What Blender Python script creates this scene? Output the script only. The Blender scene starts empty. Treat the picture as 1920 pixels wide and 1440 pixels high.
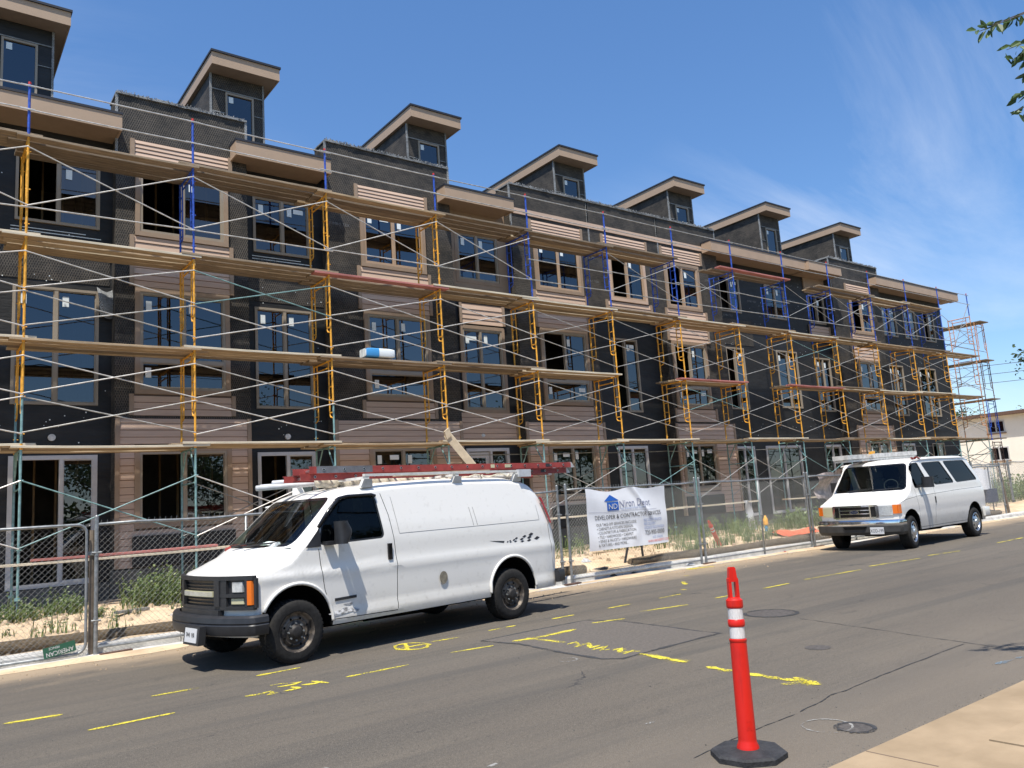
import bpy, bmesh, math, random
from mathutils import Vector, Matrix, noise
random.seed(7)
S = bpy.context.scene
COL = S.collection
# ------------------------------------------------------------------ camera
YAW, PITCH, ROLL = 0.651194542, 0.150555099, -0.068682385
cam = bpy.data.cameras.new("camera"); camo = bpy.data.objects.new("camera", cam); COL.objects.link(camo)
_cy, _sy, _cp, _sp = math.cos(YAW), math.sin(YAW), math.cos(PITCH), math.sin(PITCH)
_f = Vector((_sy*_cp, _cy*_cp, _sp)); _r = Vector((_cy, -_sy, 0)); _u = _r.cross(_f)
_c, _s = math.cos(ROLL), math.sin(ROLL)
_r2 = _c*_r + _s*_u; _u2 = -_s*_r + _c*_u
M = Matrix((_r2, _u2, -_f)).transposed().to_4x4(); M.translation = Vector((0, 0, 1.6))
camo.matrix_world = M
cam.sensor_width = 36; cam.lens = 1499.209/1920*36; cam.clip_start = 0.1; cam.clip_end = 3000
S.camera = camo
# ------------------------------------------------------------------ sky and sun
CLOUD_LOC = (-18.98, 1.66, 0); CLOUD_LOC2 = (17.57, -4.75, 0)
SUNDIR = Vector((0.33, 0.29, -1.0)).normalized()          # the way the light travels
w = bpy.data.worlds.new("World"); S.world = w; w.use_nodes = True
nt = w.node_tree; N = nt.nodes; L = nt.links; N.clear()
out = N.new("ShaderNodeOutputWorld"); bg = N.new("ShaderNodeBackground"); bg.inputs[1].default_value = 0.15
sky = N.new("ShaderNodeTexSky"); sky.sky_type = 'NISHITA'; sky.sun_disc = False
sky.sun_elevation = math.asin(-SUNDIR.z); sky.sun_rotation = math.atan2(-SUNDIR.x, -SUNDIR.y) % (2*math.pi)
sky.air_density = 1.25; sky.dust_density = 0.15; sky.ozone_density = 3.2; sky.altitude = 1200
tc = N.new("ShaderNodeTexCoord"); sep = N.new("ShaderNodeSeparateXYZ"); L.new(tc.outputs['Generated'], sep.inputs[0])
zz = N.new("ShaderNodeMath"); zz.operation = 'ADD'; L.new(sep.outputs['Z'], zz.inputs[0]); zz.inputs[1].default_value = 0.16
zm = N.new("ShaderNodeMath"); zm.operation = 'MAXIMUM'; L.new(zz.outputs[0], zm.inputs[0]); zm.inputs[1].default_value = 0.05
dx = N.new("ShaderNodeMath"); dx.operation = 'DIVIDE'; L.new(sep.outputs['X'], dx.inputs[0]); L.new(zm.outputs[0], dx.inputs[1])
dy = N.new("ShaderNodeMath"); dy.operation = 'DIVIDE'; L.new(sep.outputs['Y'], dy.inputs[0]); L.new(zm.outputs[0], dy.inputs[1])
cmb = N.new("ShaderNodeCombineXYZ"); L.new(dx.outputs[0], cmb.inputs[0]); L.new(dy.outputs[0], cmb.inputs[1])
mp = N.new("ShaderNodeMapping"); L.new(cmb.outputs[0], mp.inputs[0]); mp.inputs['Rotation'].default_value = (0, 0, 0.5); mp.inputs['Scale'].default_value = (0.42, 1.15, 1); mp.inputs['Location'].default_value = CLOUD_LOC
n1 = N.new("ShaderNodeTexNoise"); L.new(mp.outputs[0], n1.inputs['Vector']); n1.inputs['Scale'].default_value = 1.1; n1.inputs['Detail'].default_value = 9; n1.inputs['Roughness'].default_value = 0.62; n1.inputs['Distortion'].default_value = 0.6
n2 = N.new("ShaderNodeTexNoise"); mp2 = N.new("ShaderNodeMapping"); L.new(cmb.outputs[0], mp2.inputs[0]); mp2.inputs['Location'].default_value = CLOUD_LOC2; L.new(mp2.outputs[0], n2.inputs['Vector']); n2.inputs['Scale'].default_value = 0.33; n2.inputs['Detail'].default_value = 2
r1 = N.new("ShaderNodeValToRGB"); r1.color_ramp.elements[0].position = 0.47; r1.color_ramp.elements[1].position = 0.80; L.new(n1.outputs[0], r1.inputs[0])
r2 = N.new("ShaderNodeValToRGB"); r2.color_ramp.elements[0].position = 0.40; r2.color_ramp.elements[1].position = 0.60; L.new(n2.outputs[0], r2.inputs[0])
mu = N.new("ShaderNodeMath"); mu.operation = 'MULTIPLY'; L.new(r1.outputs[0], mu.inputs[0]); L.new(r2.outputs[0], mu.inputs[1])
mu2 = N.new("ShaderNodeMath"); mu2.operation = 'MULTIPLY'; L.new(mu.outputs[0], mu2.inputs[0]); mu2.inputs[1].default_value = 0.75
hs_ = N.new("ShaderNodeHueSaturation"); hs_.inputs['Saturation'].default_value = 1.20; gm_ = N.new("ShaderNodeGamma"); gm_.inputs[1].default_value = 0.84; L.new(sky.outputs[0], gm_.inputs[0]); L.new(gm_.outputs[0], hs_.inputs['Color'])
mx = N.new("ShaderNodeMixRGB"); L.new(mu2.outputs[0], mx.inputs[0]); tn_ = N.new("ShaderNodeMixRGB"); tn_.blend_type = 'MULTIPLY'; tn_.inputs[0].default_value = 1.0; tn_.inputs[2].default_value = (0.86, 0.95, 1.10, 1); L.new(hs_.outputs[0], tn_.inputs[1]); L.new(tn_.outputs[0], mx.inputs[1]); mx.inputs[2].default_value = (5.2, 5.5, 6.0, 1)
L.new(mx.outputs[0], bg.inputs[0]); L.new(bg.outputs[0], out.inputs[0])
sun = bpy.data.lights.new("sun", 'SUN'); sun.energy = 5.0; sun.angle = math.radians(0.53); sun.color = (1.0, 0.95, 0.865)
suno = bpy.data.objects.new("sun", sun); COL.objects.link(suno); suno.rotation_euler = SUNDIR.to_track_quat('-Z', 'Y').to_euler(); suno.location = (-20, -18, 60)
S.view_settings.view_transform = 'Standard'; S.view_settings.look = 'None'; S.view_settings.gamma = 1.0
S.view_settings.exposure = 0.45; S.view_settings.use_curve_mapping = False
S.render.engine = 'CYCLES'

# ------------------------------------------------------------------ materials
MT = {}
def mat(name, col, rough=0.8, metal=0.0, var=0.0, scale=6.0, bump=0.0, bscale=40.0, spec=0.5, col2=None, detail=5, stretch=None, thr=(0.35, 0.65), coat=0.0):
    m = bpy.data.materials.new(name); m.use_nodes = True; t = m.node_tree; b = t.nodes["Principled BSDF"]
    b.inputs['Base Color'].default_value = (*col, 1); b.inputs['Roughness'].default_value = rough; b.inputs['Metallic'].default_value = metal
    b.inputs['Specular IOR Level'].default_value = spec; b.inputs['Coat Weight'].default_value = coat; b.inputs['Coat Roughness'].default_value = 0.06
    tc = t.nodes.new("ShaderNodeTexCoord"); src = tc.outputs['Object']
    if stretch:
        mp = t.nodes.new("ShaderNodeMapping"); mp.inputs['Scale'].default_value = stretch; t.links.new(src, mp.inputs[0]); src = mp.outputs[0]
    if var or col2:
        n = t.nodes.new("ShaderNodeTexNoise"); n.inputs['Scale'].default_value = scale; n.inputs['Detail'].default_value = detail; n.inputs['Roughness'].default_value = 0.6
        t.links.new(src, n.inputs['Vector'])
        r = t.nodes.new("ShaderNodeValToRGB"); e = r.color_ramp.elements; e[0].position, e[1].position = thr
        if col2: a, c = col, col2
        else: a, c = [x*(1-var) for x in col], [min(1, x*(1+var)) for x in col]
        e[0].color = (*a, 1); e[1].color = (*c, 1)
        t.links.new(n.outputs[0], r.inputs[0]); t.links.new(r.outputs[0], b.inputs['Base Color'])
    if bump:
        n = t.nodes.new("ShaderNodeTexNoise"); n.inputs['Scale'].default_value = bscale; n.inputs['Detail'].default_value = 4
        t.links.new(src, n.inputs['Vector'])
        bp = t.nodes.new("ShaderNodeBump"); bp.inputs['Strength'].default_value = bump; bp.inputs['Distance'].default_value = 0.02
        t.links.new(n.outputs[0], bp.inputs['Height']); t.links.new(bp.outputs[0], b.inputs['Normal'])
    MT[name] = m; return m
def glass(name, tint, refl=1.6, rough=0.0, tr=0.75):
    m = bpy.data.materials.new(name); m.use_nodes = True; t = m.node_tree; t.nodes.clear()
    o = t.nodes.new("ShaderNodeOutputMaterial"); mixs = t.nodes.new("ShaderNodeMixShader"); fr = t.nodes.new("ShaderNodeFresnel"); fr.inputs[0].default_value = refl
    g = t.nodes.new("ShaderNodeBsdfGlossy"); g.inputs['Roughness'].default_value = rough; g.inputs[0].default_value = (0.95, 0.97, 1, 1)
    tr_ = t.nodes.new("ShaderNodeBsdfTransparent"); tr_.inputs[0].default_value = (*tint, 1)
    t.links.new(fr.outputs[0], mixs.inputs[0]); t.links.new(tr_.outputs[0], mixs.inputs[1]); t.links.new(g.outputs[0], mixs.inputs[2]); t.links.new(mixs.outputs[0], o.inputs[0])
    tcn = t.nodes.new("ShaderNodeTexCoord"); nn = t.nodes.new("ShaderNodeTexNoise"); nn.inputs['Scale'].default_value = 1.3; nn.inputs['Detail'].default_value = 1
    bp = t.nodes.new("ShaderNodeBump"); bp.inputs['Strength'].default_value = 0.10; bp.inputs['Distance'].default_value = 0.02
    t.links.new(tcn.outputs['Object'], nn.inputs['Vector']); t.links.new(nn.outputs[0], bp.inputs['Height']); t.links.new(bp.outputs[0], g.inputs['Normal'])
    MT[name] = m; return m
def lath(name, dark, light, sc=1.0):
    """black building paper under expanded metal lath: fine diagonal wire glints, panel laps"""
    m = bpy.data.materials.new(name); m.use_nodes = True; t = m.node_tree; b = t.nodes["Principled BSDF"]; b.inputs['Roughness'].default_value = 0.75
    tc = t.nodes.new("ShaderNodeTexCoord")
    sp_ = t.nodes.new("ShaderNodeSeparateXYZ"); t.links.new(tc.outputs['Object'], sp_.inputs[0]); ax_ = t.nodes.new("ShaderNodeMath"); ax_.operation = 'ADD'; t.links.new(sp_.outputs[0], ax_.inputs[0]); t.links.new(sp_.outputs[1], ax_.inputs[1])
    cb_ = t.nodes.new("ShaderNodeCombineXYZ"); t.links.new(ax_.outputs[0], cb_.inputs[0]); t.links.new(sp_.outputs[2], cb_.inputs[2])
    def wave(rot, s):
        mp = t.nodes.new("ShaderNodeMapping"); mp.inputs['Rotation'].default_value = (0, rot, 0); t.links.new(cb_.outputs[0], mp.inputs[0])
        wv = t.nodes.new("ShaderNodeTexWave"); wv.inputs['Scale'].default_value = s; wv.inputs['Distortion'].default_value = 1.2; wv.inputs['Detail'].default_value = 1; wv.inputs['Detail Scale'].default_value = 0.6
        t.links.new(mp.outputs[0], wv.inputs['Vector']); return wv.outputs['Fac']
    a, c = wave(0.42, 7.0*sc), wave(-0.42, 7.0*sc)
    mxm = t.nodes.new("ShaderNodeMath"); mxm.operation = 'MAXIMUM'; t.links.new(a, mxm.inputs[0]); t.links.new(c, mxm.inputs[1])
    pw = t.nodes.new("ShaderNodeMath"); pw.operation = 'POWER'; t.links.new(mxm.outputs[0], pw.inputs[0]); pw.inputs[1].default_value = 3.0
    n = t.nodes.new("ShaderNodeTexNoise"); n.inputs['Scale'].default_value = 2.2; n.inputs['Detail'].default_value = 8; n.inputs['Roughness'].default_value = 0.7; t.links.new(tc.outputs['Object'], n.inputs['Vector'])
    mpn = t.nodes.new("ShaderNodeMapping"); mpn.inputs['Scale'].default_value = (2.2, 1, 15); t.links.new(cb_.outputs[0], mpn.inputs[0])
    ns = t.nodes.new("ShaderNodeTexNoise"); ns.inputs['Scale'].default_value = 1.6; ns.inputs['Detail'].default_value = 7; ns.inputs['Roughness'].default_value = 0.75; t.links.new(mpn.outputs[0], ns.inputs['Vector'])
    mm_ = t.nodes.new("ShaderNodeMath"); mm_.operation = 'MULTIPLY'; t.links.new(n.outputs[0], mm_.inputs[0]); t.links.new(ns.outputs[0], mm_.inputs[1])
    nr = t.nodes.new("ShaderNodeMapRange"); nr.inputs[1].default_value = 0.16; nr.inputs[2].default_value = 0.36; nr.inputs[3].default_value = 0.12; nr.inputs[4].default_value = 1.5; t.links.new(mm_.outputs[0], nr.inputs[0])
    ml = t.nodes.new("ShaderNodeMath"); ml.operation = 'MULTIPLY'; t.links.new(pw.outputs[0], ml.inputs[0]); t.links.new(nr.outputs[0], ml.inputs[1])
    mixc = t.nodes.new("ShaderNodeMixRGB"); mixc.inputs[1].default_value = (*dark, 1); mixc.inputs[2].default_value = (*light, 1); t.links.new(ml.outputs[0], mixc.inputs[0])
    t.links.new(mixc.outputs[0], b.inputs['Base Color'])
    bp = t.nodes.new("ShaderNodeBump"); bp.inputs['Strength'].default_value = 0.5; bp.inputs['Distance'].default_value = 0.01; t.links.new(pw.outputs[0], bp.inputs['Height']); t.links.new(bp.outputs[0], b.inputs['Normal'])
    MT[name] = m; return m
lath('lath', (0.009, 0.0085, 0.008), (0.105, 0.088, 0.07))
lath('lath_edge', (0.10, 0.105, 0.11), (0.42, 0.43, 0.43), 1.6)
mat('felt', (0.0065, 0.0065, 0.007), 0.62, col2=(0.017, 0.017, 0.0175), scale=2.2, bump=0.6, bscale=7, stretch=(0.7, 1, 2.2), detail=9)
mat('siding', (0.53, 0.38, 0.285), 0.7, var=0.07, scale=3, bump=0.06, bscale=60, stretch=(0.5, 1, 6))
mat('trim_brown', (0.30, 0.215, 0.15), 0.65, var=0.06, scale=4)
mat('fascia', (0.40, 0.285, 0.195), 0.6, var=0.05, scale=2)
mat('roof_edge', (0.02, 0.021, 0.028), 0.5)
mat('win_frame', (0.30, 0.25, 0.19), 0.5)
mat('white_frame', (0.52, 0.51, 0.50), 0.5, var=0.05)
mat('sticker', (0.75, 0.80, 0.80), 0.6)
mat('osb', (0.30, 0.19, 0.09), 0.9, var=0.4, scale=5, stretch=(1, 1, 0.3))
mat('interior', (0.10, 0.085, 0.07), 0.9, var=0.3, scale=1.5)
mat('concrete', (0.36, 0.33, 0.29), 0.9, var=0.22, scale=2.5, bump=0.25, bscale=60, detail=8)
mat('kerb_concrete', (0.52, 0.50, 0.46), 0.9, var=0.25, scale=3.5, bump=0.3, bscale=50, detail=9)
mat('foundation', (0.10, 0.098, 0.09), 0.9, var=0.4, scale=2, bump=0.2, bscale=20)
mat('yellow', (0.72, 0.35, 0.04), 0.5, metal=0.0, var=0.25, scale=9, bump=0.1, spec=0.4)
mat('orange_steel', (0.55, 0.25, 0.10), 0.55, var=0.3, scale=9)
mat('blue', (0.022, 0.075, 0.40), 0.45, var=0.35, scale=9, bump=0.1)
mat('teal', (0.17, 0.30, 0.30), 0.55, var=0.3, scale=7)
mat('rust_steel', (0.10, 0.055, 0.04), 0.7, var=0.4, scale=9)
mat('galv', (0.57, 0.55, 0.52), 0.45, metal=0.25, var=0.2, scale=9)
mat('galv_mid', (0.42, 0.41, 0.385), 0.5, metal=0.3, var=0.3, scale=7)
mat('siding_lap_shade', (0.11, 0.078, 0.062), 0.9)  # dark backing colour stands in for the shade under each board lap
mat('galv_dull', (0.27, 0.28, 0.28), 0.5, metal=0.6, var=0.25, scale=14)
mat('red_tape', (0.5, 0.03, 0.02), 0.5)
for i, c in enumerate([(0.36, 0.265, 0.165), (0.27, 0.205, 0.14), (0.43, 0.33, 0.215), (0.19, 0.145, 0.10)]):
    mat('plank%d' % i, c, 0.9, var=0.32, scale=5, bump=0.3, bscale=22, stretch=(0.35, 5, 5), detail=8)
mat('plank_edge_sunlit', (0.56, 0.49, 0.37), 0.85, var=0.22, scale=5, stretch=(0.35, 5, 5), detail=8)  # sunlight on the street-side plank faces, put into a paler colour
mat('plank_red', (0.40, 0.15, 0.13), 0.8, var=0.3, scale=5, stretch=(0.3, 4, 4))
mat('rubber', (0.018, 0.017, 0.016), 0.85, var=0.3, scale=20, bump=0.2, bscale=80, spec=0.3)
mat('black_plastic', (0.022, 0.022, 0.024), 0.45, var=0.2, scale=10)
mat('black_gloss', (0.010, 0.010, 0.012), 0.18)
mat('dark', (0.006, 0.006, 0.006), 0.95, spec=0.1)
mat('chrome', (0.75, 0.76, 0.78), 0.09, metal=1.0)
mat('alu', (0.62, 0.63, 0.64), 0.28, metal=0.9, var=0.15, scale=12)
mat('rim_steel', (0.19, 0.155, 0.12), 0.6, metal=0.35, col2=(0.05, 0.042, 0.036), scale=9, thr=(0.42, 0.55))
mat('rim_dark', (0.03, 0.027, 0.025), 0.6, metal=0.3, var=0.3, scale=14)
mat('amber', (0.75, 0.16, 0.01), 0.15, coat=0.6)
mat('lamp_clear', (0.55, 0.57, 0.58), 0.12, metal=0.35, var=0.2, scale=25)
mat('lamp_yellowed', (0.50, 0.47, 0.30), 0.3)
mat('red_lamp', (0.35, 0.012, 0.015), 0.15)
mat('interior_grey', (0.40, 0.45, 0.41), 0.8, var=0.2)
mat('seat', (0.04, 0.042, 0.045), 0.9)
mat('paper', (0.72, 0.75, 0.72), 0.8)
mat('ladder_red', (0.31, 0.045, 0.036), 0.5, var=0.22, scale=6)
mat('ladder_grey', (0.16, 0.16, 0.17), 0.5, metal=0.3, var=0.3)
mat('rack_white', (0.62, 0.61, 0.57), 0.5, var=0.18, scale=8)
mat('rope', (0.55, 0.50, 0.40), 0.9, var=0.25, scale=20)
mat('pvc', (0.5, 0.51, 0.52), 0.5, var=0.15)
mat('cone_red', (0.58, 0.013, 0.006), 0.42, col2=(0.40, 0.012, 0.008), scale=7, spec=0.45, stretch=(2, 2, 0.5), thr=(0.52, 0.75), bump=0.05)
mat('cone_faded', (0.62, 0.07, 0.03), 0.6, var=0.1)
mat('reflective', (0.60, 0.58, 0.57), 0.45, var=0.16, scale=30, stretch=(8, 8, 1))
mat('net_orange', (0.55, 0.12, 0.05), 0.7, var=0.2)
mat('black_rubber', (0.025, 0.025, 0.027), 0.75, var=0.4, scale=14, bump=0.3, bscale=60)
mat('banner_white', (0.74, 0.74, 0.75), 0.55, var=0.04, scale=3)
mat('ink', (0.03, 0.03, 0.035), 0.6)
mat('ink_blue', (0.012, 0.10, 0.42), 0.6)
mat('ink_greyblue', (0.22, 0.23, 0.33), 0.6)
mat('ink_print', (0.16, 0.16, 0.16), 0.7)
mat('ink_light', (0.25, 0.33, 0.55), 0.6)
mat('ink_red', (0.65, 0.10, 0.08), 0.6)
mat('sign_green', (0.02, 0.10, 0.06), 0.5)
mat('wattle', (0.17, 0.125, 0.075), 0.95, var=0.5, scale=8, bump=0.9, bscale=40, stretch=(2, 8, 8), detail=9)
mat('tarp', (0.40, 0.405, 0.41), 0.45, var=0.15, bump=0.4, bscale=5)
mat('tarp_brown', (0.22, 0.18, 0.165), 0.6, var=0.5, scale=6, bump=0.5, bscale=8)
mat('cardboard', (0.52, 0.42, 0.29), 0.9, var=0.12)
mat('bag_blue', (0.05, 0.28, 0.60), 0.5)
mat('hose_green', (0.03, 0.65, 0.08), 0.4)
mat('bark', (0.085, 0.065, 0.05), 0.95, var=0.4, scale=8, bump=0.8, bscale=14, stretch=(1, 1, 0.25))
mat('wood_stake', (0.19, 0.15, 0.11), 0.9, var=0.3, scale=6)
mat('beige_wall', (0.88, 0.83, 0.72), 0.85, var=0.05, scale=1)
mat('brown_roof', (0.14, 0.08, 0.055), 0.7)
mat('curtain_red', (0.16, 0.03, 0.03), 0.9)
mat('wire', (0.05, 0.05, 0.055), 0.6)
mat('tar', (0.030, 0.030, 0.031), 0.62, var=0.2, scale=9)
mat('chalk', (0.30, 0.295, 0.28), 0.9)
mat('paint_white', (0.62, 0.62, 0.62), 0.35)
mat('van_crease', (0.50, 0.49, 0.47), 0.5)
mat('low_e', (0.07, 0.065, 0.12), 0.08)
glass('pane', (0.30, 0.33, 0.40), 1.95)
glass('pane_blue', (0.24, 0.28, 0.40), 2.15)
glass('pane_purple', (0.34, 0.27, 0.50), 2.0)
glass('ws_glass', (0.66, 0.74, 0.70), 1.36)
glass('side_glass', (0.12, 0.125, 0.14), 1.30)
glass('black_glass', (0.02, 0.022, 0.022), 1.20)
def leafmat(name, c1, c2, tr=0.25):
    m = bpy.data.materials.new(name); m.use_nodes = True; t = m.node_tree; b = t.nodes["Principled BSDF"]; b.inputs['Roughness'].default_value = 0.5
    g = t.nodes.new("ShaderNodeNewGeometry"); r = t.nodes.new("ShaderNodeValToRGB"); r.color_ramp.elements[0].color = (*c1, 1); r.color_ramp.elements[1].color = (*c2, 1)
    t.links.new(g.outputs['Random Per Island'], r.inputs[0]); t.links.new(r.outputs[0], b.inputs['Base Color'])
    tl = t.nodes.new("ShaderNodeBsdfTranslucent"); t.links.new(r.outputs[0], tl.inputs[0]); ms = t.nodes.new("ShaderNodeMixShader"); ms.inputs[0].default_value = tr
    o = t.nodes["Material Output"]; t.links.new(b.outputs[0], ms.inputs[1]); t.links.new(tl.outputs[0], ms.inputs[2]); t.links.new(ms.outputs[0], o.inputs[0]); MT[name] = m
leafmat('leaf', (0.035, 0.075, 0.018), (0.10, 0.16, 0.045))
leafmat('leaf_far', (0.035, 0.065, 0.025), (0.085, 0.125, 0.05))
leafmat('weed', (0.05, 0.10, 0.02), (0.17, 0.21, 0.06))
leafmat('weed_dry', (0.22, 0.17, 0.08), (0.36, 0.28, 0.14))
def dirtcoat(name, base, dirt, rough=0.3, zmax=0.75, coat=0.35):
    """white van paint with road grime on the lower body and faint streaks"""
    m = bpy.data.materials.new(name); m.use_nodes = True; t = m.node_tree; b = t.nodes["Principled BSDF"]
    b.inputs['Roughness'].default_value = rough; b.inputs['Coat Weight'].default_value = coat; b.inputs['Coat Roughness'].default_value = 0.08
    tc = t.nodes.new("ShaderNodeTexCoord"); sp = t.nodes.new("ShaderNodeSeparateXYZ"); t.links.new(tc.outputs['Object'], sp.inputs[0])
    mr = t.nodes.new("ShaderNodeMapRange"); mr.inputs[1].default_value = zmax; mr.inputs[2].default_value = 0.30; t.links.new(sp.outputs[2], mr.inputs[0])
    n = t.nodes.new("ShaderNodeTexNoise"); n.inputs['Scale'].default_value = 3.5; n.inputs['Detail'].default_value = 9; n.inputs['Roughness'].default_value = 0.7; t.links.new(tc.outputs['Object'], n.inputs['Vector'])
    ml = t.nodes.new("ShaderNodeMath"); ml.operation = 'MULTIPLY'; t.links.new(mr.outputs[0], ml.inputs[0]); t.links.new(n.outputs[0], ml.inputs[1])
    n2 = t.nodes.new("ShaderNodeTexNoise"); n2.inputs['Scale'].default_value = 14; n2.inputs['Detail'].default_value = 6; t.links.new(tc.outputs['Object'], n2.inputs['Vector'])
    r2 = t.nodes.new("ShaderNodeMapRange"); r2.inputs[1].default_value = 0.58; r2.inputs[2].default_value = 0.85; r2.inputs[4].default_value = 0.35; t.links.new(n2.outputs[0], r2.inputs[0])
    ad = t.nodes.new("ShaderNodeMath"); ad.operation = 'ADD'; ad.use_clamp = True; t.links.new(ml.outputs[0], ad.inputs[0]); t.links.new(r2.outputs[0], ad.inputs[1])
    mxx = t.nodes.new("ShaderNodeMixRGB"); mxx.inputs[1].default_value = (*base, 1); mxx.inputs[2].default_value = (*dirt, 1); t.links.new(ad.outputs[0], mxx.inputs[0]); t.links.new(mxx.outputs[0], b.inputs['Base Color'])
    MT[name] = m
dirtcoat('van_paint', (0.79, 0.765, 0.715), (0.42, 0.39, 0.34))
dirtcoat('van_paint_grimy', (0.77, 0.745, 0.70), (0.30, 0.27, 0.22), zmax=0.85)
def asphalt():
    m = bpy.data.materials.new('asphalt'); m.use_nodes = True; t = m.node_tree; b = t.nodes["Principled BSDF"]; b.inputs['Roughness'].default_value = 0.85
    tc = t.nodes.new("ShaderNodeTexCoord"); O = tc.outputs['Object']
    def nz(scale, det, st=None, rough=0.6, dist=0):
        src = O
        if st:
            mp = t.nodes.new("ShaderNodeMapping"); mp.inputs['Scale'].default_value = st; t.links.new(O, mp.inputs[0]); src = mp.outputs[0]
        n = t.nodes.new("ShaderNodeTexNoise"); n.inputs['Scale'].default_value = scale; n.inputs['Detail'].default_value = det; n.inputs['Roughness'].default_value = rough; n.inputs['Distortion'].default_value = dist
        t.links.new(src, n.inputs['Vector']); return n.outputs[0]
    def mr(x, a, c, d=0.0, e=1.0):
        n = t.nodes.new("ShaderNodeMapRange"); n.inputs[1].default_value = a; n.inputs[2].default_value = c; n.inputs[3].default_value = d; n.inputs[4].default_value = e; t.links.new(x, n.inputs[0]); return n.outputs[0]
    def mix(f, a, c):
        n = t.nodes.new("ShaderNodeMixRGB"); t.links.new(f, n.inputs[0])
        for k, x in ((1, a), (2, c)):
            if isinstance(x, tuple): n.inputs[k].default_value = (*x, 1)
            else: t.links.new(x, n.inputs[k])
        return n.outputs[0]
    c = mix(mr(nz(0.55, 6, (0.35, 1, 1)), 0.3, 0.7), (0.086, 0.071, 0.055), (0.120, 0.101, 0.077))
    c = mix(mr(nz(0.9, 5, (0.16, 1.6, 1), dist=0.4), 0.50, 0.68, 0, 0.7), c, (0.052, 0.047, 0.040))      # wheel-track polish
    c = mix(mr(nz(2.2, 8, (0.5, 1.5, 1), 0.75, 0.8), 0.575, 0.70, 0, 0.75), c, (0.037, 0.033, 0.028))       # oil and old stains
    c = mix(mr(nz(3.1, 6, (0.4, 1, 1), 0.7), 0.64, 0.78, 0, 0.5), c, (0.124, 0.107, 0.084))                   # pale scuffs
    c = mix(mr(nz(38, 3, None, 0.7), 0.50, 0.72, 0, 0.75), c, (0.153, 0.134, 0.108))
    c = mix(mr(nz(27, 3, None, 0.7), 0.53, 0.72, 0, 0.8), c, (0.047, 0.041, 0.035))
    c = mix(mr(nz(130, 2, None, 0.5), 0.5, 0.72, 0, 0.8), c, (0.218, 0.187, 0.150))                         # aggregate
    c = mix(mr(nz(95, 2, None, 0.5), 0.56, 0.75, 0, 0.7), c, (0.021, 0.020, 0.018))
    c = mix(mr(nz(1.3, 5, (0.05, 1.7, 1), 0.6, 0.3), 0.50, 0.64, 0, 0.45), c, (0.060, 0.056, 0.050))       # long traffic streaks
    c = mix(mr(nz(7.5, 5, (0.45, 1.3, 1), 0.7), 0.64, 0.72, 0, 0.75), c, (0.035, 0.032, 0.029))             # pitted dark flecks
    c = mix(mr(nz(13, 5, (0.6, 1.2, 1), 0.7), 0.67, 0.75, 0, 0.6), c, (0.24, 0.22, 0.19))
    sp = t.nodes.new("ShaderNodeSeparateXYZ"); t.links.new(O, sp.inputs[0])
    nn = nz(0.8, 7, (0.5, 1, 1), 0.65)
    a1 = t.nodes.new("ShaderNodeMath"); a1.operation = 'MULTIPLY_ADD'; t.links.new(nn, a1.inputs[0]); a1.inputs[1].default_value = 2.6; t.links.new(sp.outputs[1], a1.inputs[2])
    c = mix(mr(a1.outputs[0], 11.9, 13.0, 0, 0.85), c, (0.36, 0.27, 0.175))                                 # washed-out soil along the far kerb
    a2 = t.nodes.new("ShaderNodeMath"); a2.operation = 'MULTIPLY_ADD'; t.links.new(nn, a2.inputs[0]); a2.inputs[1].default_value = -1.6; t.links.new(sp.outputs[1], a2.inputs[2])
    c = mix(mr(a2.outputs[0], 4.0, 1.8, 0, 0.6), c, (0.20, 0.165, 0.125))                                  # grit near the pavement
    vo = t.nodes.new("ShaderNodeTexVoronoi"); vo.feature = 'DISTANCE_TO_EDGE'; vo.inputs['Scale'].default_value = 0.24
    wn = t.nodes.new("ShaderNodeTexNoise"); wn.inputs['Scale'].default_value = 2.0; wn.inputs['Detail'].default_value = 6; t.links.new(O, wn.inputs['Vector'])
    va = t.nodes.new("ShaderNodeVectorMath"); va.operation = 'MULTIPLY_ADD'; t.links.new(wn.outputs['Color'], va.inputs[0]); va.inputs[1].default_value = (0.9, 0.9, 0); t.links.new(O, va.inputs[2]); t.links.new(va.outputs[0], vo.inputs['Vector'])
    crk = mr(vo.outputs['Distance'], 0.0035, 0.001)
    brk = mr(nz(0.7, 3), 0.56, 0.64)
    mm = t.nodes.new("ShaderNodeMath"); mm.operation = 'MULTIPLY'; t.links.new(crk, mm.inputs[0]); t.links.new(brk, mm.inputs[1])
    c = mix(mm.outputs[0], c, (0.028, 0.027, 0.027))
    t.links.new(c, b.inputs['Base Color'])
    bp = t.nodes.new("ShaderNodeBump"); bp.inputs['Strength'].default_value = 0.7; bp.inputs['Distance'].default_value = 0.012; t.links.new(nz(110, 3), bp.inputs['Height']); t.links.new(bp.outputs[0], b.inputs['Normal'])
    MT['asphalt'] = m
asphalt()
def dirtmat():
    m = mat('dirt', (0.43, 0.315, 0.20), 0.95, col2=(0.62, 0.475, 0.31), scale=2.2, bump=1.0, bscale=18, detail=9)
dirtmat()
mat('sidewalk', (0.255, 0.185, 0.11), 0.9, col2=(0.36, 0.265, 0.165), scale=1.6, bump=0.12, bscale=90, detail=9)
mat('joint', (0.16, 0.115, 0.08), 0.95)
mat('stain', (0.50, 0.41, 0.30), 0.9, var=0.2)
mat('clod', (0.37, 0.28, 0.185), 0.95, var=0.2, scale=4)
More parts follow.
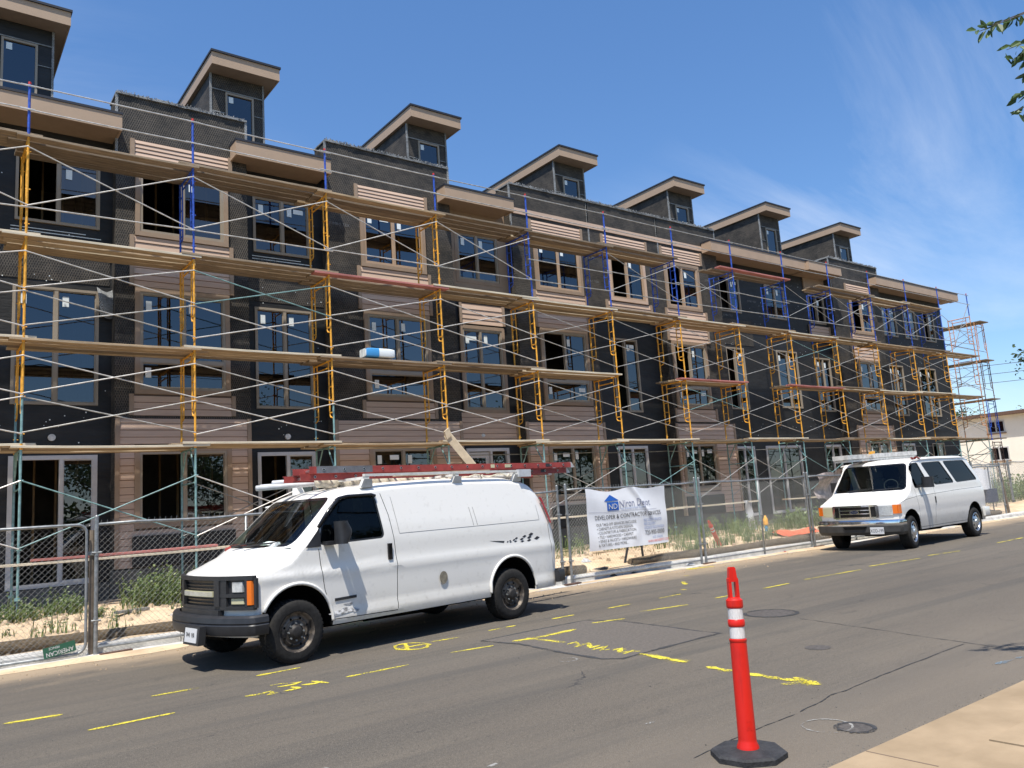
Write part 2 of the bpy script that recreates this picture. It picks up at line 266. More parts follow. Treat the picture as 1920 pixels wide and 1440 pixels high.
def spray(name, col, lo=0.82, hi=1.06):
    """thin hand-sprayed paint: broken, speckled coverage"""
    m = bpy.data.materials.new(name); m.use_nodes = True; t = m.node_tree; b = t.nodes["Principled BSDF"]; b.inputs['Base Color'].default_value = (*col, 1); b.inputs['Roughness'].default_value = 0.8
    tc = t.nodes.new("ShaderNodeTexCoord"); n = t.nodes.new("ShaderNodeTexNoise"); n.inputs['Scale'].default_value = 55; n.inputs['Detail'].default_value = 4; t.links.new(tc.outputs['Object'], n.inputs['Vector'])
    n2 = t.nodes.new("ShaderNodeTexNoise"); n2.inputs['Scale'].default_value = 4; n2.inputs['Detail'].default_value = 3; t.links.new(tc.outputs['Object'], n2.inputs['Vector'])
    ad = t.nodes.new("ShaderNodeMath"); ad.operation = 'ADD'; t.links.new(n.outputs[0], ad.inputs[0]); t.links.new(n2.outputs[0], ad.inputs[1])
    mr = t.nodes.new("ShaderNodeMapRange"); mr.inputs[1].default_value = lo; mr.inputs[2].default_value = hi; t.links.new(ad.outputs[0], mr.inputs[0]); t.links.new(mr.outputs[0], b.inputs['Alpha'])
    MT[name] = m
spray('spray_yellow', (0.62, 0.52, 0.045))
spray('spray_soft', (0.50, 0.42, 0.06), 1.0, 1.45)
spray('spray_white', (0.27, 0.26, 0.24))
spray('spray_blue', (0.15, 0.20, 0.24))
spray('spray_tar', (0.040, 0.040, 0.042))

# ------------------------------------------------------------------ mesh helpers
class MB:
    def __init__(s): s.v = []; s.f = []; s.m = []
    def quad(s, a, b, c, d, m=0):
        n = len(s.v); s.v += [tuple(a), tuple(b), tuple(c), tuple(d)]; s.f.append((n, n+1, n+2, n+3)); s.m.append(m)
    def poly(s, pts, m=0):
        n = len(s.v); s.v += [tuple(p) for p in pts]; s.f.append(tuple(range(n, n+len(pts)))); s.m.append(m)
    def box(s, x0, x1, y0, y1, z0, z1, m=0):
        n = len(s.v); s.v += [(x, y, z) for x in (x0, x1) for y in (y0, y1) for z in (z0, z1)]
        for f in ((0, 1, 3, 2), (4, 6, 7, 5), (0, 4, 5, 1), (2, 3, 7, 6), (0, 2, 6, 4), (1, 5, 7, 3)): s.f.append(tuple(n+i for i in f)); s.m.append(m)
    def obox(s, c, ax, ay, az, m=0):
        """oriented box: centre and three half-axis vectors"""
        c, ax, ay, az = map(Vector, (c, ax, ay, az)); n = len(s.v)
        s.v += [tuple(c + i*ax + j*ay + k*az) for i in (-1, 1) for j in (-1, 1) for k in (-1, 1)]
        for f in ((0, 1, 3, 2), (4, 6, 7, 5), (0, 4, 5, 1), (2, 3, 7, 6), (0, 2, 6, 4), (1, 5, 7, 3)): s.f.append(tuple(n+i for i in f)); s.m.append(m)
    def tube(s, p, q, r, n=7, m=0, r2=None, caps=True):
        p, q = Vector(p), Vector(q); d = (q-p)
        if d.length < 1e-6: return
        d.normalize(); a = d.orthogonal().normalized(); b = d.cross(a); r2 = r if r2 is None else r2; k = len(s.v)
        for i in range(n):
            t = 2*math.pi*i/n; o = a*math.cos(t) + b*math.sin(t); s.v += [tuple(p+o*r), tuple(q+o*r2)]
        for i in range(n): j = (i+1) % n; s.f.append((k+2*i, k+2*j, k+2*j+1, k+2*i+1)); s.m.append(m)
        if caps and n > 3: s.f += [tuple(k+2*i for i in range(n))[::-1], tuple(k+2*i+1 for i in range(n))]; s.m += [m, m]
    def path(s, pts, r, n=6, m=0, caps=True):
        """continuous pipe through points"""
        pts = [Vector(p) for p in pts]; k = len(s.v); up = None
        for i, p in enumerate(pts):
            d = (pts[min(i+1, len(pts)-1)] - pts[max(i-1, 0)]).normalized()
            if up is None: up = d.orthogonal().normalized()
            a = (up - d*up.dot(d)); a = a.normalized() if a.length > 1e-5 else d.orthogonal().normalized(); up = a; b = d.cross(a)
            rr = r[i] if isinstance(r, (list, tuple)) else r
            s.v += [tuple(p + (a*math.cos(2*math.pi*j/n) + b*math.sin(2*math.pi*j/n))*rr) for j in range(n)]
        for i in range(len(pts)-1):
            for j in range(n): j2 = (j+1) % n; s.f.append((k+i*n+j, k+i*n+j2, k+(i+1)*n+j2, k+(i+1)*n+j)); s.m.append(m)
        if caps: e = k+(len(pts)-1)*n; s.f += [tuple(k+j for j in range(n))[::-1], tuple(e+j for j in range(n))]; s.m += [m, m]
    def prism(s, pts, vec, m=0):
        vec = Vector(vec); n = len(pts); k = len(s.v); s.v += [tuple(p) for p in pts] + [tuple(Vector(p)+vec) for p in pts]
        s.f += [tuple(range(k, k+n))[::-1], tuple(range(k+n, k+2*n))]; s.m += [m, m]
        for i in range(n): j = (i+1) % n; s.f.append((k+i, k+j, k+n+j, k+n+i)); s.m.append(m)
    def lathe(s, prof, org, axis, n=24, m=0, ms=None):
        """prof: list of (radius, along axis)"""
        org = Vector(org); ax = Vector(axis).normalized(); a = ax.orthogonal().normalized(); b = ax.cross(a); k = len(s.v); q = len(prof)
        for i in range(n):
            t = 2*math.pi*i/n; o = a*math.cos(t)+b*math.sin(t)
            s.v += [tuple(org + o*r + ax*h) for r, h in prof]
        for i in range(n):
            j = (i+1) % n
            for p in range(q-1): s.f.append((k+i*q+p, k+j*q+p, k+j*q+p+1, k+i*q+p+1)); s.m.append(ms[p] if ms else m)
    def grid(s, fn, nu, nv, m=0):
        k = len(s.v); s.v += [tuple(fn(i/nu, j/nv)) for i in range(nu+1) for j in range(nv+1)]
        for i in range(nu):
            for j in range(nv): a = k+i*(nv+1)+j; s.f.append((a, a+nv+1, a+nv+2, a+1)); s.m.append(m)
    def mesh(s, name, mats):
        me = bpy.data.meshes.new(name); me.from_pydata(s.v, [], s.f)
        for x in (mats if isinstance(mats, (list, tuple)) else [mats]): me.materials.append(MT[x])
        me.polygons.foreach_set('material_index', s.m); me.update(); return me
    def build(s, name, mats, parent=None, smooth=False, fix=False, angle=None):
        me = s.mesh(name, mats); return link(name, me, parent, smooth, fix, angle)
def link(name, me, parent=None, smooth=False, fix=False, angle=None):
    if fix:
        b = bmesh.new(); b.from_mesh(me); bmesh.ops.remove_doubles(b, verts=b.verts, dist=1e-5); bmesh.ops.recalc_face_normals(b, faces=b.faces); b.to_mesh(me); b.free()
    if smooth: me.polygons.foreach_set('use_smooth', [True]*len(me.polygons))
    if angle: me.set_sharp_from_angle(angle=math.radians(angle))
    o = bpy.data.objects.new(name, me); COL.objects.link(o)
    if parent: o.parent = parent
    return o
def empty(name, loc, rz=0):
    o = bpy.data.objects.new(name, None); COL.objects.link(o); o.location = loc; o.rotation_euler = (0, 0, rz); o.empty_display_size = 0.2; return o
def tag(o, label=None, cat=None, group=None, kind=None):
    if label: o['label'] = label
    if cat: o['category'] = cat
    if group: o['group'] = group
    if kind: o['kind'] = kind
    return o
def copy_tree(o, parent=None):
    c = o.copy(); COL.objects.link(c); c.parent = parent
    for ch in list(o.children): copy_tree(ch, c)
    return c
def text_mesh(body, size, name='lettering', res=2, align='LEFT', sx=1.0):
    """flat mesh of a line of lettering in its own x/y plane"""
    cu = bpy.data.curves.new(name, 'FONT'); cu.body = body; cu.size = size; cu.resolution_u = res; cu.align_x = align
    o = bpy.data.objects.new(name, cu); COL.objects.link(o); dg = bpy.context.evaluated_depsgraph_get()
    me = bpy.data.meshes.new_from_object(o.evaluated_get(dg)); COL.objects.unlink(o); bpy.data.objects.remove(o); bpy.data.curves.remove(cu)
    for v in me.vertices: v.co.x *= sx
    return me
ORD = ['first', 'second', 'third', 'fourth', 'fifth', 'sixth', 'seventh', 'eighth', 'ninth', 'tenth', 'eleventh', 'twelfth', 'thirteenth', 'fourteenth']
# ================================================================== setting
def sheet(name, x0, x1, y0, y1, z, m, nx=1, ny=1, parent=None):
    b = MB(); b.grid(lambda u, v: (x0+(x1-x0)*u, y0+(y1-y0)*v, z), nx, ny); return b.build(name, m, parent)
mat('far_ground', (0.22, 0.19, 0.12), 0.95, col2=(0.13, 0.14, 0.06), scale=0.3, detail=8)
tag(sheet('ground', -900, 1500, -900, 1500, -0.03, 'far_ground'), kind='structure')
road = tag(sheet('road', -80, 400, 2.84, 11.96, 0.0, 'asphalt'), kind='structure')
# near pavement: gutter pan, slabs with recessed joints
pav = MB(); rnd = random.Random(3)
pav.box(-40, 120, 2.40, 2.846, -0.02, 0.012)
pavement = tag(pav.build('pavement', 'sidewalk'), kind='structure')
sb = MB(); x = -10.0
for i in range(26):
    wd = 1.52
    sb = MB(); sb.box(x+0.006, x+wd-0.006, 0.86, 2.392, -0.02, 0.030+rnd.uniform(-0.004, 0.004)); sb.build('slab', 'sidewalk', pavement); x += wd
jb = MB(); jb.box(-40, 120, -6, 2.402, -0.02, 0.006); jb.build('joint_bed', 'joint', pavement)
jb = MB(); jb.box(-40, 120, -3.0, 0.85, -0.02, 0.026); jb.build('walk_strip', 'sidewalk', pavement)
for xx in (-1.4, 1.65, 4.62, 7.65, 10.7, 13.8):
    jb = MB(); jb.box(xx, xx+0.012, 2.41, 2.842, 0.0, 0.0135); jb.build('pan_joint', 'joint', pavement)
# spilled pale mortar stain on the slabs
def blob(cx, cy, rx, ry, z, seed, n=40, rag=0.35, rot=0):
    r = random.Random(seed); o = r.random()*50; pts = []
    for i in range(n):
        a = 2*math.pi*i/n; k = 1 + rag*noise.noise(Vector((math.cos(a)*1.6+o, math.sin(a)*1.6, 0))) + 0.10*noise.noise(Vector((math.cos(a)*7+o, math.sin(a)*7, 3)))
        px, py = rx*k*math.cos(a), ry*k*math.sin(a); pts.append((cx+px*math.cos(rot)-py*math.sin(rot), cy+px*math.sin(rot)+py*math.cos(rot), z))
    return pts
# gutter and kerb on the far side
g = MB(); g.box(-60, 300, 11.95, 12.40, -0.02, 0.010); gut = tag(g.build('gutter', 'kerb_concrete'), kind='structure')
kb = empty('kerb', (0, 12.4, 0)); tag(kb, kind='structure')
x = -12.0; i = 0
while x < 60:
    wd = rnd.choice((2.9, 3.0, 3.1)); m = MB()
    gap = 11.35 < x+wd/2 < 12.9
    if not gap:
        z = 0.135+rnd.uniform(-0.008, 0.008)
        prof = [(12.395, -0.02), (12.410, 0.09), (12.435, z-0.008), (12.46, z), (12.57, z), (12.57, -0.02)]
        m.prism([(x+0.006, y, zz) for y, zz in prof], (wd-0.012, 0, 0)); o = m.build('kerb_stone', 'kerb_concrete', kb); o.location = (0, -12.4, 0)
    x += wd
# soil washed over the gutter pan
for k, (cx, cy, rx, ry) in enumerate([(2.0, 12.0, 1.6, 0.22), (-0.6, 12.1, 1.3, 0.2), (4.6, 12.05, 1.5, 0.2), (8.0, 12.1, 1.7, 0.16), (12.0, 12.1, 1.4, 0.24), (15.4, 12.05, 1.5, 0.13), (18.3, 12.08, 1.9, 0.2), (23, 12.05, 2.4, 0.2), (28, 12.1, 2.5, 0.2), (33, 12.1, 2.5, 0.2)]):
    m = MB(); P_ = blob(cx, cy, rx, ry, 0.0, 20+k, 60, 0.5); n = len(P_)
    for i in range(n):
        a, c = P_[i], P_[(i+1) % n]; mid = lambda q: (cx+(q[0]-cx)*0.55, cy+(q[1]-cy)*0.55, 0.028)
        m.quad((a[0], a[1], 0.011 if a[1] > 11.95 else 0.003), (c[0], c[1], 0.011 if c[1] > 11.95 else 0.003), mid(c), mid(a)); m.poly([mid(a), mid(c), (cx, cy, 0.033)])
    m.build('washed_soil', 'dirt', gut, smooth=True)
# the building lot: bumpy bare soil
def dz(x, y):
    t = max(0.0, min(1.0, (y-12.57)/0.5)); base = 0.12 + 0.10*t
    berm = 0.16*math.exp(-((y-14.2-0.25*math.sin(x*0.45))/0.8)**2) * (0.75+0.5*noise.noise(Vector((x*0.3, 4, 0))))
    n = 0.05*noise.noise(Vector((x*0.9, y*0.9, 1))) + 0.030*noise.noise(Vector((x*2.7, y*2.7, 5))) + 0.016*noise.noise(Vector((x*7, y*7, 9)))
    return base + (berm + n)*t + 0.05*max(0, min(1, (y-15)/3))
m = MB(); nx, ny = 560, 58
m.grid(lambda u, v: (-8+68*u, 12.56+6.7*v, dz(-8+68*u, 12.56+6.7*v)), nx, ny)
lot = tag(m.build('dirt_lot', 'dirt', smooth=True), kind='structure')
sheet('lot_far', 42, 300, 12.6, 40, 0.12, 'dirt', parent=lot)
# clods and gravel lying on the soil
def scatter_rocks(name, n, area, zf, smin, smax, seed, mt, parent=None):
    r = random.Random(seed); m = MB()
    for i in range(n):
        x, y = area(r); s = smin*(smax/smin)**(r.random()**2); z = zf(x, y)
        a = r.random()*6.3; pts = []
        for k in range(6):
            t = a+k*math.pi/3; q = s*r.uniform(0.6, 1.1); pts.append((x+math.cos(t)*q, y+math.sin(t)*q*0.8, z-0.003))
        top = [(x+(p[0]-x)*0.55, y+(p[1]-y)*0.55, z+s*r.uniform(0.5, 0.85)) for p in pts]
        for k in range(6): j = (k+1) % 6; m.quad(pts[k], pts[j], top[j], top[k])
        m.poly(top)
    o = m.build(name, mt, parent); return tag(o, kind='stuff')
o = scatter_rocks('soil_clods', 2600, lambda r: (r.uniform(-2, 34)*(r.random()**0.35), r.uniform(12.65, 17.8)), dz, 0.012, 0.085, 11, 'clod')
tag(o, 'loose dry clods strewn over the bare soil behind the fence', 'soil clods')
o = scatter_rocks('road_grit', 1500, lambda r: (r.uniform(-1, 26), 11.98-abs(r.gauss(0, 0.55))), lambda x, y: 0.004, 0.004, 0.022, 12, 'clod')
tag(o, 'loose tan grit along the far gutter of the road', 'grit')
mat('pebble', (0.13, 0.12, 0.105), 0.9, var=0.4, scale=2)
o = scatter_rocks('road_pebbles', 420, lambda r: (r.uniform(0.5, 12), r.uniform(2.95, 8.5)), lambda x, y: 0.003, 0.003, 0.011, 13, 'pebble')
tag(o, 'tiny pebbles scattered over the near asphalt', 'pebbles')
o = scatter_rocks('edge_gravel', 420, lambda r: (r.uniform(3.5, 12), 2.855+abs(r.gauss(0, 0.035))), lambda x, y: 0.0015, 0.003, 0.009, 14, 'pebble'); tag(o, 'crumbled gravel along the joint of asphalt and near pavement', 'gravel')

# ---------------------------------------------------------------- paint and repairs on the road
def ribbon(m, pts, wd, z, rough=0.25, seed=0, taper=True):
    r = random.Random(seed); P_ = []
    for i in range(len(pts)-1):
        a, c = Vector((*pts[i], 0)), Vector((*pts[i+1], 0)); k = max(2, int((c-a).length/0.06))
        P_ += [a+(c-a)*j/k for j in range(k)]
    P_.append(Vector((*pts[-1], 0))); n = len(P_); k0 = len(m.v)
    for i, p in enumerate(P_):
        d = (P_[min(i+1, n-1)]-P_[max(i-1, 0)]).normalized(); nn = Vector((-d.y, d.x, 0)); ww = wd*(1+rough*(r.random()-0.5)*2)
        if taper and (i == 0 or i == n-1): ww *= 0.35
        m.v += [(p.x+nn.x*ww/2, p.y+nn.y*ww/2, z), (p.x-nn.x*ww/2, p.y-nn.y*ww/2, z)]
    for i in range(n-1): a = k0+2*i; m.f.append((a, a+1, a+3, a+2)); m.m.append(0)
dashes = [[(1.26, 7.76), (1.95, 7.77)], [(3.61, 7.84), (4.33, 7.84)], [(4.99, 8.04), (5.53, 7.96)], [(7.25, 8.16), (7.76, 8.04)], [(8.32, 8.31), (9.15, 8.15)], [(0.74, 8.72), (1.2, 8.65)], [(1.97, 8.73), (2.42, 8.71)], [(3.02, 8.78), (3.52, 8.8)], [(5.25, 8.9), (5.65, 8.87)], [(6.15, 8.95), (6.62, 8.97)], [(7.24, 8.96), (7.67, 8.97)], [(8.35, 9.0), (8.84, 9.01)], [(9.53, 9.06), (10.07, 9.1)], [(9.86, 8.24), (10.26, 8.23)], [(11.09, 8.27), (11.85, 8.29)], [(12.39, 8.36), (14.1, 8.29)], [(14.65, 8.45), (16.28, 8.29)], [(16.85, 8.41), (17.96, 8.27)], [(20.02, 8.37), (21.57, 8.4)], [(22.4, 8.4), (24.6, 8.42)], [(12.3, 10.98), (12.41, 10.95)], [(11.48, 10.3), (11.16, 9.94)], [(10.52, 9.50), (10.56, 9.40)]]
for i, d in enumerate(dashes):
    m = MB(); ribbon(m, d, 0.048 if i < 20 else 0.08, 0.004, 0.3, i); o = m.build('paint_dash', 'spray_yellow', road)
    m = MB(); ribbon(m, d, 0.11, 0.0036, 0.5, i+200); m.build('overspray', 'spray_soft', o)
strokes = {'arrow1': [(5.99, 5.18), (5.96, 4.84), (5.95, 4.43), (5.98, 4.05)], 'arrowhead': [(6.06, 4.3), (5.95, 4.03), (5.80, 4.25)], 'line2': [(6.1, 6.14), (6.03, 5.46)], 'tee': [(5.82, 7.98), (6.27, 7.91), (6.82, 7.97)], 'tee2': [(6.07, 8.03), (6.12, 7.36)], 'txt': [(6.05, 7.24), (6.21, 7.27), (6.06, 7.03), (5.98, 7.04)], 't2': [(5.99, 7.03), (6.24, 7.09), (6.04, 6.84), (6.22, 6.88)], 't3': [(5.96, 6.73), (6.22, 6.77), (5.97, 6.61), (6.11, 6.6)], 't4': [(6.08, 6.53), (6.22, 6.54), (6.04, 6.39), (6.2, 6.24)], 't5': [(5.99, 6.28), (6.2, 6.34)], 'circA': [(4.77, 8.95), (4.84, 9.06), (4.92, 9.1), (5.03, 9.08), (5.1, 9.01), (5.15, 8.88), (5.13, 8.75), (5.01, 8.61), (4.9, 8.58), (4.79, 8.66), (4.74, 8.8), (4.77, 8.95)], 'circA2': [(4.99, 9.09), (4.77, 8.63)], 'circA3': [(4.8, 8.84), (5.12, 8.83)], 'w1': [(2.6, 7.87), (2.75, 7.84), (2.83, 7.87), (2.85, 7.75), (2.76, 7.74)], 'w2': [(2.94, 8.14), (3.06, 8.12), (3.2, 8.02), (3.11, 7.98), (2.96, 8.0)], 'w3': [(2.92, 7.75), (3.09, 7.75), (3.05, 7.88)], 'w4': [(3.16, 7.88), (3.27, 7.82), (3.37, 7.87)], 'w5': [(3.3, 7.97), (3.37, 7.72)], 'box': [(13.32, 11.75), (13.76, 11.8), (14.02, 11.65)], 'box2': [(13.4, 11.9), (13.9, 11.7)]}
for i, (k, d) in enumerate(strokes.items()):
    m = MB(); wd = {'zz': 0, 'arrow1': 0.075, 'arrowhead': 0.09, 'line2': 0.085, 'tee': 0.085, 'tee2': 0.075, 'box': 0.12, 'box2': 0.12}.get(k, 0.048)
    ribbon(m, d, wd, 0.0044+0.0004*(i % 4), 0.45, 40+i); o = m.build('paint_stroke', 'spray_yellow', road)
    m = MB(); ribbon(m, d, wd*2.0, 0.0036+0.00015*(i % 4), 0.5, i+300); m.build('overspray', 'spray_soft', o)
patch = [(5.64, 8.37), (6.44, 8.42), (7.41, 8.43), (7.58, 7.9), (7.51, 6.94), (7.46, 6.43), (7.47, 6.22), (7.13, 6.21), (6.32, 6.16), (5.83, 6.12), (5.7, 6.29), (5.7, 6.93), (5.77, 7.75), (5.64, 8.37)]
mat('asphalt_patch', (0.085, 0.073, 0.062), 0.88, col2=(0.13, 0.112, 0.094), scale=30, bump=0.5, bscale=110, detail=6)
m = MB(); m.poly([(x, y, 0.0024) for x, y in patch[:-1]]); m.build('road_patch', 'asphalt_patch', road)
m = MB(); ribbon(m, patch, 0.05, 0.0034, 0.5, 99, False); m.build('tar_seam', 'spray_tar', road)
for pts, sd, wd in [([(5.17, 3.65), (5.7, 3.73), (6.22, 3.76), (6.98, 3.8), (8.3, 3.84)], 1, 0.010), ([(8.76, 6.04), (8.49, 4.93), (8.27, 4.14), (8.11, 3.48), (8.0, 2.9)], 2, 0.008), ([(3.9, 3.55), (4.5, 3.62), (5.17, 3.65)], 3, 0.007)]:
    Q = []
    for i in range(len(pts)-1):
        for j in range(8): t = j/8; x = pts[i][0]+(pts[i+1][0]-pts[i][0])*t; y = pts[i][1]+(pts[i+1][1]-pts[i][1])*t; Q.append((x+0.02*noise.noise(Vector((x*5, y*5, sd))), y+0.02*noise.noise(Vector((x*5, y*5, sd+7)))))
    m = MB(); ribbon(m, Q, wd, 0.0032, 0.6, sd); m.build('crack', 'tar', road)
def disc(name, cx, cy, r, z, mt, parent, rag=0.05, seed=1, ring=None):
    m = MB(); m.poly(blob(cx, cy, r, r, z, seed, 36, rag)); o = m.build(name, mt, parent)
    if ring:
        m = MB(); n = 40
        for i in range(n):
            a, c = 2*math.pi*i/n, 2*math.pi*(i+1)/n; f = lambda t, q: (cx+math.cos(t)*q, cy+math.sin(t)*q, z+0.002)
            m.quad(f(a, r), f(c, r), f(c, r+ring[0]), f(a, r+ring[0]))
        m.build(name+'_ring', ring[1], parent)
mat('cover_iron', (0.10, 0.088, 0.078), 0.7, metal=0.3, var=0.3, scale=20, bump=0.6, bscale=50)
disc('sunk_cover', 8.97, 6.6, 0.30, 0.0030, 'cover_iron', road, 0.12, 1, (0.05, 'spray_tar'))
disc('valve_cover', 7.29, 4.86, 0.125, 0.0030, 'cover_iron', road, 0.02, 2)
disc('meter_cover', 5.05, 3.16, 0.105, 0.0034, 'cover_iron', road, 0.02, 3, (0.03, 'spray_tar'))
for cx, cy, r, n0 in [(5.47, 6.56, 0.10, 'spray_white'), (4.98, 3.32, 0.16, 'spray_white')]:
    m = MB(); ribbon(m, [(cx+r*math.cos(t*0.3), cy+r*math.sin(t*0.3)) for t in range(22)], 0.014, 0.004, 0.6, 5, False); m.build('chalk_ring', n0, road)
m = MB(); ribbon(m, [(7.4, 3.25), (7.75, 3.2), (8.1, 3.02)], 0.05, 0.004, 0.7, 6); m.build('chalk_mark', 'spray_blue', road)
for k in range(3):
    x, y = [(3.0, 4.4), (2.2, 5.2), (4.3, 4.3), (7.9, 5.3), (6.7, 4.6), (7.2, 4.3), (3.3, 6.3)][k]; m = MB(); m.poly(blob(x, y, 0.04, 0.018, 0.003, 60+k, 20, 0.8)); m.build('scuff', 'spray_white', road)

# ================================================================== building
YF, YD = 18.40, 18.75
bld = empty('townhouse_building', (20, YD, 0.1)); tag(bld, 'long three-storey townhouse row under construction, black wall paper, pink-brown siding and rooftop stair boxes', 'building')
BO = Vector((20, YD, 0.1))
def bpart(m, name, mats, parent=None, **k):
    o = m.build(name, mats, parent or bld, **k)
    if parent is None: o.location = -BO
    return o
def wall(m, x0, x1, z0, z1, Y, holes, mt=0, depth=0.16):
    xs = sorted({x0, x1, *[h[i] for h in holes for i in (0, 1) if x0 < h[i] < x1]}); zs = sorted({z0, z1, *[h[i] for h in holes for i in (2, 3) if z0 < h[i] < z1]})
    for i in range(len(xs)-1):
        for j in range(len(zs)-1):
            cx, cz = (xs[i]+xs[i+1])/2, (zs[j]+zs[j+1])/2
            if any(h[0] < cx < h[1] and h[2] < cz < h[3] for h in holes): continue
            m.quad((xs[i], Y, zs[j]), (xs[i+1], Y, zs[j]), (xs[i+1], Y, zs[j+1]), (xs[i], Y, zs[j+1]), mt)
    for h in holes:
        if h[1] <= x0 or h[0] >= x1 or len(h) > 4: continue
        a, b_, c, d = h[:4]
        for p, q in (((a, c), (a, d)), ((b_, c), (b_, d)), ((a, c), (b_, c)), ((a, d), (b_, d))): m.quad((p[0], Y, p[1]), (q[0], Y, q[1]), (q[0], Y+depth, q[1]), (p[0], Y+depth, p[1]), mt)
def window(x0, x1, z0, z1, Y, mull=(), trans=(), opened=(), gl='pane', fm='win_frame', fw=0.055, trim=None, stick=True, rs=[0]):
    rs[0] += 1; r = random.Random(rs[0]); m = MB(); y0, y1 = Y-0.035, Y+0.07
    xs = [x0] + [a for a in mull] + [x1]
    m.box(x0, x0+fw, y0, y1, z0, z1); m.box(x1-fw, x1, y0, y1, z0, z1); m.box(x0+fw, x1-fw, y0, y1, z1-fw, z1); m.box(x0+fw, x1-fw, y0, y1, z0, z0+fw)
    for t in trans: m.box(x0+fw, x1-fw, y0+0.003, y1-0.003, t-0.045, t+0.045)
    zt = max(trans) if trans else z0
    for a in mull: m.box(a-0.035, a+0.035, y0+0.006, y1-0.006, zt+0.05 if trans else z0+fw, z1-fw)
    wo = bpart(m, 'window', fm)
    cells = []
    if trans: cells.append((x0+fw, x1-fw, z0+fw, trans[0]-0.045, 99))
    for i in range(len(xs)-1): cells.append((xs[i]+(fw if i == 0 else 0.035), xs[i+1]-(fw if i == len(xs)-2 else 0.035), (zt+0.045) if trans else z0+fw, z1-fw, i))
    for a, c, d, e, i in cells:
        if i in opened: continue
        mm = MB(); yy = Y+0.02+r.uniform(-0.004, 0.004); tl = r.uniform(-0.006, 0.006); mm.quad((a, yy+tl, d), (c, yy-tl, d), (c, yy-tl, e), (a, yy+tl, e)); mm.build('pane', gl, wo)
        # slim sash around the pane
        mm = MB(); q = 0.022
        mm.box(a, a+q, Y-0.005, yy-0.008, d, e); mm.box(c-q, c, Y-0.005, yy-0.008, d, e); mm.box(a+q, c-q, Y-0.005, yy-0.008, e-q, e); mm.box(a+q, c-q, Y-0.005, yy-0.008, d, d+q); mm.build('sash', fm, wo)
        if stick and c-a > 0.4:
            mm = MB(); sx = a+0.06+r.uniform(0, 0.05); sz = e-0.10-r.uniform(0, 0.06); mm.quad((sx, yy-0.014, sz-0.22), (sx+0.12, yy-0.014, sz-0.22), (sx+0.12, yy-0.014, sz), (sx, yy-0.014, sz))
            mm.build('sticker', 'sticker', wo)
            if r.random() < 0.2: mm = MB(); sx = c-0.36; mm.quad((sx, yy-0.014, sz-0.12), (sx+0.26, yy-0.014, sz-0.12), (sx+0.26, yy-0.014, sz), (sx, yy-0.014, sz)); mm.build('sticker', 'sticker', wo)
    if trim:
        mm = MB(); tw = 0.10; a, c, d, e = x0-tw, x1+tw, z0-tw, z1+tw; yq = Y-0.05
        mm.box(a, x0, yq, Y+0.02, d, e); mm.box(x1, c, yq, Y+0.02, d, e); mm.box(x0, x1, yq, Y+0.02, z1, e); mm.box(x0, x1, yq, Y+0.02, d, z0); mm.build('trim', trim, wo)
    return wo
board_n = [0]
def siding(x0, x1, z0, z1, Y, holes=(), exp=0.145, extra=None):
    """lapped boards; each board a piece of its own"""
    m0 = MB(); wall(m0, x0, x1, z0, z1, Y-0.002, [h for h in holes], depth=0.001)
    pn = bpart(m0, 'siding_panel', 'siding_lap_shade')
    for a in (x0-0.09, x1): m0 = MB(); m0.box(a, a+0.09, Y-0.045, Y, z0, z1); m0.build('corner_trim', 'trim_brown', pn)
    z = z0; r = random.Random(int(x0*100+z0*10))
    while z < z1-0.03:
        t = min(z+exp, z1); iv = [(x0+0.002, x1-0.002)]
        for h in holes:
            if h[2] < t-0.02 and h[3] > z+0.02:
                nv = []
                for a, c in iv:
                    if h[1] <= a or h[0] >= c: nv.append((a, c)); continue
                    if h[0]-a > 0.03: nv.append((a, h[0]))
                    if c-h[1] > 0.03: nv.append((h[1], c))
                iv = nv
        for a, c in iv:
            m = MB(); p = r.uniform(-0.002, 0.003)
            m.prism([(a, Y-0.028-p, z-0.004), (a, Y-0.028-p, z+0.004), (a, Y-0.010, t-0.016), (a, Y-0.001, t-0.016), (a, Y-0.001, z-0.004)], (c-a, 0, 0))
            m.build('board', 'siding', pn); board_n[0] += 1
        z += exp
    return pn
# dark recessed wall with its openings
recess = [(1.57, 3.17, 2.36), (6.58, 8.05, 7.33)]
dh = []
for a, c, _ in recess: dh += [(a, c, 8.18, 9.68), (a, c, 4.3, 6.8), (a, c, 0.62, 3.25)]
dh += [(12.6, 14.05, 8.22, 9.66), (12.6, 14.0, 4.38, 6.75), (12.5, 14.0, 0.62, 3.27)]
dh += [(18.55, 19.75, 4.4, 6.9), (18.4, 19.8, 0.62, 3.27)]
dh += [(24.5, 25.75, 8.38, 9.8), (27.4, 28.7, 8.36, 9.75), (30.44, 31.6, 8.4, 9.65), (24.5, 25.6, 4.6, 6.98), (27.7, 29.1, 4.7, 7.05), (30.4, 31.5, 4.6, 6.9), (26.3, 28.6, 0.62, 3.2), (30.3, 31.5, 0.62, 3.2), (24.4, 25.6, 0.62, 3.2)]
dh += [(36.4, 37.7, 8.3, 9.75), (38.4, 39.6, 8.3, 9.75), (40.4, 41.5, 8.3, 9.8), (36.4, 37.7, 4.5, 6.9), (39.2, 40.9, 4.5, 6.9), (36.6, 37.8, 0.62, 3.2), (39.5, 40.7, 1.6, 3.2)]
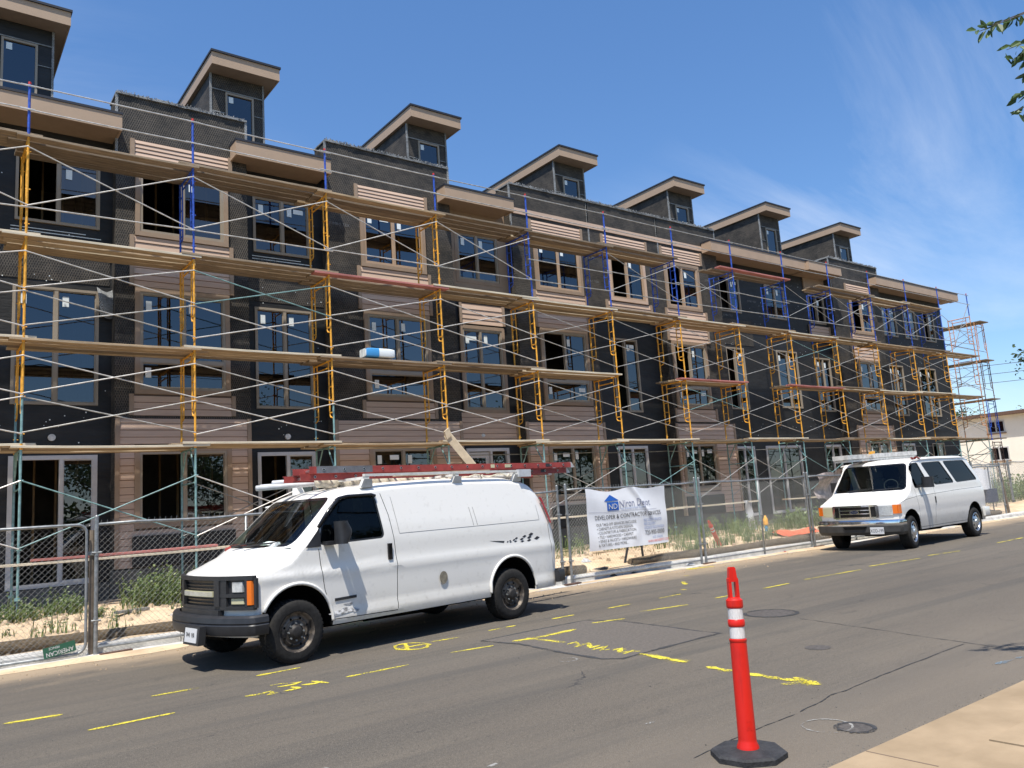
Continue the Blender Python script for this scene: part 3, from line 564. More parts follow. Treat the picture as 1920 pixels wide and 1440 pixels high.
blocks = [(3.43, 6.33, 3.80, 5.88, 3.92, 5.76, 0.35), (8.40, 12.20, 9.28, 11.33, 9.42, 11.20, 0.35), (14.40, 17.60, 15.15, 17.19, 15.30, 17.05, 0.35), (17.60, 20.90, 18.20, 20.20, 18.45, 20.0, 7.6), (20.90, 24.10, 21.05, 23.10, 21.20, 22.85, 0.35), (31.80, 35.80, 32.94, 34.90, 33.20, 34.80, 0.35)]
skip = [(b[0]+0.05, b[1]-0.05, b[6], 10.6, 1) for b in blocks]
m = MB(); wall(m, -4, 42.4, 0.1, 10.6, YD, dh+skip)
m.quad((42.4, YD, 0.1), (42.4, 30, 0.1), (42.4, 30, 10.6), (42.4, YD, 10.6)); m.quad((-4, YD, 0.1), (-4, 30, 0.1), (-4, 30, 10.6), (-4, YD, 10.6)); m.quad((-4, 30, 0.1), (42.4, 30, 0.1), (42.4, 30, 10.6), (-4, 30, 10.6))
bpart(m, 'dark_wall', 'felt')
for (a, c, z_) in [(-4, 3.4, 3.9), (6.36, 8.38, 4.0), (6.36, 8.38, 2.0+1.5), (24.15, 31.7, 3.7), (24.15, 31.7, 8.05), (35.85, 42.3, 3.8), (35.85, 42.3, 7.6), (17.65, 20.85, 3.8), (17.65, 20.85, 7.2)]:
    m = MB(); m.box(a, c, YD-0.007, YD-0.001, z_, z_+0.3); bpart(m, 'paper_lap', 'felt')
m = MB()
m.box(-4, 42.4, YD+0.02, 30, 10.45, 10.58); bpart(m, 'flat_roof', 'roof_edge')
# interior shell: floors, back partition and bare studs seen through open windows
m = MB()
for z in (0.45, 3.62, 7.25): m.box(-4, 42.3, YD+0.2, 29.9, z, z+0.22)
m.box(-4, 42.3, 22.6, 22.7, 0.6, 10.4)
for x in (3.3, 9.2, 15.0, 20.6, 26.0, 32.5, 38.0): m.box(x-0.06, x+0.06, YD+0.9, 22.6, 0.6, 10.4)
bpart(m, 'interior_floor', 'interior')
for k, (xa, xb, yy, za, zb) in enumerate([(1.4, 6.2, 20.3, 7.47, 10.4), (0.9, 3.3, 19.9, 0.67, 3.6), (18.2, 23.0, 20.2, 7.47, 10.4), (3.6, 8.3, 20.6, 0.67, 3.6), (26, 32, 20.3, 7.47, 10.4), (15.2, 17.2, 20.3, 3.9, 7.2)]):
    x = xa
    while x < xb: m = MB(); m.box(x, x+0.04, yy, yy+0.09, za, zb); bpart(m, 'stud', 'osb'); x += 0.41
# projecting blocks with parapets
GH = {}
for i, (x0, x1, p0, p1, w0, w1, zb) in enumerate(blocks):
    hs = [(w0, w1, 8.18, 9.70)] + ([(w0, w1, 4.62, 6.80), (w0, w1, 1.75, 3.27)] if zb < 1 else [])
    m = MB(); wall(m, x0, x1, zb, 11.36, YF, hs)
    for x in (x0, x1): m.quad((x, YF, zb), (x, YD+0.3, zb), (x, YD+0.3, 11.36), (x, YF, 11.36))
    m.quad((x0, YD+0.3, 10.3), (x1, YD+0.3, 10.3), (x1, YD+0.3, 11.36), (x0, YD+0.3, 11.36)); m.quad((x0, YF, zb), (x1, YF, zb), (x1, YD+0.3, zb), (x0, YD+0.3, zb))
    bpart(m, 'lath_wall', 'lath')
    m = MB(); rr = random.Random(i)                       # crimped lath edging the parapet
    a = x0-0.02
    while a < x1+0.02:
        b_ = min(a+rr.uniform(0.12, 0.3), x1+0.02); m.box(a, b_, YF-0.03-rr.uniform(0, 0.02), YD+0.32, 11.35+rr.uniform(0, 0.01), 11.39+rr.uniform(0, 0.03)); a = b_+0.001
    for q in range(int((x1-x0)/0.035)):                   # frayed wire ends
        a = x0+0.035*q+rr.uniform(0, 0.02); h_ = rr.uniform(0.015, 0.075); m.obox((a, YF-0.03+rr.uniform(-0.02, 0.02), 11.39+h_/2), (0.007, 0, 0), (0, 0.012, 0), (rr.uniform(-0.02, 0.02), 0, h_/2))
    m.box(x0-0.025, x0+0.03, YF-0.02, YF+0.02, 9.6, 11.36); m.box(x1-0.03, x1+0.025, YF-0.02, YF+0.02, 10.5, 11.36); tag(bpart(m, 'parapet_edge', 'lath_edge'), kind='stuff')
    tall = zb < 1
    siding(p0, p1, 9.86, 10.34, YF, exp=0.098)
    siding(p0, p1, 7.62 if not tall else 6.92, 8.08, YF)
    pl = ['pane', 'pane_blue', 'pane', 'pane', 'pane_purple', 'pane_purple'][i]
    op = [(0,), (), (), (0,), (0,), (0,)][i]
    window(w0, w1, 8.18, 9.70, YF, ((w0+w1)/2,), (), op, pl, trim='trim_brown' if i != 3 else 'siding', fm=['win_frame', 'fascia', 'fascia', 'fascia', 'fascia', 'fascia'][i])
    if tall:
        op2 = [(), (), (0,), (), (0,), ()][i]
        window(w0, w1, 4.62, 6.80, YF, ((w0+w1)/2,), (5.26,), op2, pl, trim='trim_brown')
        siding(p0, p1, 4.06, 4.52, YF)
        gx0, gx1 = (x0+0.1, x1-0.1) if i != 5 else (p0-0.5, p1+0.4)
        siding(gx0, gx1, 0.86, 4.0, YF, [(w0-0.1, w1+0.1, 1.65, 3.37)], exp=0.152)
        window(w0, w1, 1.75, 3.27, YF, ((w0+w1)/2,), (), (0,) if i == 0 else (), 'pane', trim='trim_brown', stick=i > 0)
        m = MB(); m.box(x0-0.01, x1+0.01, YF-0.06, YF+0.3, 0.05, 0.83); bpart(m, 'foundation_wall', 'foundation')
        m = MB(); m.box(w0-0.15, w1+0.15, YF-0.09, YF-0.062, 0.86, 1.50); bpart(m, 'membrane_sheet', 'felt')
# brown top band of the long block, dark infill between its panels
m = MB(); m.box(14.42, 24.08, YF-0.03, YF-0.002, 10.44, 10.62); bpart(m, 'trim_band', 'siding')
# strip between the second and third blocks: brown board from ground to eaves
m = MB(); wall(m, 12.25, 14.38, 7.55, 10.5, YD-0.04, [(12.6, 14.05, 8.22, 9.66)], depth=0.05); bpart(m, 'panel_board', 'trim_brown')
siding(12.6, 14.05, 6.9, 7.5, YD-0.03); siding(12.35, 14.3, 3.4, 4.3, YD-0.03, exp=0.152)
# recess windows and doors
for (a, c, mu) in recess + [(12.6, 14.05, 13.3)]:
    k = a
    window(a, c, 8.2 if k != 12.6 else 8.22, 9.66, YD, (mu,), (), (0,) if k == 1.57 else (), 'pane_blue' if k == 12.6 else 'pane', trim='trim_brown' if k == 12.6 else None)
    if k != 12.6: window(a, c, 4.3, 6.8, YD, (mu,), (), (), 'pane')
    else: window(12.6, 14.0, 4.38, 6.75, YD, (13.24,), (), (), 'pane_purple', trim='trim_brown')
    if k != 12.6:
        window(a, c, 0.62, 3.25, YD, (mu if k > 2 else 2.5,), (), (0,), 'pane', fm='white_frame', fw=0.085, stick=False)
    m = MB(); m.tube((a+0.75 if k < 12 else 13.1, YD, 3.62), (a+0.75 if k < 12 else 13.1, YD-0.05, 3.62), 0.07, 16); m.tube((a+0.75 if k < 12 else 13.1, YD-0.05, 3.62), (a+0.75 if k < 12 else 13.1, YD-0.055, 3.62), 0.045, 12); bpart(m, 'round_vent', 'galv')
# panelled entry door between the second and third blocks
dw = window(12.5, 14.0, 0.62, 3.27, YD, (13.36,), (), (0, 1), fm='white_frame', fw=0.09, stick=False)
m = MB(); wall(m, 12.6, 13.32, 0.72, 3.16, YD+0.03, [(12.74, 13.19, 1.9, 3.0)], depth=0.03); m.build('door_leaf', 'white_frame', dw)
m = MB(); m.quad((12.74, YD+0.05, 1.9), (13.19, YD+0.05, 1.9), (13.19, YD+0.05, 3.0), (12.74, YD+0.05, 3.0)); m.quad((13.4, YD+0.05, 0.72), (13.9, YD+0.05, 0.72), (13.9, YD+0.05, 3.16), (13.4, YD+0.05, 3.16)); m.build('door_glass', 'pane_blue', dw)
for h in dh[9:]:
    door = h[2] < 1; mid = (h[0]+h[1])/2
    window(h[0], h[1], h[2], h[3], YD, (mid,), (), ((0,) if (int(h[0]*7) % 3 == 0) else ()), 'pane_purple' if h[0] > 34 or (h[0] < 26 and h[2] > 8) else 'pane', fm='white_frame' if door else 'win_frame', fw=0.08 if door else 0.055, stick=not door)
# under-window flashing tape and brown piece under the fourth roof
for x0, x1, z in [(1.5, 3.2, 7.98), (6.55, 8.1, 8.02), (24.4, 25.9, 8.2), (27.3, 28.8, 8.18)]:
    m = MB(); m.box(x0, x1, YD-0.006, YD-0.002, z, z+0.018); bpart(m, 'flashing_tape', 'sticker'); m = MB(); m.box(x0, x1-0.3, YD-0.006, YD-0.002, z+0.07, z+0.085); bpart(m, 'flashing_tape', 'sticker')
siding(30.3, 31.7, 7.6, 8.3, YD-0.03); m = MB(); m.box(30.2, 31.75, YD-0.05, YD-0.005, 9.7, 10.45); bpart(m, 'panel_board', 'trim_brown')
for a, c in ((-4, 3.4), (6.36, 8.38), (12.22, 14.38), (17.62, 20.88), (24.12, 31.78), (35.82, 42.42)): m = MB(); m.box(a, c, YD-0.10, YD+0.3, 0.02, 0.60); bpart(m, 'foundation_wall', 'foundation')
for a, c, d, e in ((6.36, 8.38, 6.95, 7.9), (-4, 3.38, 6.95, 7.75), (24.12, 26.3, 7.1, 8.1)): m = MB(); m.box(a, c, YD-0.012, YD-0.001, d, e); bpart(m, 'lath_patch', 'lath')
m = MB(); m.grid(lambda u, v: (3.12+0.55*u+0.05*v, YD-0.05-0.12*math.sin(v*2.5)-0.03*math.sin(u*9), 6.9-0.62*v-0.1*math.sin(u*5)), 8, 8); bpart(m, 'loose_lath', 'lath_edge')
# roof overhangs with fascia and soffit
for x0, x1, zt in [(-4, 3.42, 10.62), (5.97, 8.30, 10.62), (11.80, 14.15, 10.62), (23.30, 29.45, 10.72), (29.35, 31.68, 10.72), (34.85, 42.75, 10.75)]:
    yo = 17.93 if x0 < 29 or x0 > 34 else 17.80
    m = MB(); m.box(x0, x1, yo+0.04, YD+0.05, zt-0.34, zt-0.30); ov = bpart(m, 'roof_overhang', 'trim_brown')
    m = MB(); m.box(x0, x1, yo, yo+0.04, zt-0.36, zt); m.box(x0-0.04, x0, yo, YF-0.04 if x0 > 0 else YD, zt-0.36, zt); m.box(x1, x1+0.04, yo, YF-0.04, zt-0.36, zt); m.build('fascia', 'fascia', ov)
    m = MB(); m.box(x0-0.05, x1+0.05, yo-0.02, YD+0.1, zt+0.002, zt+0.055); m.build('roof_membrane', 'roof_edge', ov)
# rooftop stair boxes
for k in range(0, 7):
    xl = 6.02*k; xr = xl+1.84
    if k == 0: xl, xr = -2.0, 2.72
    zt = 14.0+0.03*k; m = MB(); yb = 25.6
    w0, w1 = (xl+0.10, xr-0.30); q0, q1 = (xl+0.49, xl+1.26) if k else (1.36, 2.10)
    wall(m, w0, w1, 10.5, zt-0.34, 20.5, [(q0, q1, 11.9 if k else 11.2, 13.22)])
    m.quad((w0, 20.5, 10.5), (w0, yb, 10.5), (w0, yb, zt-0.34), (w0, 20.5, zt-0.34)); m.quad((w1, 20.5, 10.5), (w1, yb, 10.5), (w1, yb, zt-0.34), (w1, 20.5, zt-0.34)); m.quad((w0, yb, 10.5), (w1, yb, 10.5), (w1, yb, zt-0.34), (w0, yb, zt-0.34))
    bk = bpart(m, 'stair_box', 'lath' if k not in (0,) else 'felt')
    m = MB(); m.box(w0+0.05, w1-0.05, 21.6, 21.65, 10.5, 13.5); m.build('inner_wall', 'interior', bk)
    m = MB(); m.box(w0-0.02, w0+0.03, 20.47, 20.52, 10.5, zt-0.34); m.box(w1-0.03, w1+0.02, 20.47, 20.52, 10.5, zt-0.34); m.box(w0, w1, 20.475, 20.495, 13.24, 13.27); m.box(w0, q0, 20.478, 20.495, 12.6, 12.62); m.box(q1, w1, 20.478, 20.495, 12.7, 12.72); m.build('corner_lath', 'lath_edge', bk)
    m = MB(); m.box(xl+0.03, xr-0.03, 20.03, 25.9, zt-0.33, zt-0.02); m.build('soffit', 'trim_brown', bk)
    m = MB(); m.box(xl, xr, 20.0, 20.035, zt-0.34, zt); m.box(xl, xl+0.035, 20.036, 25.9, zt-0.34, zt); m.box(xr-0.035, xr, 20.036, 25.9, zt-0.34, zt); m.build('fascia', 'fascia', bk)
    m = MB(); m.box(xl-0.03, xr+0.03, 19.96, 25.95, zt+0.002, zt+0.06); m.build('roof_membrane', 'roof_edge', bk)
    z0 = 11.9 if k else 11.2; m = MB(); f = 0.05
    m.box(q0, q0+f, 20.46, 20.55, z0, 13.22); m.box(q1-f, q1, 20.46, 20.55, z0, 13.22); m.box(q0+f, q1-f, 20.46, 20.55, 13.17, 13.22); m.box(q0+f, q1-f, 20.46, 20.55, z0, z0+f); m.build('window_frame', 'win_frame', bk)
    m = MB(); m.quad((q0+f, 20.51, z0+f), (q1-f, 20.51, z0+f), (q1-f, 20.51, 13.17), (q0+f, 20.51, 13.17)); m.build('window_pane', 'pane' if k < 2 else 'pane_purple', bk)
    m = MB(); m.quad((q0+0.1, 20.5, 12.95), (q0+0.22, 20.5, 12.95), (q0+0.22, 20.5, 13.12), (q0+0.1, 20.5, 13.12)); m.build('sticker', 'sticker', bk)

# maker's print on the black paper, cap nails
def wall_print(x, z, Y, sz=0.13):
    me = text_mesh('JUMBO TEX', sz, name='paper_print', res=1, align='LEFT'); 
    for v in me.vertices: v.co = Vector((x+v.co.x, Y-0.004, z+v.co.y))
    me.materials.clear(); me.materials.append(MT['ink_print']); o = link('paper_print', me, bld); o.location = -BO
for x, z, Y in [(11.42, 9.45, YF), (11.45, 8.35, YF), (17.25, 9.4, YF), (17.3, 8.6, YF), (8.45, 9.1, YF), (1.7, 7.82, YD-0.012), (6.6, 7.98, YD-0.012), (23.3, 9.3, YF), (24.6, 8.2, YD-0.012), (28.9, 9.2, YD), (26.2, 8.9, YD)]: wall_print(x, z, Y, 0.11)
rn = random.Random(17); m = MB()
for k in range(900):
    x = rn.uniform(-1, 42); z = rn.choice([3.9, 4.0, 4.1, 7.0, 7.1, 7.9, 8.0, 9.8, 10.0])+rn.gauss(0, 0.12) if rn.random() < 0.5 else rn.uniform(3.4, 10.2)
    if any(b_[0]-0.02 < x < b_[1]+0.02 for b_ in blocks) or 12.2 < x < 14.4 or any(h[0]-0.1 < x < h[1]+0.1 and h[2]-0.1 < z < h[3]+0.1 for h in dh): continue
    q = rn.uniform(0.006, 0.013); m.quad((x-q, YD-0.014, z-q), (x+q, YD-0.014, z-q), (x+q, YD-0.014, z+q), (x-q, YD-0.014, z+q))
tag(bpart(m, 'cap_nails', 'sticker'), kind='stuff')
# ================================================================== scaffold
SX0, BAY, SY, SW = 1.610, 3.05, 16.90, 1.03
LV = [3.25, 5.25, 7.25, 9.25]; TOP = 10.38; NP = 14
px = lambda i: SX0 + BAY*i
scf = empty('scaffold', (px(6), SY, 0.2)); tag(scf, 'long frame scaffold of yellow, blue and teal steel standing along the whole townhouse front', 'scaffold')
SO = Vector((px(6), SY, 0.2))
def frame_mesh(c, lower=None, h=1.995):
    m = MB(); r = 0.0225
    for s, y in ((1, 0.0), (-1, SW)):
        if lower: m.tube((0, y, 0.95), (0, y, h), r, 8, 0); m.tube((0, y, 0), (0, y, 0.95), r, 8, 1)
        else: m.tube((0, y, 0), (0, y, h), r, 8, 0)
        yi = y+s*0.19                                    # climbing ladder inside each leg, rounded foot
        pts = [(0, yi, h-0.06), (0, yi, 0.72)] + [(0, yi-s*0.0 + s*0.0 - s*0.10*(1-math.cos(t)) , 0.72-0.10*math.sin(t)) for t in (0.5, 1.0, 1.57)] + [(0, y, 0.60)]
        m.path(pts, 0.0165, 6, 0)
        for k in range(4): z = h-0.36-0.30*k; m.tube((0, y, z), (0, yi, z), 0.014, 6, 0)
    m.tube((0, 0, h-0.05), (0, SW, h-0.05), 0.021, 8, 0); m.tube((0, 0.19, h-0.20), (0, SW-0.19, h-0.20), 0.018, 8, 0)
    for y in (0, SW):                                    # brace pins and coupling collars
        for z in (0.24, 0.93, 1.69): m.tube((-0.035, y, z), (0.05, y, z), 0.011, 5, 0)
        m.tube((0, y, -0.05), (0, y, 0.06), 0.027, 8, 0)
    return m.mesh('frame', [c, lower or c])
def base_mesh(c):
    m = MB(); h = LV[0]-0.55; r = 0.0225
    for s, y in ((1, 0), (-1, SW)):
        m.tube((0, y, 0), (0, y, h), r, 8); m.tube((0, y, h-0.62), (0, y+s*0.36, h-0.06), 0.017, 6); m.tube((0, y, -0.02), (0, y, 0.03), 0.05, 8)
        m.tube((0, y, -0.42), (0, y, 0), 0.014, 6); m.box(-0.07, 0.07, y-0.07, y+0.07, -0.44, -0.42)
        for z in (0.86, 2.10): m.tube((-0.035, y, z), (0.05, y, z), 0.011, 5)
    m.tube((0, 0, h-0.05), (0, SW, h-0.05), 0.021, 8); m.tube((0, 0, h-0.75), (0, SW, h-0.75), 0.018, 8)
    return m.mesh('frame', [c])
FM = {'y': frame_mesh('yellow'), 'b': frame_mesh('blue'), 'yt': frame_mesh('yellow', 'teal'), 'o': frame_mesh('orange_steel'), 'r': frame_mesh('rust_steel')}
BM = base_mesh('teal')
gp = MB(); gp.tube((0, 0, 0), (0, 0, TOP-LV[3]-0.02), 0.025, 8, 0); gp.tube((0, 0, TOP-LV[3]-0.06), (0, 0, TOP-LV[3]-0.01), 0.0275, 8, 1); GPM = gp.mesh('guard_post', ['blue', 'red_tape'])
def sl(name, me, x, y, z): o = link(name, me, scf); o.location = Vector((x, y, z))-SO; return o
top_c = 'ybyybbbbbbbbbb'
for i in range(NP):
    sl('base_frame', BM, px(i), SY, 0.55)
    sl('frame', FM['yt' if i in (0, 2) else ('o' if i == 13 else 'y')], px(i), SY, LV[0]); sl('frame', FM['o' if i == 13 else 'y'], px(i), SY, LV[1])
    if i < 13: sl('frame', FM[top_c[i]], px(i), SY, LV[2])
    else: sl('frame', FM['o'], px(i), SY, LV[2])
    sl('guard_post', GPM, px(i), SY, LV[3])
def xbrace(x0, x1, za, zb, y, mt='galv', sag=0):
    m = MB(); mt = 'galv_mid' if (mt == 'galv' and (x0 > 13.5 or (x0*3.7+za) % 1 < 0.25)) else mt; q_ = 0.0125 if x0 < 13 else 0.0105; m.tube((x0, y, za), (x1, y, zb), q_, 6); m.tube((x0, y-0.03, zb), (x1, y-0.03, za), q_, 6); xm, zm_ = (x0+x1)/2, (za+zb)/2; m.tube((xm, y-0.045, zm_), (xm, y+0.015, zm_), 0.009, 6); o = m.build('cross_brace', mt, scf); o.location = -SO
    return o
def rail(x0, x1, za, zb, y, mt='galv', r=0.0135):
    mt = 'galv_mid' if mt == 'galv' and x0 > 10 else mt
    m = MB(); n = 6; sg = random.uniform(0.0, 0.02); m.path([(x0+(x1-x0)*t/n, y, za+(zb-za)*t/n-sg*4*(t/n)*(1-t/n)) for t in range(n+1)], r, 6); o = m.build('guard_rail', mt, scf); o.location = -SO
rb = random.Random(5); jit = lambda: rb.uniform(-0.02, 0.02)
for i in range(NP-1):
    a, c = px(i), px(i+1)
    xbrace(a, c, 2.64+jit(), 1.43+jit(), SY-0.04, 'teal' if i in (0, 3, 5, 8) else 'galv')
    if i % 3 == 1: xbrace(a, c, 2.64, 1.43, SY+SW+0.03, 'galv_dull')
    for l in (0, 1):
        b0 = LV[l]; xbrace(a, c, b0+1.69, b0+0.97+jit(), SY-0.04, 'teal' if (i*3+l) % 7 == 4 else 'galv'); xbrace(a, c, b0+0.92, b0+0.24+jit(), SY-0.045, 'galv')
    b0 = LV[2]
    if i not in (4, 7): xbrace(a, c, b0+1.77, b0+0.60+jit(), SY-0.04)
    rail(a-0.1, c+0.1, b0+0.56+jit(), b0+0.56+jit(), SY-0.06)
    if i > 3: rail(a-0.1, c+0.1, b0+1.18+jit(), b0+1.12+jit(), SY-0.06)
    rail(a-0.15, c+0.15, 10.28+jit(), 10.28+jit(), SY-0.03); rail(a-0.15, c+0.15, 9.80+jit(), 9.80+jit(), SY-0.035)
    if i > 2: rail(a, c, 3.02+jit(), 3.02+jit(), SY+SW+0.04, 'galv_dull')
# half bay running out of the picture on the left
for l in (0, 1): b0 = LV[l]; xbrace(px(0)-BAY, px(0), b0+1.69, b0+0.97, SY-0.04); xbrace(px(0)-BAY, px(0), b0+0.92, b0+0.24, SY-0.045)
xbrace(px(0)-BAY, px(0), LV[2]+1.77, LV[2]+0.6, SY-0.04); xbrace(px(0)-BAY, px(0), 2.64, 1.43, SY-0.04)
for z in (10.28, 9.8, LV[2]+0.56): rail(px(0)-BAY, px(0)+0.1, z, z, SY-0.03)
# return scaffold round the far end of the building
for k, (x, y, cs) in enumerate([(43.35, 17.6, 'rbro'), (43.35, 20.4, 'orbr'), (43.35, 23.2, 'rrrr')]):
    for l in range(4):
        z = [0.55+0.6, 3.25, 5.25, 7.25][l]; o = sl('end_frame', FM[cs[l]], x, y, z); o.rotation_euler = (0, 0, -math.pi/2)
    m = MB(); m.tube((x, y, 0.2), (x, y, 1.2), 0.022, 6); m.tube((x+SW, y, 0.2), (x+SW, y, 1.2), 0.022, 6); o = m.build('end_leg', 'rust_steel', scf); o.location = -SO
    if k < 2:
        for l in range(4):
            m = MB()
            for xx in (x, x+SW): m.tube((xx, y, LV[l]-0.3), (xx, y+2.8, LV[l]-1.5), 0.013, 5); m.tube((xx, y, LV[l]-1.5), (xx, y+2.8, LV[l]-0.3), 0.013, 5)
            o = m.build('cross_brace', 'galv_dull', scf); o.location = -SO
        for l in range(4):
            m = MB(); m.box(x+0.05, x+SW-0.05, y-0.3, y+3.0, LV[l], LV[l]+0.045); pk = m.build('timber_deck', 'plank3'); tag(pk, '%s timber deck on the scaffold round the far end, %s bay from the street' % (['lowest', 'second-lowest', 'second-highest', 'highest'][l], ORD[k]), 'timber deck', 'decks of the end scaffold')
m = MB(); m.tube((41.22, 16.86, 9.85), (41.0, 17.6, 8.0), 0.015, 6, 0); o = m.build('raking_tube', 'galv', scf); o.location = -SO
# ---------------------------------------------------------------- planks
lvname = ['lowest', 'second', 'third', 'top']; rowname = ['street-side', 'middle', 'wall-side']
pr = random.Random(21)
def plank(x0, x1, y, z, mt, lab, grp='planks laid on the scaffold', wd=0.235, th=0.046, tilt=0.0, name='scaffold_plank'):
    L_ = x1-x0; m = MB(); n = 10; sg = pr.uniform(0.0, 0.022); sk = pr.uniform(-0.02, 0.02); tw = pr.uniform(-0.006, 0.006)
    def ring(t):
        zc = -sg*4*t*(1-t); yc = sk*(t-0.5); k = tw*(t-0.5); e = 0.004
        return [(t*L_-L_/2, yc-wd/2, zc-k+e), (t*L_-L_/2, yc-wd/2+e, zc-k), (t*L_-L_/2, yc+wd/2-e, zc+k), (t*L_-L_/2, yc+wd/2, zc+k+e), (t*L_-L_/2, yc+wd/2, zc+k+th-e), (t*L_-L_/2, yc+wd/2-e, zc+k+th), (t*L_-L_/2, yc-wd/2+e, zc-k+th), (t*L_-L_/2, yc-wd/2, zc-k+th-e)]
    R_ = [ring(t/n) for t in range(n+1)]
    k0 = 0
    for r_ in R_: m.v += r_
    for i in range(n):
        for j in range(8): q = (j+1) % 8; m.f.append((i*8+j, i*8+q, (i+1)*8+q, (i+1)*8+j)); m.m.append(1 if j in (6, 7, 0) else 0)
    m.f += [tuple(range(8))[::-1], tuple(n*8+j for j in range(8))]; m.m += [0, 0]
    o = m.build(name, [mt, 'plank_edge_sunlit' if mt in ('plank0', 'plank2') and pr.random() < 0.7 else mt]); o.location = ((x0+x1)/2, y, z); o.rotation_euler = (0, tilt, 0); tag(o, lab, 'plank', grp); return o
decks = {0: range(0, 13), 1: [0, 1, 2, 3, 4, 6, 8, 9, 10, 11, 12], 2: range(0, 13), 3: [0, 1, 2, 3, 4, 5, 7, 9, 10, 11]}
for l in range(4):
    for i in list(decks[l]):
        for rw in range(4 if i < 7 else 3):
            ex0, ex1 = pr.uniform(0.12, 0.42), pr.uniform(0.10, 0.36)
            if l == 3 and i in (7, 9): ex0 = pr.uniform(0.7, 1.0)
            if l == 1 and i == 8: ex0 = pr.uniform(0.4, 0.7)
            z = LV[l]-0.02 + (0.046 if i % 2 else 0.0) + pr.uniform(0, 0.004)
            mt = 'plank%d' % pr.choice([0, 0, 1, 2, 3] if l < 3 else [0, 1, 3, 3])
            if l == 3 and i in (0, 1): mt = 'plank3' if rw else 'plank1'
            if (l == 2 and i == 2 and rw == 0) or (l == 1 and i in (6, 8) and rw == 0) or (l == 3 and i == 7 and rw == 0): mt = 'plank_red'
            if l == 2 and i in (1, 2): mt = 'plank1' if mt != 'plank_red' else mt
            rn = ['outermost', 'second row from the street', 'third row from the street', 'innermost'][rw]
            tone = {'plank0': 'tan', 'plank1': 'grey-brown', 'plank2': 'pale', 'plank3': 'dark weathered', 'plank_red': 'reddish'}[mt]
            nm = 'leftmost' if i == 0 else ORD[i]
            plank(px(i)-ex0, px(i+1)+ex1, SY+0.10+0.262*rw+pr.uniform(-0.008, 0.008) - (0.05 if rw == 0 else 0), z, mt, '%s plank, %s deck, %s bay%s, %s' % (tone, lvname[l], nm, '' if i == 0 else ' from the left', rn))
for l in range(4):
    for rw in range(3): plank(px(0)-BAY-0.3, px(0)+pr.uniform(0.1, 0.45), SY+0.10+0.262*rw, LV[l]+0.03, 'plank%d' % (1 if l == 3 else 0), '%s deck plank running out at the left edge of the photo, %s row' % (lvname[l], ORD[rw]))
plank(px(0)-0.9, px(1)+0.95, SY+0.08, 1.14, 'plank2', 'tan low plank behind the fence left of the van, under the red one')
plank(px(0)+0.2, px(1)+0.42, SY+0.08, 1.19, 'plank_red', 'red-painted low plank behind the fence left of the van')
for k, (a, c) in enumerate([(9.2, 12.6), (12.2, 15.9), (15.5, 19.2), (18.8, 23.0), (24.6, 28.2), (28, 31.5)]):
    plank(a, c, SY+0.08, 1.15+0.02*(k % 2), 'plank2', ['knee-high plank behind the fence just right of the panel van', 'knee-high plank passing behind the white banner', 'knee-high plank behind the fence right of the banner', 'knee-high plank ending at the hanging plastic sheet', 'knee-high plank behind the nose of the passenger van', 'knee-high plank hidden behind the passenger van roof'][k])
# loose things on the scaffold
t = empty('sack', (8.95, SY+0.12, LV[1]+0.075)); tag(t, 'blue and white paper sack lying on the second scaffold deck', 'sack')
def pillow(L_, W_, H_):
    def f(u, v):
        a = 2*math.pi*v; q = min(1, 14*u*(1-u)+0.25); cx = (abs(math.cos(a))**0.35)*(1 if math.cos(a) > 0 else -1); cz = (abs(math.sin(a))**0.35)*(1 if math.sin(a) > 0 else -1)
        return ((u-0.5)*L_, cx*W_/2*q**0.3, H_/2*cz*q**0.5+H_/2)
    return f
def bulge(L_, W_, H_, u0=0.0, u1=1.0, e=0.0):
    def f(u, v):
        u = u0+(u1-u0)*u; a = 2*math.pi*v; q = 1-0.14*abs(2*u-1)**6; sq = lambda k: math.copysign(abs(k)**0.28, k)
        return ((u-0.5)*L_, sq(math.cos(a))*(W_/2*q+e), H_/2+sq(math.sin(a))*(H_/2*q+e))
    return f
m = MB(); g0 = bulge(0.78, 0.36, 0.22); m.grid(g0, 14, 24); m.poly([g0(0, k/24) for k in range(24)]); m.poly([g0(1, k/24) for k in range(24)][::-1]); m.build('sack_body', 'sticker', t, smooth=True, angle=45)
m = MB(); m.grid(bulge(0.78, 0.36, 0.22, 0.02, 0.45, 0.003), 8, 24); m.build('printed_band', 'bag_blue', t, smooth=True, angle=45)
lean = empty('leaning_board', (10.55, 16.62, 3.45)); tag(lean, 'pale cut board leaning down from the lowest deck behind the van ladder', 'board')
m = MB(); d = Vector((1.05, -0.1, -1.25)).normalized(); m.obox(Vector((0.55, -0.05, -0.66)), d*0.86, Vector((0.03, 0.02, 0)), d.cross(Vector((0, 1, 0)))*0.10); m.build('board_blade', 'cardboard', lean)
m = MB(); m.obox((0.0, -0.03, 0.0), (0.07, 0, 0.05), (0, 0.03, 0), (-0.03, 0, 0.10)); m.build('board_end', 'cardboard', lean)
tp = empty('plastic_sheet', (22.2, 16.75, 0.25)); tag(tp, 'crumpled white plastic sheet hanging from the scaffold behind the fence', 'plastic sheet')
m = MB(); m.grid(lambda u, v: (-0.22+0.22*u+v*(0.10+0.34*u)+0.02*math.sin(v*14+u*4), -0.05*math.sin(u*8+v*3)-0.03*math.sin(v*11+u*3), 1.0-1.0*v+0.03*math.sin(u*9)*v), 24, 24); m.build('sheet', 'tarp', tp, smooth=True)
tp = empty('brown_tarp', (25.6, 15.4, 0.3)); tag(tp, 'brown mottled tarp draped behind the fence beside the passenger van', 'tarp')
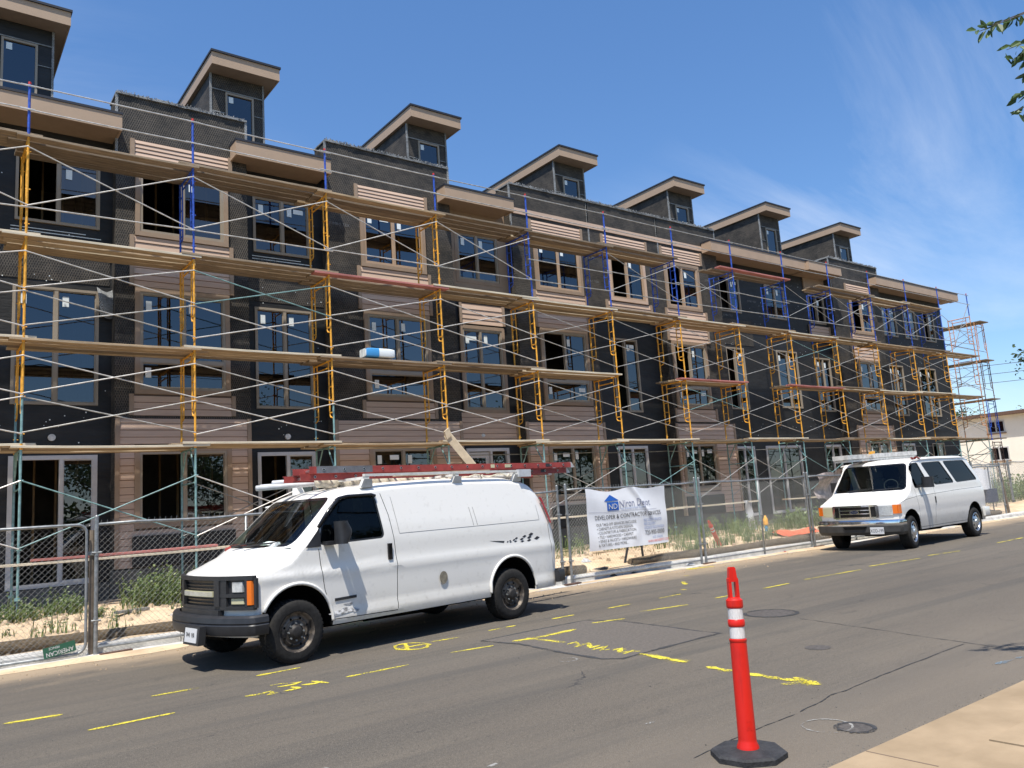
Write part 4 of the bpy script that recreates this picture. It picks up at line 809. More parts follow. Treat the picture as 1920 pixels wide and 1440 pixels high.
m = MB(); m.grid(lambda u, v: (-1.4+3.0*u, -0.16*math.sin(u*9+v)-0.10*math.sin(v*7+u*5)+0.25*v, 1.75-1.3*v*(0.6+0.6*u)+0.05*math.sin(u*15)-0.25*abs(u-0.55)), 30, 20); m.build('sheet', 'tarp_brown', tp, smooth=True)
# ================================================================== vans
def lerp(tab, x):
    if x <= tab[0][0]: return tab[0][1]
    for (a, p), (b, q) in zip(tab, tab[1:]):
        if x <= b:
            t = (x-a)/(b-a) if b > a else 1; return p+(q-p)*t
    return tab[-1][1]
def smooth01(t): t = max(0, min(1, t)); return t*t*(3-2*t)
def catmull(tab, x):
    n = len(tab)
    if x <= tab[0][0]: return tab[0][1]
    if x >= tab[-1][0]: return tab[-1][1]
    for i in range(n-1):
        if tab[i][0] <= x <= tab[i+1][0]:
            x0, y0 = tab[i]; x1, y1 = tab[i+1]; h = x1-x0; t = (x-x0)/h
            def sl_(j):
                if j == 0 or j == n-1: return (tab[1][1]-tab[0][1])/(tab[1][0]-tab[0][0]) if j == 0 else (tab[-1][1]-tab[-2][1])/(tab[-1][0]-tab[-2][0])
                a = (tab[j][1]-tab[j-1][1])/(tab[j][0]-tab[j-1][0]); b = (tab[j+1][1]-tab[j][1])/(tab[j+1][0]-tab[j][0])
                return 0 if a*b <= 0 else 2*a*b/(a+b)
            m0, m1 = sl_(i), sl_(i+1)
            return (2*t**3-3*t**2+1)*y0 + (t**3-2*t**2+t)*h*m0 + (-2*t**3+3*t**2)*y1 + (t**3-t**2)*h*m1
class Van:
    """closed sheet-metal shell lofted along the length; s runs back from the front axle, c across, z up"""
    def __init__(V, P):
        V.P = P
    def hw(V, s, z): 
        P = V.P; f = lerp(P['nose_w'], s); return lerp(P['side'], z)*f*lerp(P['rear_w'], s)
    def deform(V, s, c, z):
        P = V.P; g = 1-smooth01((s-P['sw0'])/(P['sw1']-P['sw0'])); s2 = s + lerp(P['sweep'], s)*abs(c)**P['swp']*g
        h = smooth01((s-P['rr0'])/(P['rr1']-P['rr0'])); s2 -= h*catmull(P['rear'], z); return (s2, c, z)
    def shell(V):
        P = V.P; st = P['stations']; nS, nC, nT = 26, 7, 10; rings = []
        for s in st:
            zt = catmull(P['top'], s); zb = P['zb']; r = lerp(P['rad'], s); rz = r*lerp(P['radz'], s); zs = zt-rz; R = []
            for k in range(nS+1): z = zb+(zs-zb)*k/nS; R.append((V.hw(s, z), z))
            w0 = V.hw(s, zs)
            for k in range(1, nC+1): a = math.pi/2*k/nC; R.append((w0-r*(1-math.cos(a)), zs+rz*0.86*math.sin(a)))
            w1, z1 = R[-1]
            for k in range(1, nT+1): t = k/nT; R.append((w1*(1-t), z1+(zt-z1)*(1-(1-t)**2)))
            rings.append(R)
        bm = bmesh.new(); n = len(rings[0]); G = []
        for s, R in zip(st, rings):
            row = [bm.verts.new(V.deform(s, -c, z)) for c, z in R]; row += [bm.verts.new(V.deform(s, c, z)) for c, z in R[-2::-1]]; G.append(row)
        m = len(G[0])
        for i in range(len(G)-1):
            for j in range(m-1): bm.faces.new((G[i][j], G[i+1][j], G[i+1][j+1], G[i][j+1]))
        for gi, s, R in ((0, st[0], rings[0]), (len(G)-1, st[-1], rings[-1])):   # front and rear faces
            row = G[gi]; k = 14; prev = None
            for j in range(n):
                a, b = row[j], row[m-1-j]
                if a is b: cur = [a]
                else:
                    cc = R[j][0]; cur = [a]+[bm.verts.new(V.deform(s, -cc+2*cc*q/k, R[j][1])) for q in range(1, k)]+[b]
                if prev:
                    for q in range(k):
                        if len(cur) == 1: vs = [prev[q], prev[q+1], cur[0]]
                        else: vs = [prev[q], prev[q+1], cur[q+1], cur[q]]
                        if len(set(vs)) > 2: bm.faces.new(vs)
                prev = cur
        bmesh.ops.recalc_face_normals(bm, faces=bm.faces); V.bm = bm
    def cut(V, poly, ax, sel):
        """cut the shell along a convex outline given in two axes; returns the faces inside"""
        bm = V.bm; i0, i1 = ax; n = len(poly); cx = sum(p[0] for p in poly)/n; cy = sum(p[1] for p in poly)/n
        x0, x1 = min(p[0] for p in poly), max(p[0] for p in poly); y0, y1 = min(p[1] for p in poly), max(p[1] for p in poly)
        def near():
            F = []
            for f in bm.faces:
                if not sel(f): continue
                a = [v.co[i0] for v in f.verts]; b = [v.co[i1] for v in f.verts]
                if max(a) >= x0-1e-4 and min(a) <= x1+1e-4 and max(b) >= y0-1e-4 and min(b) <= y1+1e-4: F.append(f)
            return F
        for k in range(n):
            p, q = poly[k], poly[(k+1) % n]; e = Vector((q[0]-p[0], q[1]-p[1]))
            nn = Vector((0, 0, 0)); nn[i0] = -e[1]; nn[i1] = e[0]; nn.normalize(); co = Vector((0, 0, 0)); co[i0], co[i1] = p
            F = [f for f in near()]
            def within(f):
                a = sum(v.co[i0] for v in f.verts)/len(f.verts); b = sum(v.co[i1] for v in f.verts)/len(f.verts); mg = 0.12
                tt = ((a-p[0])*e[0]+(b-p[1])*e[1])/max(e.length_squared, 1e-9); L_ = e.length
                return -mg/max(L_, 1e-3) <= tt <= 1+mg/max(L_, 1e-3)
            F = [f for f in F if within(f)]
            if not F: continue
            es = set(x for f in F for x in f.edges); vs = set(x for f in F for x in f.verts)
            bmesh.ops.bisect_plane(bm, geom=list(F)+list(es)+list(vs), dist=1e-5, plane_co=co, plane_no=nn)
        ins = []
        for f in bm.faces:
            if not sel(f): continue
            c = f.calc_center_median(); a, b = c[i0], c[i1]
            sg = [((poly[(k+1) % n][0]-poly[k][0])*(b-poly[k][1])-(poly[(k+1) % n][1]-poly[k][1])*(a-poly[k][0])) for k in range(n)]
            if all(x > -1e-7 for x in sg) or all(x < 1e-7 for x in sg): ins.append(f)
        return ins
    def take(V, faces, name, mats, parent, push=0.0, smooth=True):
        """lift faces off the shell into a part of their own"""
        if not faces: return None
        idx = {}; vs = []; fs = []
        for f in faces:
            t = []
            for v in f.verts:
                if v not in idx: idx[v] = len(vs); vs.append(v.co - v.normal*push)
                t.append(idx[v])
            fs.append(t)
        me = bpy.data.meshes.new(name); me.from_pydata([tuple(v) for v in vs], [], fs); me.materials.append(MT[mats]); 
        if smooth: me.polygons.foreach_set('use_smooth', [True]*len(me.polygons))
        bmesh.ops.delete(V.bm, geom=faces, context='FACES'); return link(name, me, parent)
def rpoly(pts, r=0.05, n=4):
    """round the corners of a convex outline"""
    out = []; k = len(pts)
    for i in range(k):
        p0, p, p1 = Vector(pts[i-1]), Vector(pts[i]), Vector(pts[(i+1) % k]); d0 = (p0-p); d1 = (p1-p); rr = min(r, d0.length*0.45, d1.length*0.45)
        a = p+d0.normalized()*rr; b = p+d1.normalized()*rr
        for j in range(n+1): t = j/n; q = a*(1-t)**2+p*2*t*(1-t)+b*t*t; out.append((q.x, q.y))
    return out
def offset_poly(pts, d):
    cx = sum(p[0] for p in pts)/len(pts); cy = sum(p[1] for p in pts)/len(pts); o = []
    k = len(pts)
    for i in range(k):
        p0, p, p1 = Vector(pts[i-1]), Vector(pts[i]), Vector(pts[(i+1) % k]); e0 = (p-p0); e1 = (p1-p)
        n0 = Vector((-e0.y, e0.x)); n1 = Vector((-e1.y, e1.x))
        n_ = (n0.normalized() if n0.length > 1e-6 else n1.normalized())+(n1.normalized() if n1.length > 1e-6 else n0.normalized()); n_.normalize()
        if n_.dot(Vector((cx, cy))-p) < 0: n_ = -n_
        q = p+n_*d; o.append((q.x, q.y))
    return o
def arch_poly(cs, r, zc, zb, n=22, flare=0.0):
    return [(cs-r, zb)] + [(cs-r*math.cos(math.pi*k/n), zc+r*math.sin(math.pi*k/n)) for k in range(n+1)] + [(cs+r, zb)]
def wheel(parent, s, c, R, wd, side, style, steer=0.0):
    t = empty('wheel', (s, c, R)); t.parent = parent; t.rotation_euler = (0, 0, steer)
    ax = (0, side, 0)                                         # points out of the van
    rr = R*0.62
    prof = [(rr, -wd), (R*0.80, -wd*1.0), (R*0.95, -wd*0.97), (R*0.995, -wd*0.88), (R, -wd*0.5), (R*0.995, -wd*0.12), (R*0.955, -wd*0.03), (R*0.90, 0.004), (R*0.80, 0.010), (rr*1.06, 0.004), (rr*1.0, -0.008)]
    m = MB(); m.lathe(prof, (0, 0, 0), ax, 48); m.build('tyre', 'rubber', t, smooth=True, angle=35)
    m = MB(); q = 44                                          # tread lugs
    for k in range(q):
        a = 2*math.pi*k/q; e = Vector((math.cos(a), 0, math.sin(a))); tg = Vector((-math.sin(a), 0, math.cos(a)))
        for y0, y1, sh in ((0.10, 0.30, 0), (0.36, 0.62, 0.5), (0.68, 0.9, 0.0)):
            e2 = Vector((math.cos(a+sh*2*math.pi/q), 0, math.sin(a+sh*2*math.pi/q))); t2 = Vector((-e2.z, 0, e2.x)); m.obox(e2*(R-0.001)+Vector((0, -side*wd*(y0+y1)/2, 0)), e2*0.005, t2*0.016, Vector((0, wd*(y1-y0)/2, 0)))
    m.build('tread', 'rubber', t)
    if style == 'steel':
        pf = [(rr*1.03, 0.004), (rr*0.97, -0.004), (rr*0.93, -0.02), (rr*0.90, -0.045), (rr*0.80, -0.05), (rr*0.74, -0.035), (rr*0.66, -0.03), (rr*0.60, -0.042), (rr*0.45, -0.036), (rr*0.34, -0.02), (rr*0.30, 0.004), (rr*0.22, 0.012), (0.0005, 0.014)]
        m = MB(); m.lathe(pf, (0, 0, 0), ax, 40, ms=[0, 0, 0, 0, 0, 0, 0, 0, 1, 1, 1, 1]); m.build('rim', ['rim_steel', 'rim_dark'], t, smooth=True, angle=50)
        m = MB()
        for k in range(8): a = 2*math.pi*k/8; p = Vector((math.cos(a)*rr*0.43, -side*0.034, math.sin(a)*rr*0.43)); m.tube(p, p+Vector((0, side*0.022, 0)), 0.012, 6)
        m.build('lug_nuts', 'galv_dull', t)
        m = MB()
        for k in range(8): a = 2*math.pi*(k+0.5)/8; p = Vector((math.cos(a)*rr*0.70, -side*0.033, math.sin(a)*rr*0.70)); m.tube(p, p+Vector((0, side*0.004, 0)), 0.014, 10)
        m.build('vent_holes', 'dark', t)
    else:
        pf = [(rr*1.03, 0.004), (rr*0.98, 0.008), (rr*0.93, 0.0), (rr*0.90, -0.03), (rr*0.80, -0.02), (rr*0.55, 0.004), (rr*0.38, 0.012), (rr*0.34, 0.03), (rr*0.2, 0.036), (0.0005, 0.038)]
        m = MB(); m.lathe(pf, (0, 0, 0), ax, 40); m.build('rim', 'alu', t, smooth=True, angle=50)
        m = MB()
        for k in range(7): a = 2*math.pi*k/7; p = Vector((math.cos(a)*rr*0.72, -side*0.02, math.sin(a)*rr*0.72)); m.tube(p, p+Vector((0, side*0.018, 0)), 0.026, 10)
        m.build('vent_holes', 'dark', t)
    m = MB(); m.lathe([(rr, -wd*0.98), (rr*0.96, -wd*0.5), (rr*0.9, -wd*0.25), (0.001, -wd*0.25)], (0, 0, 0), ax, 24); m.build('brake_drum', 'rim_dark', t)
    return t
def sweep_bar(m, path, prof, mt=0):
    """prof (outward, z) along a plan path of (s,c); outward is to the left of travel"""
    n = len(path); q = len(prof); k0 = len(m.v)
    for i in range(n):
        d = (Vector(path[min(i+1, n-1)])-Vector(path[max(i-1, 0)])).normalized(); nn = Vector((-d.y, d.x))
        for o, z in prof: m.v.append((path[i][0]+nn.x*o, path[i][1]+nn.y*o, z))
    for i in range(n-1):
        for j in range(q): j2 = (j+1) % q; m.f.append((k0+i*q+j, k0+i*q+j2, k0+(i+1)*q+j2, k0+(i+1)*q+j)); m.m.append(mt)
    m.f += [tuple(k0+j for j in range(q)), tuple(k0+(n-1)*q+j for j in range(q))[::-1]]; m.m += [mt, mt]
def side_of(f): return f.calc_center_median().y
def make_van(P, loc, yaw, label, name):
    t = empty(name, loc, yaw); tag(t, label, 'van'); V = Van(P); V.shell(); bm = V.bm; W2 = P['w2']
    near = lambda f: f.calc_center_median().y < -0.55; far = lambda f: f.calc_center_median().y > 0.55; both = lambda f: abs(f.calc_center_median().y) > 0.5 and abs(f.normal.y) > 0.3
    # wheel arches
    for cs in (0.0, P['wb']):
        r, zc = P['arch']; F = V.cut(arch_poly(cs+P['arch_dx'][0 if cs == 0 else 1], r, zc, P['zb']-0.1), (0, 2), both); bmesh.ops.delete(bm, geom=F, context='FACES')
    bm.normal_update()
    glassparts = []
    for nm, poly, gm, rad in P['windows']:
        pl = rpoly(poly, rad)
        for sd in ((near, far)):
            pr_ = offset_poly(pl, -0.022)
            V.cut(pr_, (0, 2), lambda f, sd=sd: sd(f) and abs(f.normal.y) > 0.3); F = V.cut(pl, (0, 2), lambda f, sd=sd: sd(f) and abs(f.normal.y) > 0.3); V.take(F, nm, gm, t, 0.012)
            n = len(pr_); ring = []
            for f in bm.faces:
                if sd(f) and abs(f.normal.y) > 0.3:
                    c = f.calc_center_median(); sg = [((pr_[(k+1) % n][0]-pr_[k][0])*(c.z-pr_[k][1])-(pr_[(k+1) % n][1]-pr_[k][1])*(c.x-pr_[k][0])) for k in range(n)]
                    if all(x > -1e-7 for x in sg) or all(x < 1e-7 for x in sg): ring.append(f)
            V.take(ring, 'window_seal', 'black_plastic', t, 0.004)
    # windscreen: front view outline
    wsel = lambda f: f.calc_center_median().x < P['ws_xmax'] and f.normal.x < -0.2 and f.calc_center_median().z > P['ws'][0][1]-0.05
    pl = rpoly(P['ws'], 0.07); V.cut(offset_poly(pl, -0.03), (1, 2), wsel); F = V.cut(pl, (1, 2), wsel); V.take(F, 'windscreen', 'ws_glass', t, 0.008)
    n = len(pl); po = offset_poly(pl, -0.03); ring = []
    for f in bm.faces:
        if wsel(f):
            c = f.calc_center_median(); sg = [((po[(k+1) % n][0]-po[k][0])*(c.z-po[k][1])-(po[(k+1) % n][1]-po[k][1])*(c.y-po[k][0])) for k in range(n)]
            if all(x > -1e-7 for x in sg) or all(x < 1e-7 for x in sg): ring.append(f)
    V.take(ring, 'windscreen_seal', 'black_gloss', t, 0.003)
    # panel gaps: narrow recessed dark strips round doors
    bm.normal_update()
    for poly, gmat in [(p, 'dark') for p in P['gaps']]+[(p, 'van_crease') for p in P.get('soft', [])]:
        for sd in (near, far):
            sel = lambda f, sd=sd: sd(f) and abs(f.normal.y) > 0.3
            for (a, b) in zip(poly, poly[1:]):
                a, b = Vector(a), Vector(b); d = (b-a).normalized(); nn = Vector((-d.y, d.x))*P['gap_w']; q = [(a+nn)[:], (b+nn)[:], (b-nn)[:], (a-nn)[:]]
                F = V.cut(q, (0, 2), sel); V.take(F, 'panel_gap', gmat, t, 0.012 if gmat == 'dark' else 0.004)
    me = bpy.data.meshes.new('body'); bmesh.ops.remove_doubles(bm, verts=bm.verts, dist=1e-5); bm.to_mesh(me); bm.free(); me.materials.append(MT[P['paint']]); me.polygons.foreach_set('use_smooth', [True]*len(me.polygons)); me.set_sharp_from_angle(angle=math.radians(40)); link('body', me, t)
    # wheel wells, floor pan
    for cs, dx in ((0.0, P['arch_dx'][0]), (P['wb'], P['arch_dx'][1])):
        for sd in (-1, 1):
            m = MB(); r, zc = P['arch']; n = 16; r += 0.01
            for k in range(n):
                a, b = math.pi*k/n, math.pi*(k+1)/n; f = lambda q, y: (cs+dx-r*math.cos(q), y, zc+r*math.sin(q)); y0, y1 = sd*(W2-0.05), sd*(W2-0.42); m.quad(f(a, y0), f(b, y0), f(b, y1), f(a, y1)); m.poly([f(a, y1), f(b, y1), (cs+dx, y1, zc)])
            for e in (-1, 1): m.quad((cs+dx+e*r, sd*(W2-0.05), zc), (cs+dx+e*r, sd*(W2-0.42), zc), (cs+dx+e*r, sd*(W2-0.42), P['zb']), (cs+dx+e*r, sd*(W2-0.05), P['zb']))
            m.quad((cs+dx-r, sd*(W2-0.42), P['zb']), (cs+dx+r, sd*(W2-0.42), P['zb']), (cs+dx+r, sd*(W2-0.42), zc), (cs+dx-r, sd*(W2-0.42), zc)); m.build('wheel_well', 'dark', t)
            if P.get('lip'):
                m = MB(); rr_ = P['arch'][0]; pts = []
                for k in range(0, 23):
                    a = math.pi*k/22; z = P['arch'][1]+rr_*math.sin(a); pts.append((cs+dx-rr_*math.cos(a), sd*(V.hw(cs, z)+0.004), z))
                pts = [(pts[0][0], pts[0][1], P['zb']+0.05)] + pts + [(pts[-1][0], pts[-1][1], P['zb']+0.05)]; m.path([p for p in pts if p[0] > -0.385 or p[2] > P['zb']+0.25], 0.020, 7); m.build('arch_lip', P['paint'], t, smooth=True)
    m = MB(); x0, x1 = -0.55, P['wb']+0.8; a0, a1 = P['arch_dx']; r = P['arch'][0]+0.02
    m.box(x0, x1, -W2+0.45, W2-0.45, P['zb']+0.05, P['zb']+0.09); m.box(a0+r, P['wb']+a1-r, -W2+0.06, W2-0.06, P['zb']+0.051, P['zb']+0.089); m.box(0.1, P['wb']+0.3, -0.25, 0.25, P['zb']-0.12, P['zb']+0.04); m.tube((P['wb'], -W2+0.2, 0.35), (P['wb'], W2-0.2, 0.35), 0.06, 8); m.tube((1.2, -0.55, P['zb']-0.02), (2.4, -0.55, P['zb']-0.04), 0.07, 8); m.build('underbody', 'dark', t)
    # cabin: dash, wheel, seats, bulkhead
    zc = P['dash_z']; m = MB(); m.grid(lambda u, v: (P['dash_s']+0.02+0.65*u+0.10*abs(2*v-1)**2, -0.86+1.72*v, zc-0.02-0.05*u+0.03*math.sin(u*3)-(0.16 if u > 0.95 else 0)), 10, 12); m.box(P['dash_s']+0.55, P['dash_s']+0.72, -0.84, 0.84, zc-0.45, zc-0.10); m.build('dashboard', 'interior_grey', t, smooth=False)
    m = MB()
    for cc in (-0.46, 0.46):
        s0 = P['dash_s']+1.15; m.obox((s0, cc, zc-0.42), (0.26, 0, 0), (0, 0.25, 0), (0, 0, 0.09)); m.obox((s0+0.32, cc, zc-0.05), (0.07, 0, 0.02), (0, 0.24, 0), (-0.07, 0, 0.36)); m.obox((s0+0.40, cc, zc+0.42), (0.05, 0, 0), (0, 0.13, 0), (0, 0, 0.09))
    m.build('seats', 'seat', t)
    m = MB(); c0 = Vector((P['dash_s']+0.78, -0.46, zc-0.02)); pts = [c0+Vector((0.08*math.sin(a), 0.19*math.cos(a), 0.17*math.sin(a))) for a in [2*math.pi*k/20 for k in range(21)]]; m.path(pts, 0.014, 6, caps=False); m.build('steering_wheel', 'black_plastic', t)
    m = MB(); m.box(P['bulk'], P['bulk']+0.02, -0.83, 0.83, P['zb']+0.1, 1.9); m.build('bulkhead', 'interior_grey' if P['paint'] == 'van_paint' else 'seat', t)
    return t, V
def stamp(parent, name, me, mtname, fn):
    """lay a flat lettering mesh onto a surface: fn(x,y) -> point"""
    for v in me.vertices: v.co = fn(v.co.x, v.co.y)
    me.materials.clear(); me.materials.append(MT[mtname]); return link(name, me, parent)
def rng(a, b, d): n = max(1, int(round((b-a)/d))); return [a+(b-a)*k/n for k in range(n+1)]
# ---------------------------------------------------------------- white panel van
P1 = dict(soft=[[(1.52, 1.345), (2.8, 1.35), (4.12, 1.36)], [(1.52, 1.345), (1.47, 1.7), (1.45, 1.82)], [(2.80, 1.36), (2.755, 1.62)], [(2.87, 1.36), (2.825, 1.62)], [(4.12, 1.36), (4.10, 1.58)]], w2=1.0, zb=0.36, wb=3.43, paint='van_paint', gap_w=0.0045, lip=True,
    stations=[-0.66, -0.645, -0.625, -0.59, -0.55] + rng(-0.50, 0.9, 0.05)[0:] + rng(0.97, 3.9, 0.09) + rng(3.95, 4.40, 0.05) + [4.425, 4.44],
    top=[(-0.66, 0.99), (-0.645, 1.02), (-0.625, 1.042), (-0.59, 1.06), (-0.5, 1.095), (-0.36, 1.16), (-0.24, 1.215), (-0.17, 1.26), (-0.10, 1.315), (0.10, 1.48), (0.30, 1.645), (0.50, 1.80), (0.60, 1.865), (0.75, 1.93), (1.0, 1.985), (1.5, 2.03), (2.4, 2.06), (3.5, 2.05), (4.1, 2.02), (4.3, 1.985), (4.40, 1.94), (4.44, 1.88)],
    rad=[(-0.66, 0.03), (-0.58, 0.10), (-0.25, 0.17), (-0.1, 0.10), (0.5, 0.10), (1.0, 0.20), (4.3, 0.20), (4.44, 0.12)], radz=[(-0.8, 0.6), (0.8, 0.8), (1.2, 0.62), (4.44, 0.62)],
    side=[(0.36, 0.972), (0.40, 0.985), (0.485, 0.990), (0.52, 0.972), (0.70, 0.978), (0.88, 0.984), (0.965, 0.998), (0.985, 0.998), (1.035, 0.979), (1.12, 0.976), (1.28, 0.974), (1.45, 0.955), (1.9, 0.875), (2.1, 0.84)],
    nose_w=[(-0.66, 0.93), (-0.645, 0.955), (-0.61, 0.972), (-0.52, 0.985), (-0.3, 1.0), (9, 1)], rear_w=[(-9, 1), (4.2, 1.0), (4.38, 0.985), (4.44, 0.95)],
    sweep=[(-0.66, 0.235), (-0.15, 0.24)], swp=2.3, sw0=0.2, sw1=1.25, rr0=3.3, rr1=4.44, rear=[(0.3, 0.02), (0.9, -0.01), (1.2, 0.02), (1.36, 0.08), (1.69, 0.21), (1.93, 0.40), (2.1, 0.50)],
    arch=(0.455, 0.43), arch_dx=(0.035, 0.06), ws_xmax=0.86, ws=[(-0.80, 1.335), (-0.70, 1.83), (0.70, 1.83), (0.80, 1.335)], dash_s=-0.10, dash_z=1.31, bulk=2.0,
    windows=[('side_window', [(0.36, 1.31), (0.42, 1.53), (0.70, 1.83), (1.15, 1.845), (1.20, 1.80), (1.265, 1.33)], 'side_glass', 0.05)],
    gaps=[[(0.335, 1.25), (0.36, 1.0), (0.40, 0.77), (0.50, 0.47)], [(1.30, 1.87), (1.38, 1.6), (1.425, 1.3), (1.45, 0.95), (1.435, 0.42)], [(0.52, 0.42), (1.43, 0.405)], [(4.30, 1.30), (4.36, 0.62)]])
A1 = Vector((3.572, 9.024)); yw1 = math.radians(7.537); d1 = Vector((math.cos(yw1), math.sin(yw1))); n1_ = Vector((-d1.y, d1.x)); C1 = A1+n1_*1.0
van1, V1 = make_van(P1, (C1.x, C1.y, 0), yw1, 'white panel van with ladders on its rack, black front end and chequered stripe', 'panel_van')
for s in (0.0, 3.43):
    for sd in (-1, 1): wheel(van1, s+0.02, sd*0.985, 0.352, 0.24, sd, 'steel')
fr1 = lambda c, z, o=0.0: V1.deform(-0.66, c, z)[0]-o
def front_panel(m, c0, c1, z0, z1, o0, o1, n=10, mt=0, fr=fr1, k=1):
    """curved slab following the nose between two offsets"""
    for i in range(n):
        a, b = c0+(c1-c0)*i/n, c0+(c1-c0)*(i+1)/n
        pa = [(fr(a, 0.85, o1), a, z0), (fr(b, 0.85, o1), b, z0), (fr(b, 0.85, o1), b, z1), (fr(a, 0.85, o1), a, z1)]; pb = [(fr(a, 0.85, o0), a, z0), (fr(b, 0.85, o0), b, z0), (fr(b, 0.85, o0), b, z1), (fr(a, 0.85, o0), a, z1)]
        m.quad(*pa, mt); m.quad(pa[3], pa[2], pb[2], pb[3], mt); m.quad(pa[0], pa[1], pb[1], pb[0], mt)
        if i == 0: m.quad(pa[0], pa[3], pb[3], pb[0], mt)
        if i == n-1: m.quad(pa[1], pa[2], pb[2], pb[1], mt)
# black bezel, grille, lamps
m = MB(); front_panel(m, -0.96, 0.96, 0.985, 1.030, 0.0, 0.05, 24); front_panel(m, -0.96, 0.96, 0.660, 0.70, 0.0, 0.045, 24); front_panel(m, -0.50, -0.41, 0.70, 0.985, 0.0, 0.06); front_panel(m, 0.41, 0.50, 0.70, 0.985, 0.0, 0.06)
for sd in (-1, 1): front_panel(m, sd*0.865, sd*0.893, 0.70, 0.985, 0.012, 0.05, 3); front_panel(m, sd*0.98, sd*0.955, 0.68, 1.0, 0.0, 0.03, 3); front_panel(m, sd*0.50, sd*0.955, 0.70, 0.985, 0.0, 0.012, 10); front_panel(m, sd*0.5, sd*0.89, 0.80, 0.835, 0.012, 0.05, 8); front_panel(m, sd*0.50, sd*0.60, 0.70, 0.985, 0.012, 0.045, 3); 
front_panel(m, -0.50, 0.50, 0.60, 0.66, 0.0, 0.07, 14); front_panel(m, -0.41, 0.41, 0.70, 0.985, 0.0, 0.004, 10); m.build('front_bezel', 'black_plastic', van1)
m = MB()
for k in range(7): z = 0.722+k*0.04; front_panel(m, -0.40, 0.40, z, z+0.016, 0.004, 0.03, 10)
m.build('grille', 'black_gloss', van1)
m = MB(); front_panel(m, -0.385, 0.385, 0.805, 0.865, 0.03, 0.06, 14)
m.build('light_bar', 'lamp_yellowed', van1)
m = MB()
for k in range(40): c = -0.37+0.74*k/39; m.tube((fr1(c, 0.85, 0.06), c, 0.812), (fr1(c, 0.85, 0.06), c, 0.858), 0.005, 4)
m.build('light_bar_ribs', 'galv', van1)
for sd in (-1, 1):
    m = MB(); front_panel(m, sd*0.68, sd*0.82, 0.855, 0.965, 0.012, 0.035, 5); m.build('headlight', 'lamp_clear', van1)
    m = MB(); front_panel(m, sd*0.66, sd*0.83, 0.725, 0.785, 0.012, 0.03, 5); m.build('fog_light', 'lamp_yellowed', van1)
    m = MB(); front_panel(m, sd*0.895, sd*0.948, 0.715, 0.975, 0.012, 0.052, 3); m.build('turn_signal', 'amber', van1)
m = MB(); pth = [(V1.deform(-0.75, c, 0.5)[0], c) for c in [1.0*math.sin(math.pi/2*(-1+2*k/28)) for k in range(29)]]
pth = [(-0.36, -1.005)] + pth + [(-0.36, 1.005)]
sweep_bar(m, pth, [(-0.02, 0.40), (0.045, 0.395), (0.06, 0.43), (0.065, 0.50), (0.055, 0.515), (0.065, 0.53), (0.055, 0.585), (0.03, 0.605), (-0.02, 0.605)]); b_ = m.build('front_bumper', 'black_plastic', van1, smooth=True, angle=30)
m = MB(); m.obox((-0.83, -0.22, 0.40), (0.04, 0, 0.0), (0, 0.20, 0), (0.012, 0, 0.10)); pl_ = m.build('plate_bracket', 'black_plastic', van1)
m = MB(); m.obox((-0.875, -0.22, 0.405), (0.004, 0, 0), (0, 0.153, 0), (0.008, 0, 0.076)); m.build('number_plate', 'paint_white', pl_)
me = text_mesh('PML 0JB', 0.105, align='CENTER', sx=0.62); stamp(pl_, 'plate_lettering', me, 'ink', lambda x, y: Vector((-0.8815, -0.22-x, 0.365+y)))
m = MB(); m.box(-0.2, 0.3, -0.6, 0.6, 0.28, 0.36); m.tube((-0.5, -0.3, 0.33), (-0.5, 0.3, 0.33), 0.045, 8); m.build('crossmember', 'dark', van1)
m = MB(); sweep_bar(m, [(4.36, 1.0), (4.50, 0.97), (4.55, 0.6), (4.555, -0.6), (4.52, -0.97), (4.36, -1.005)], [(-0.02, 0.42), (0.05, 0.42), (0.06, 0.44), (0.06, 0.57), (0.05, 0.59), (-0.02, 0.59)]); m.build('rear_bumper', 'black_plastic', van1, smooth=True, angle=30)
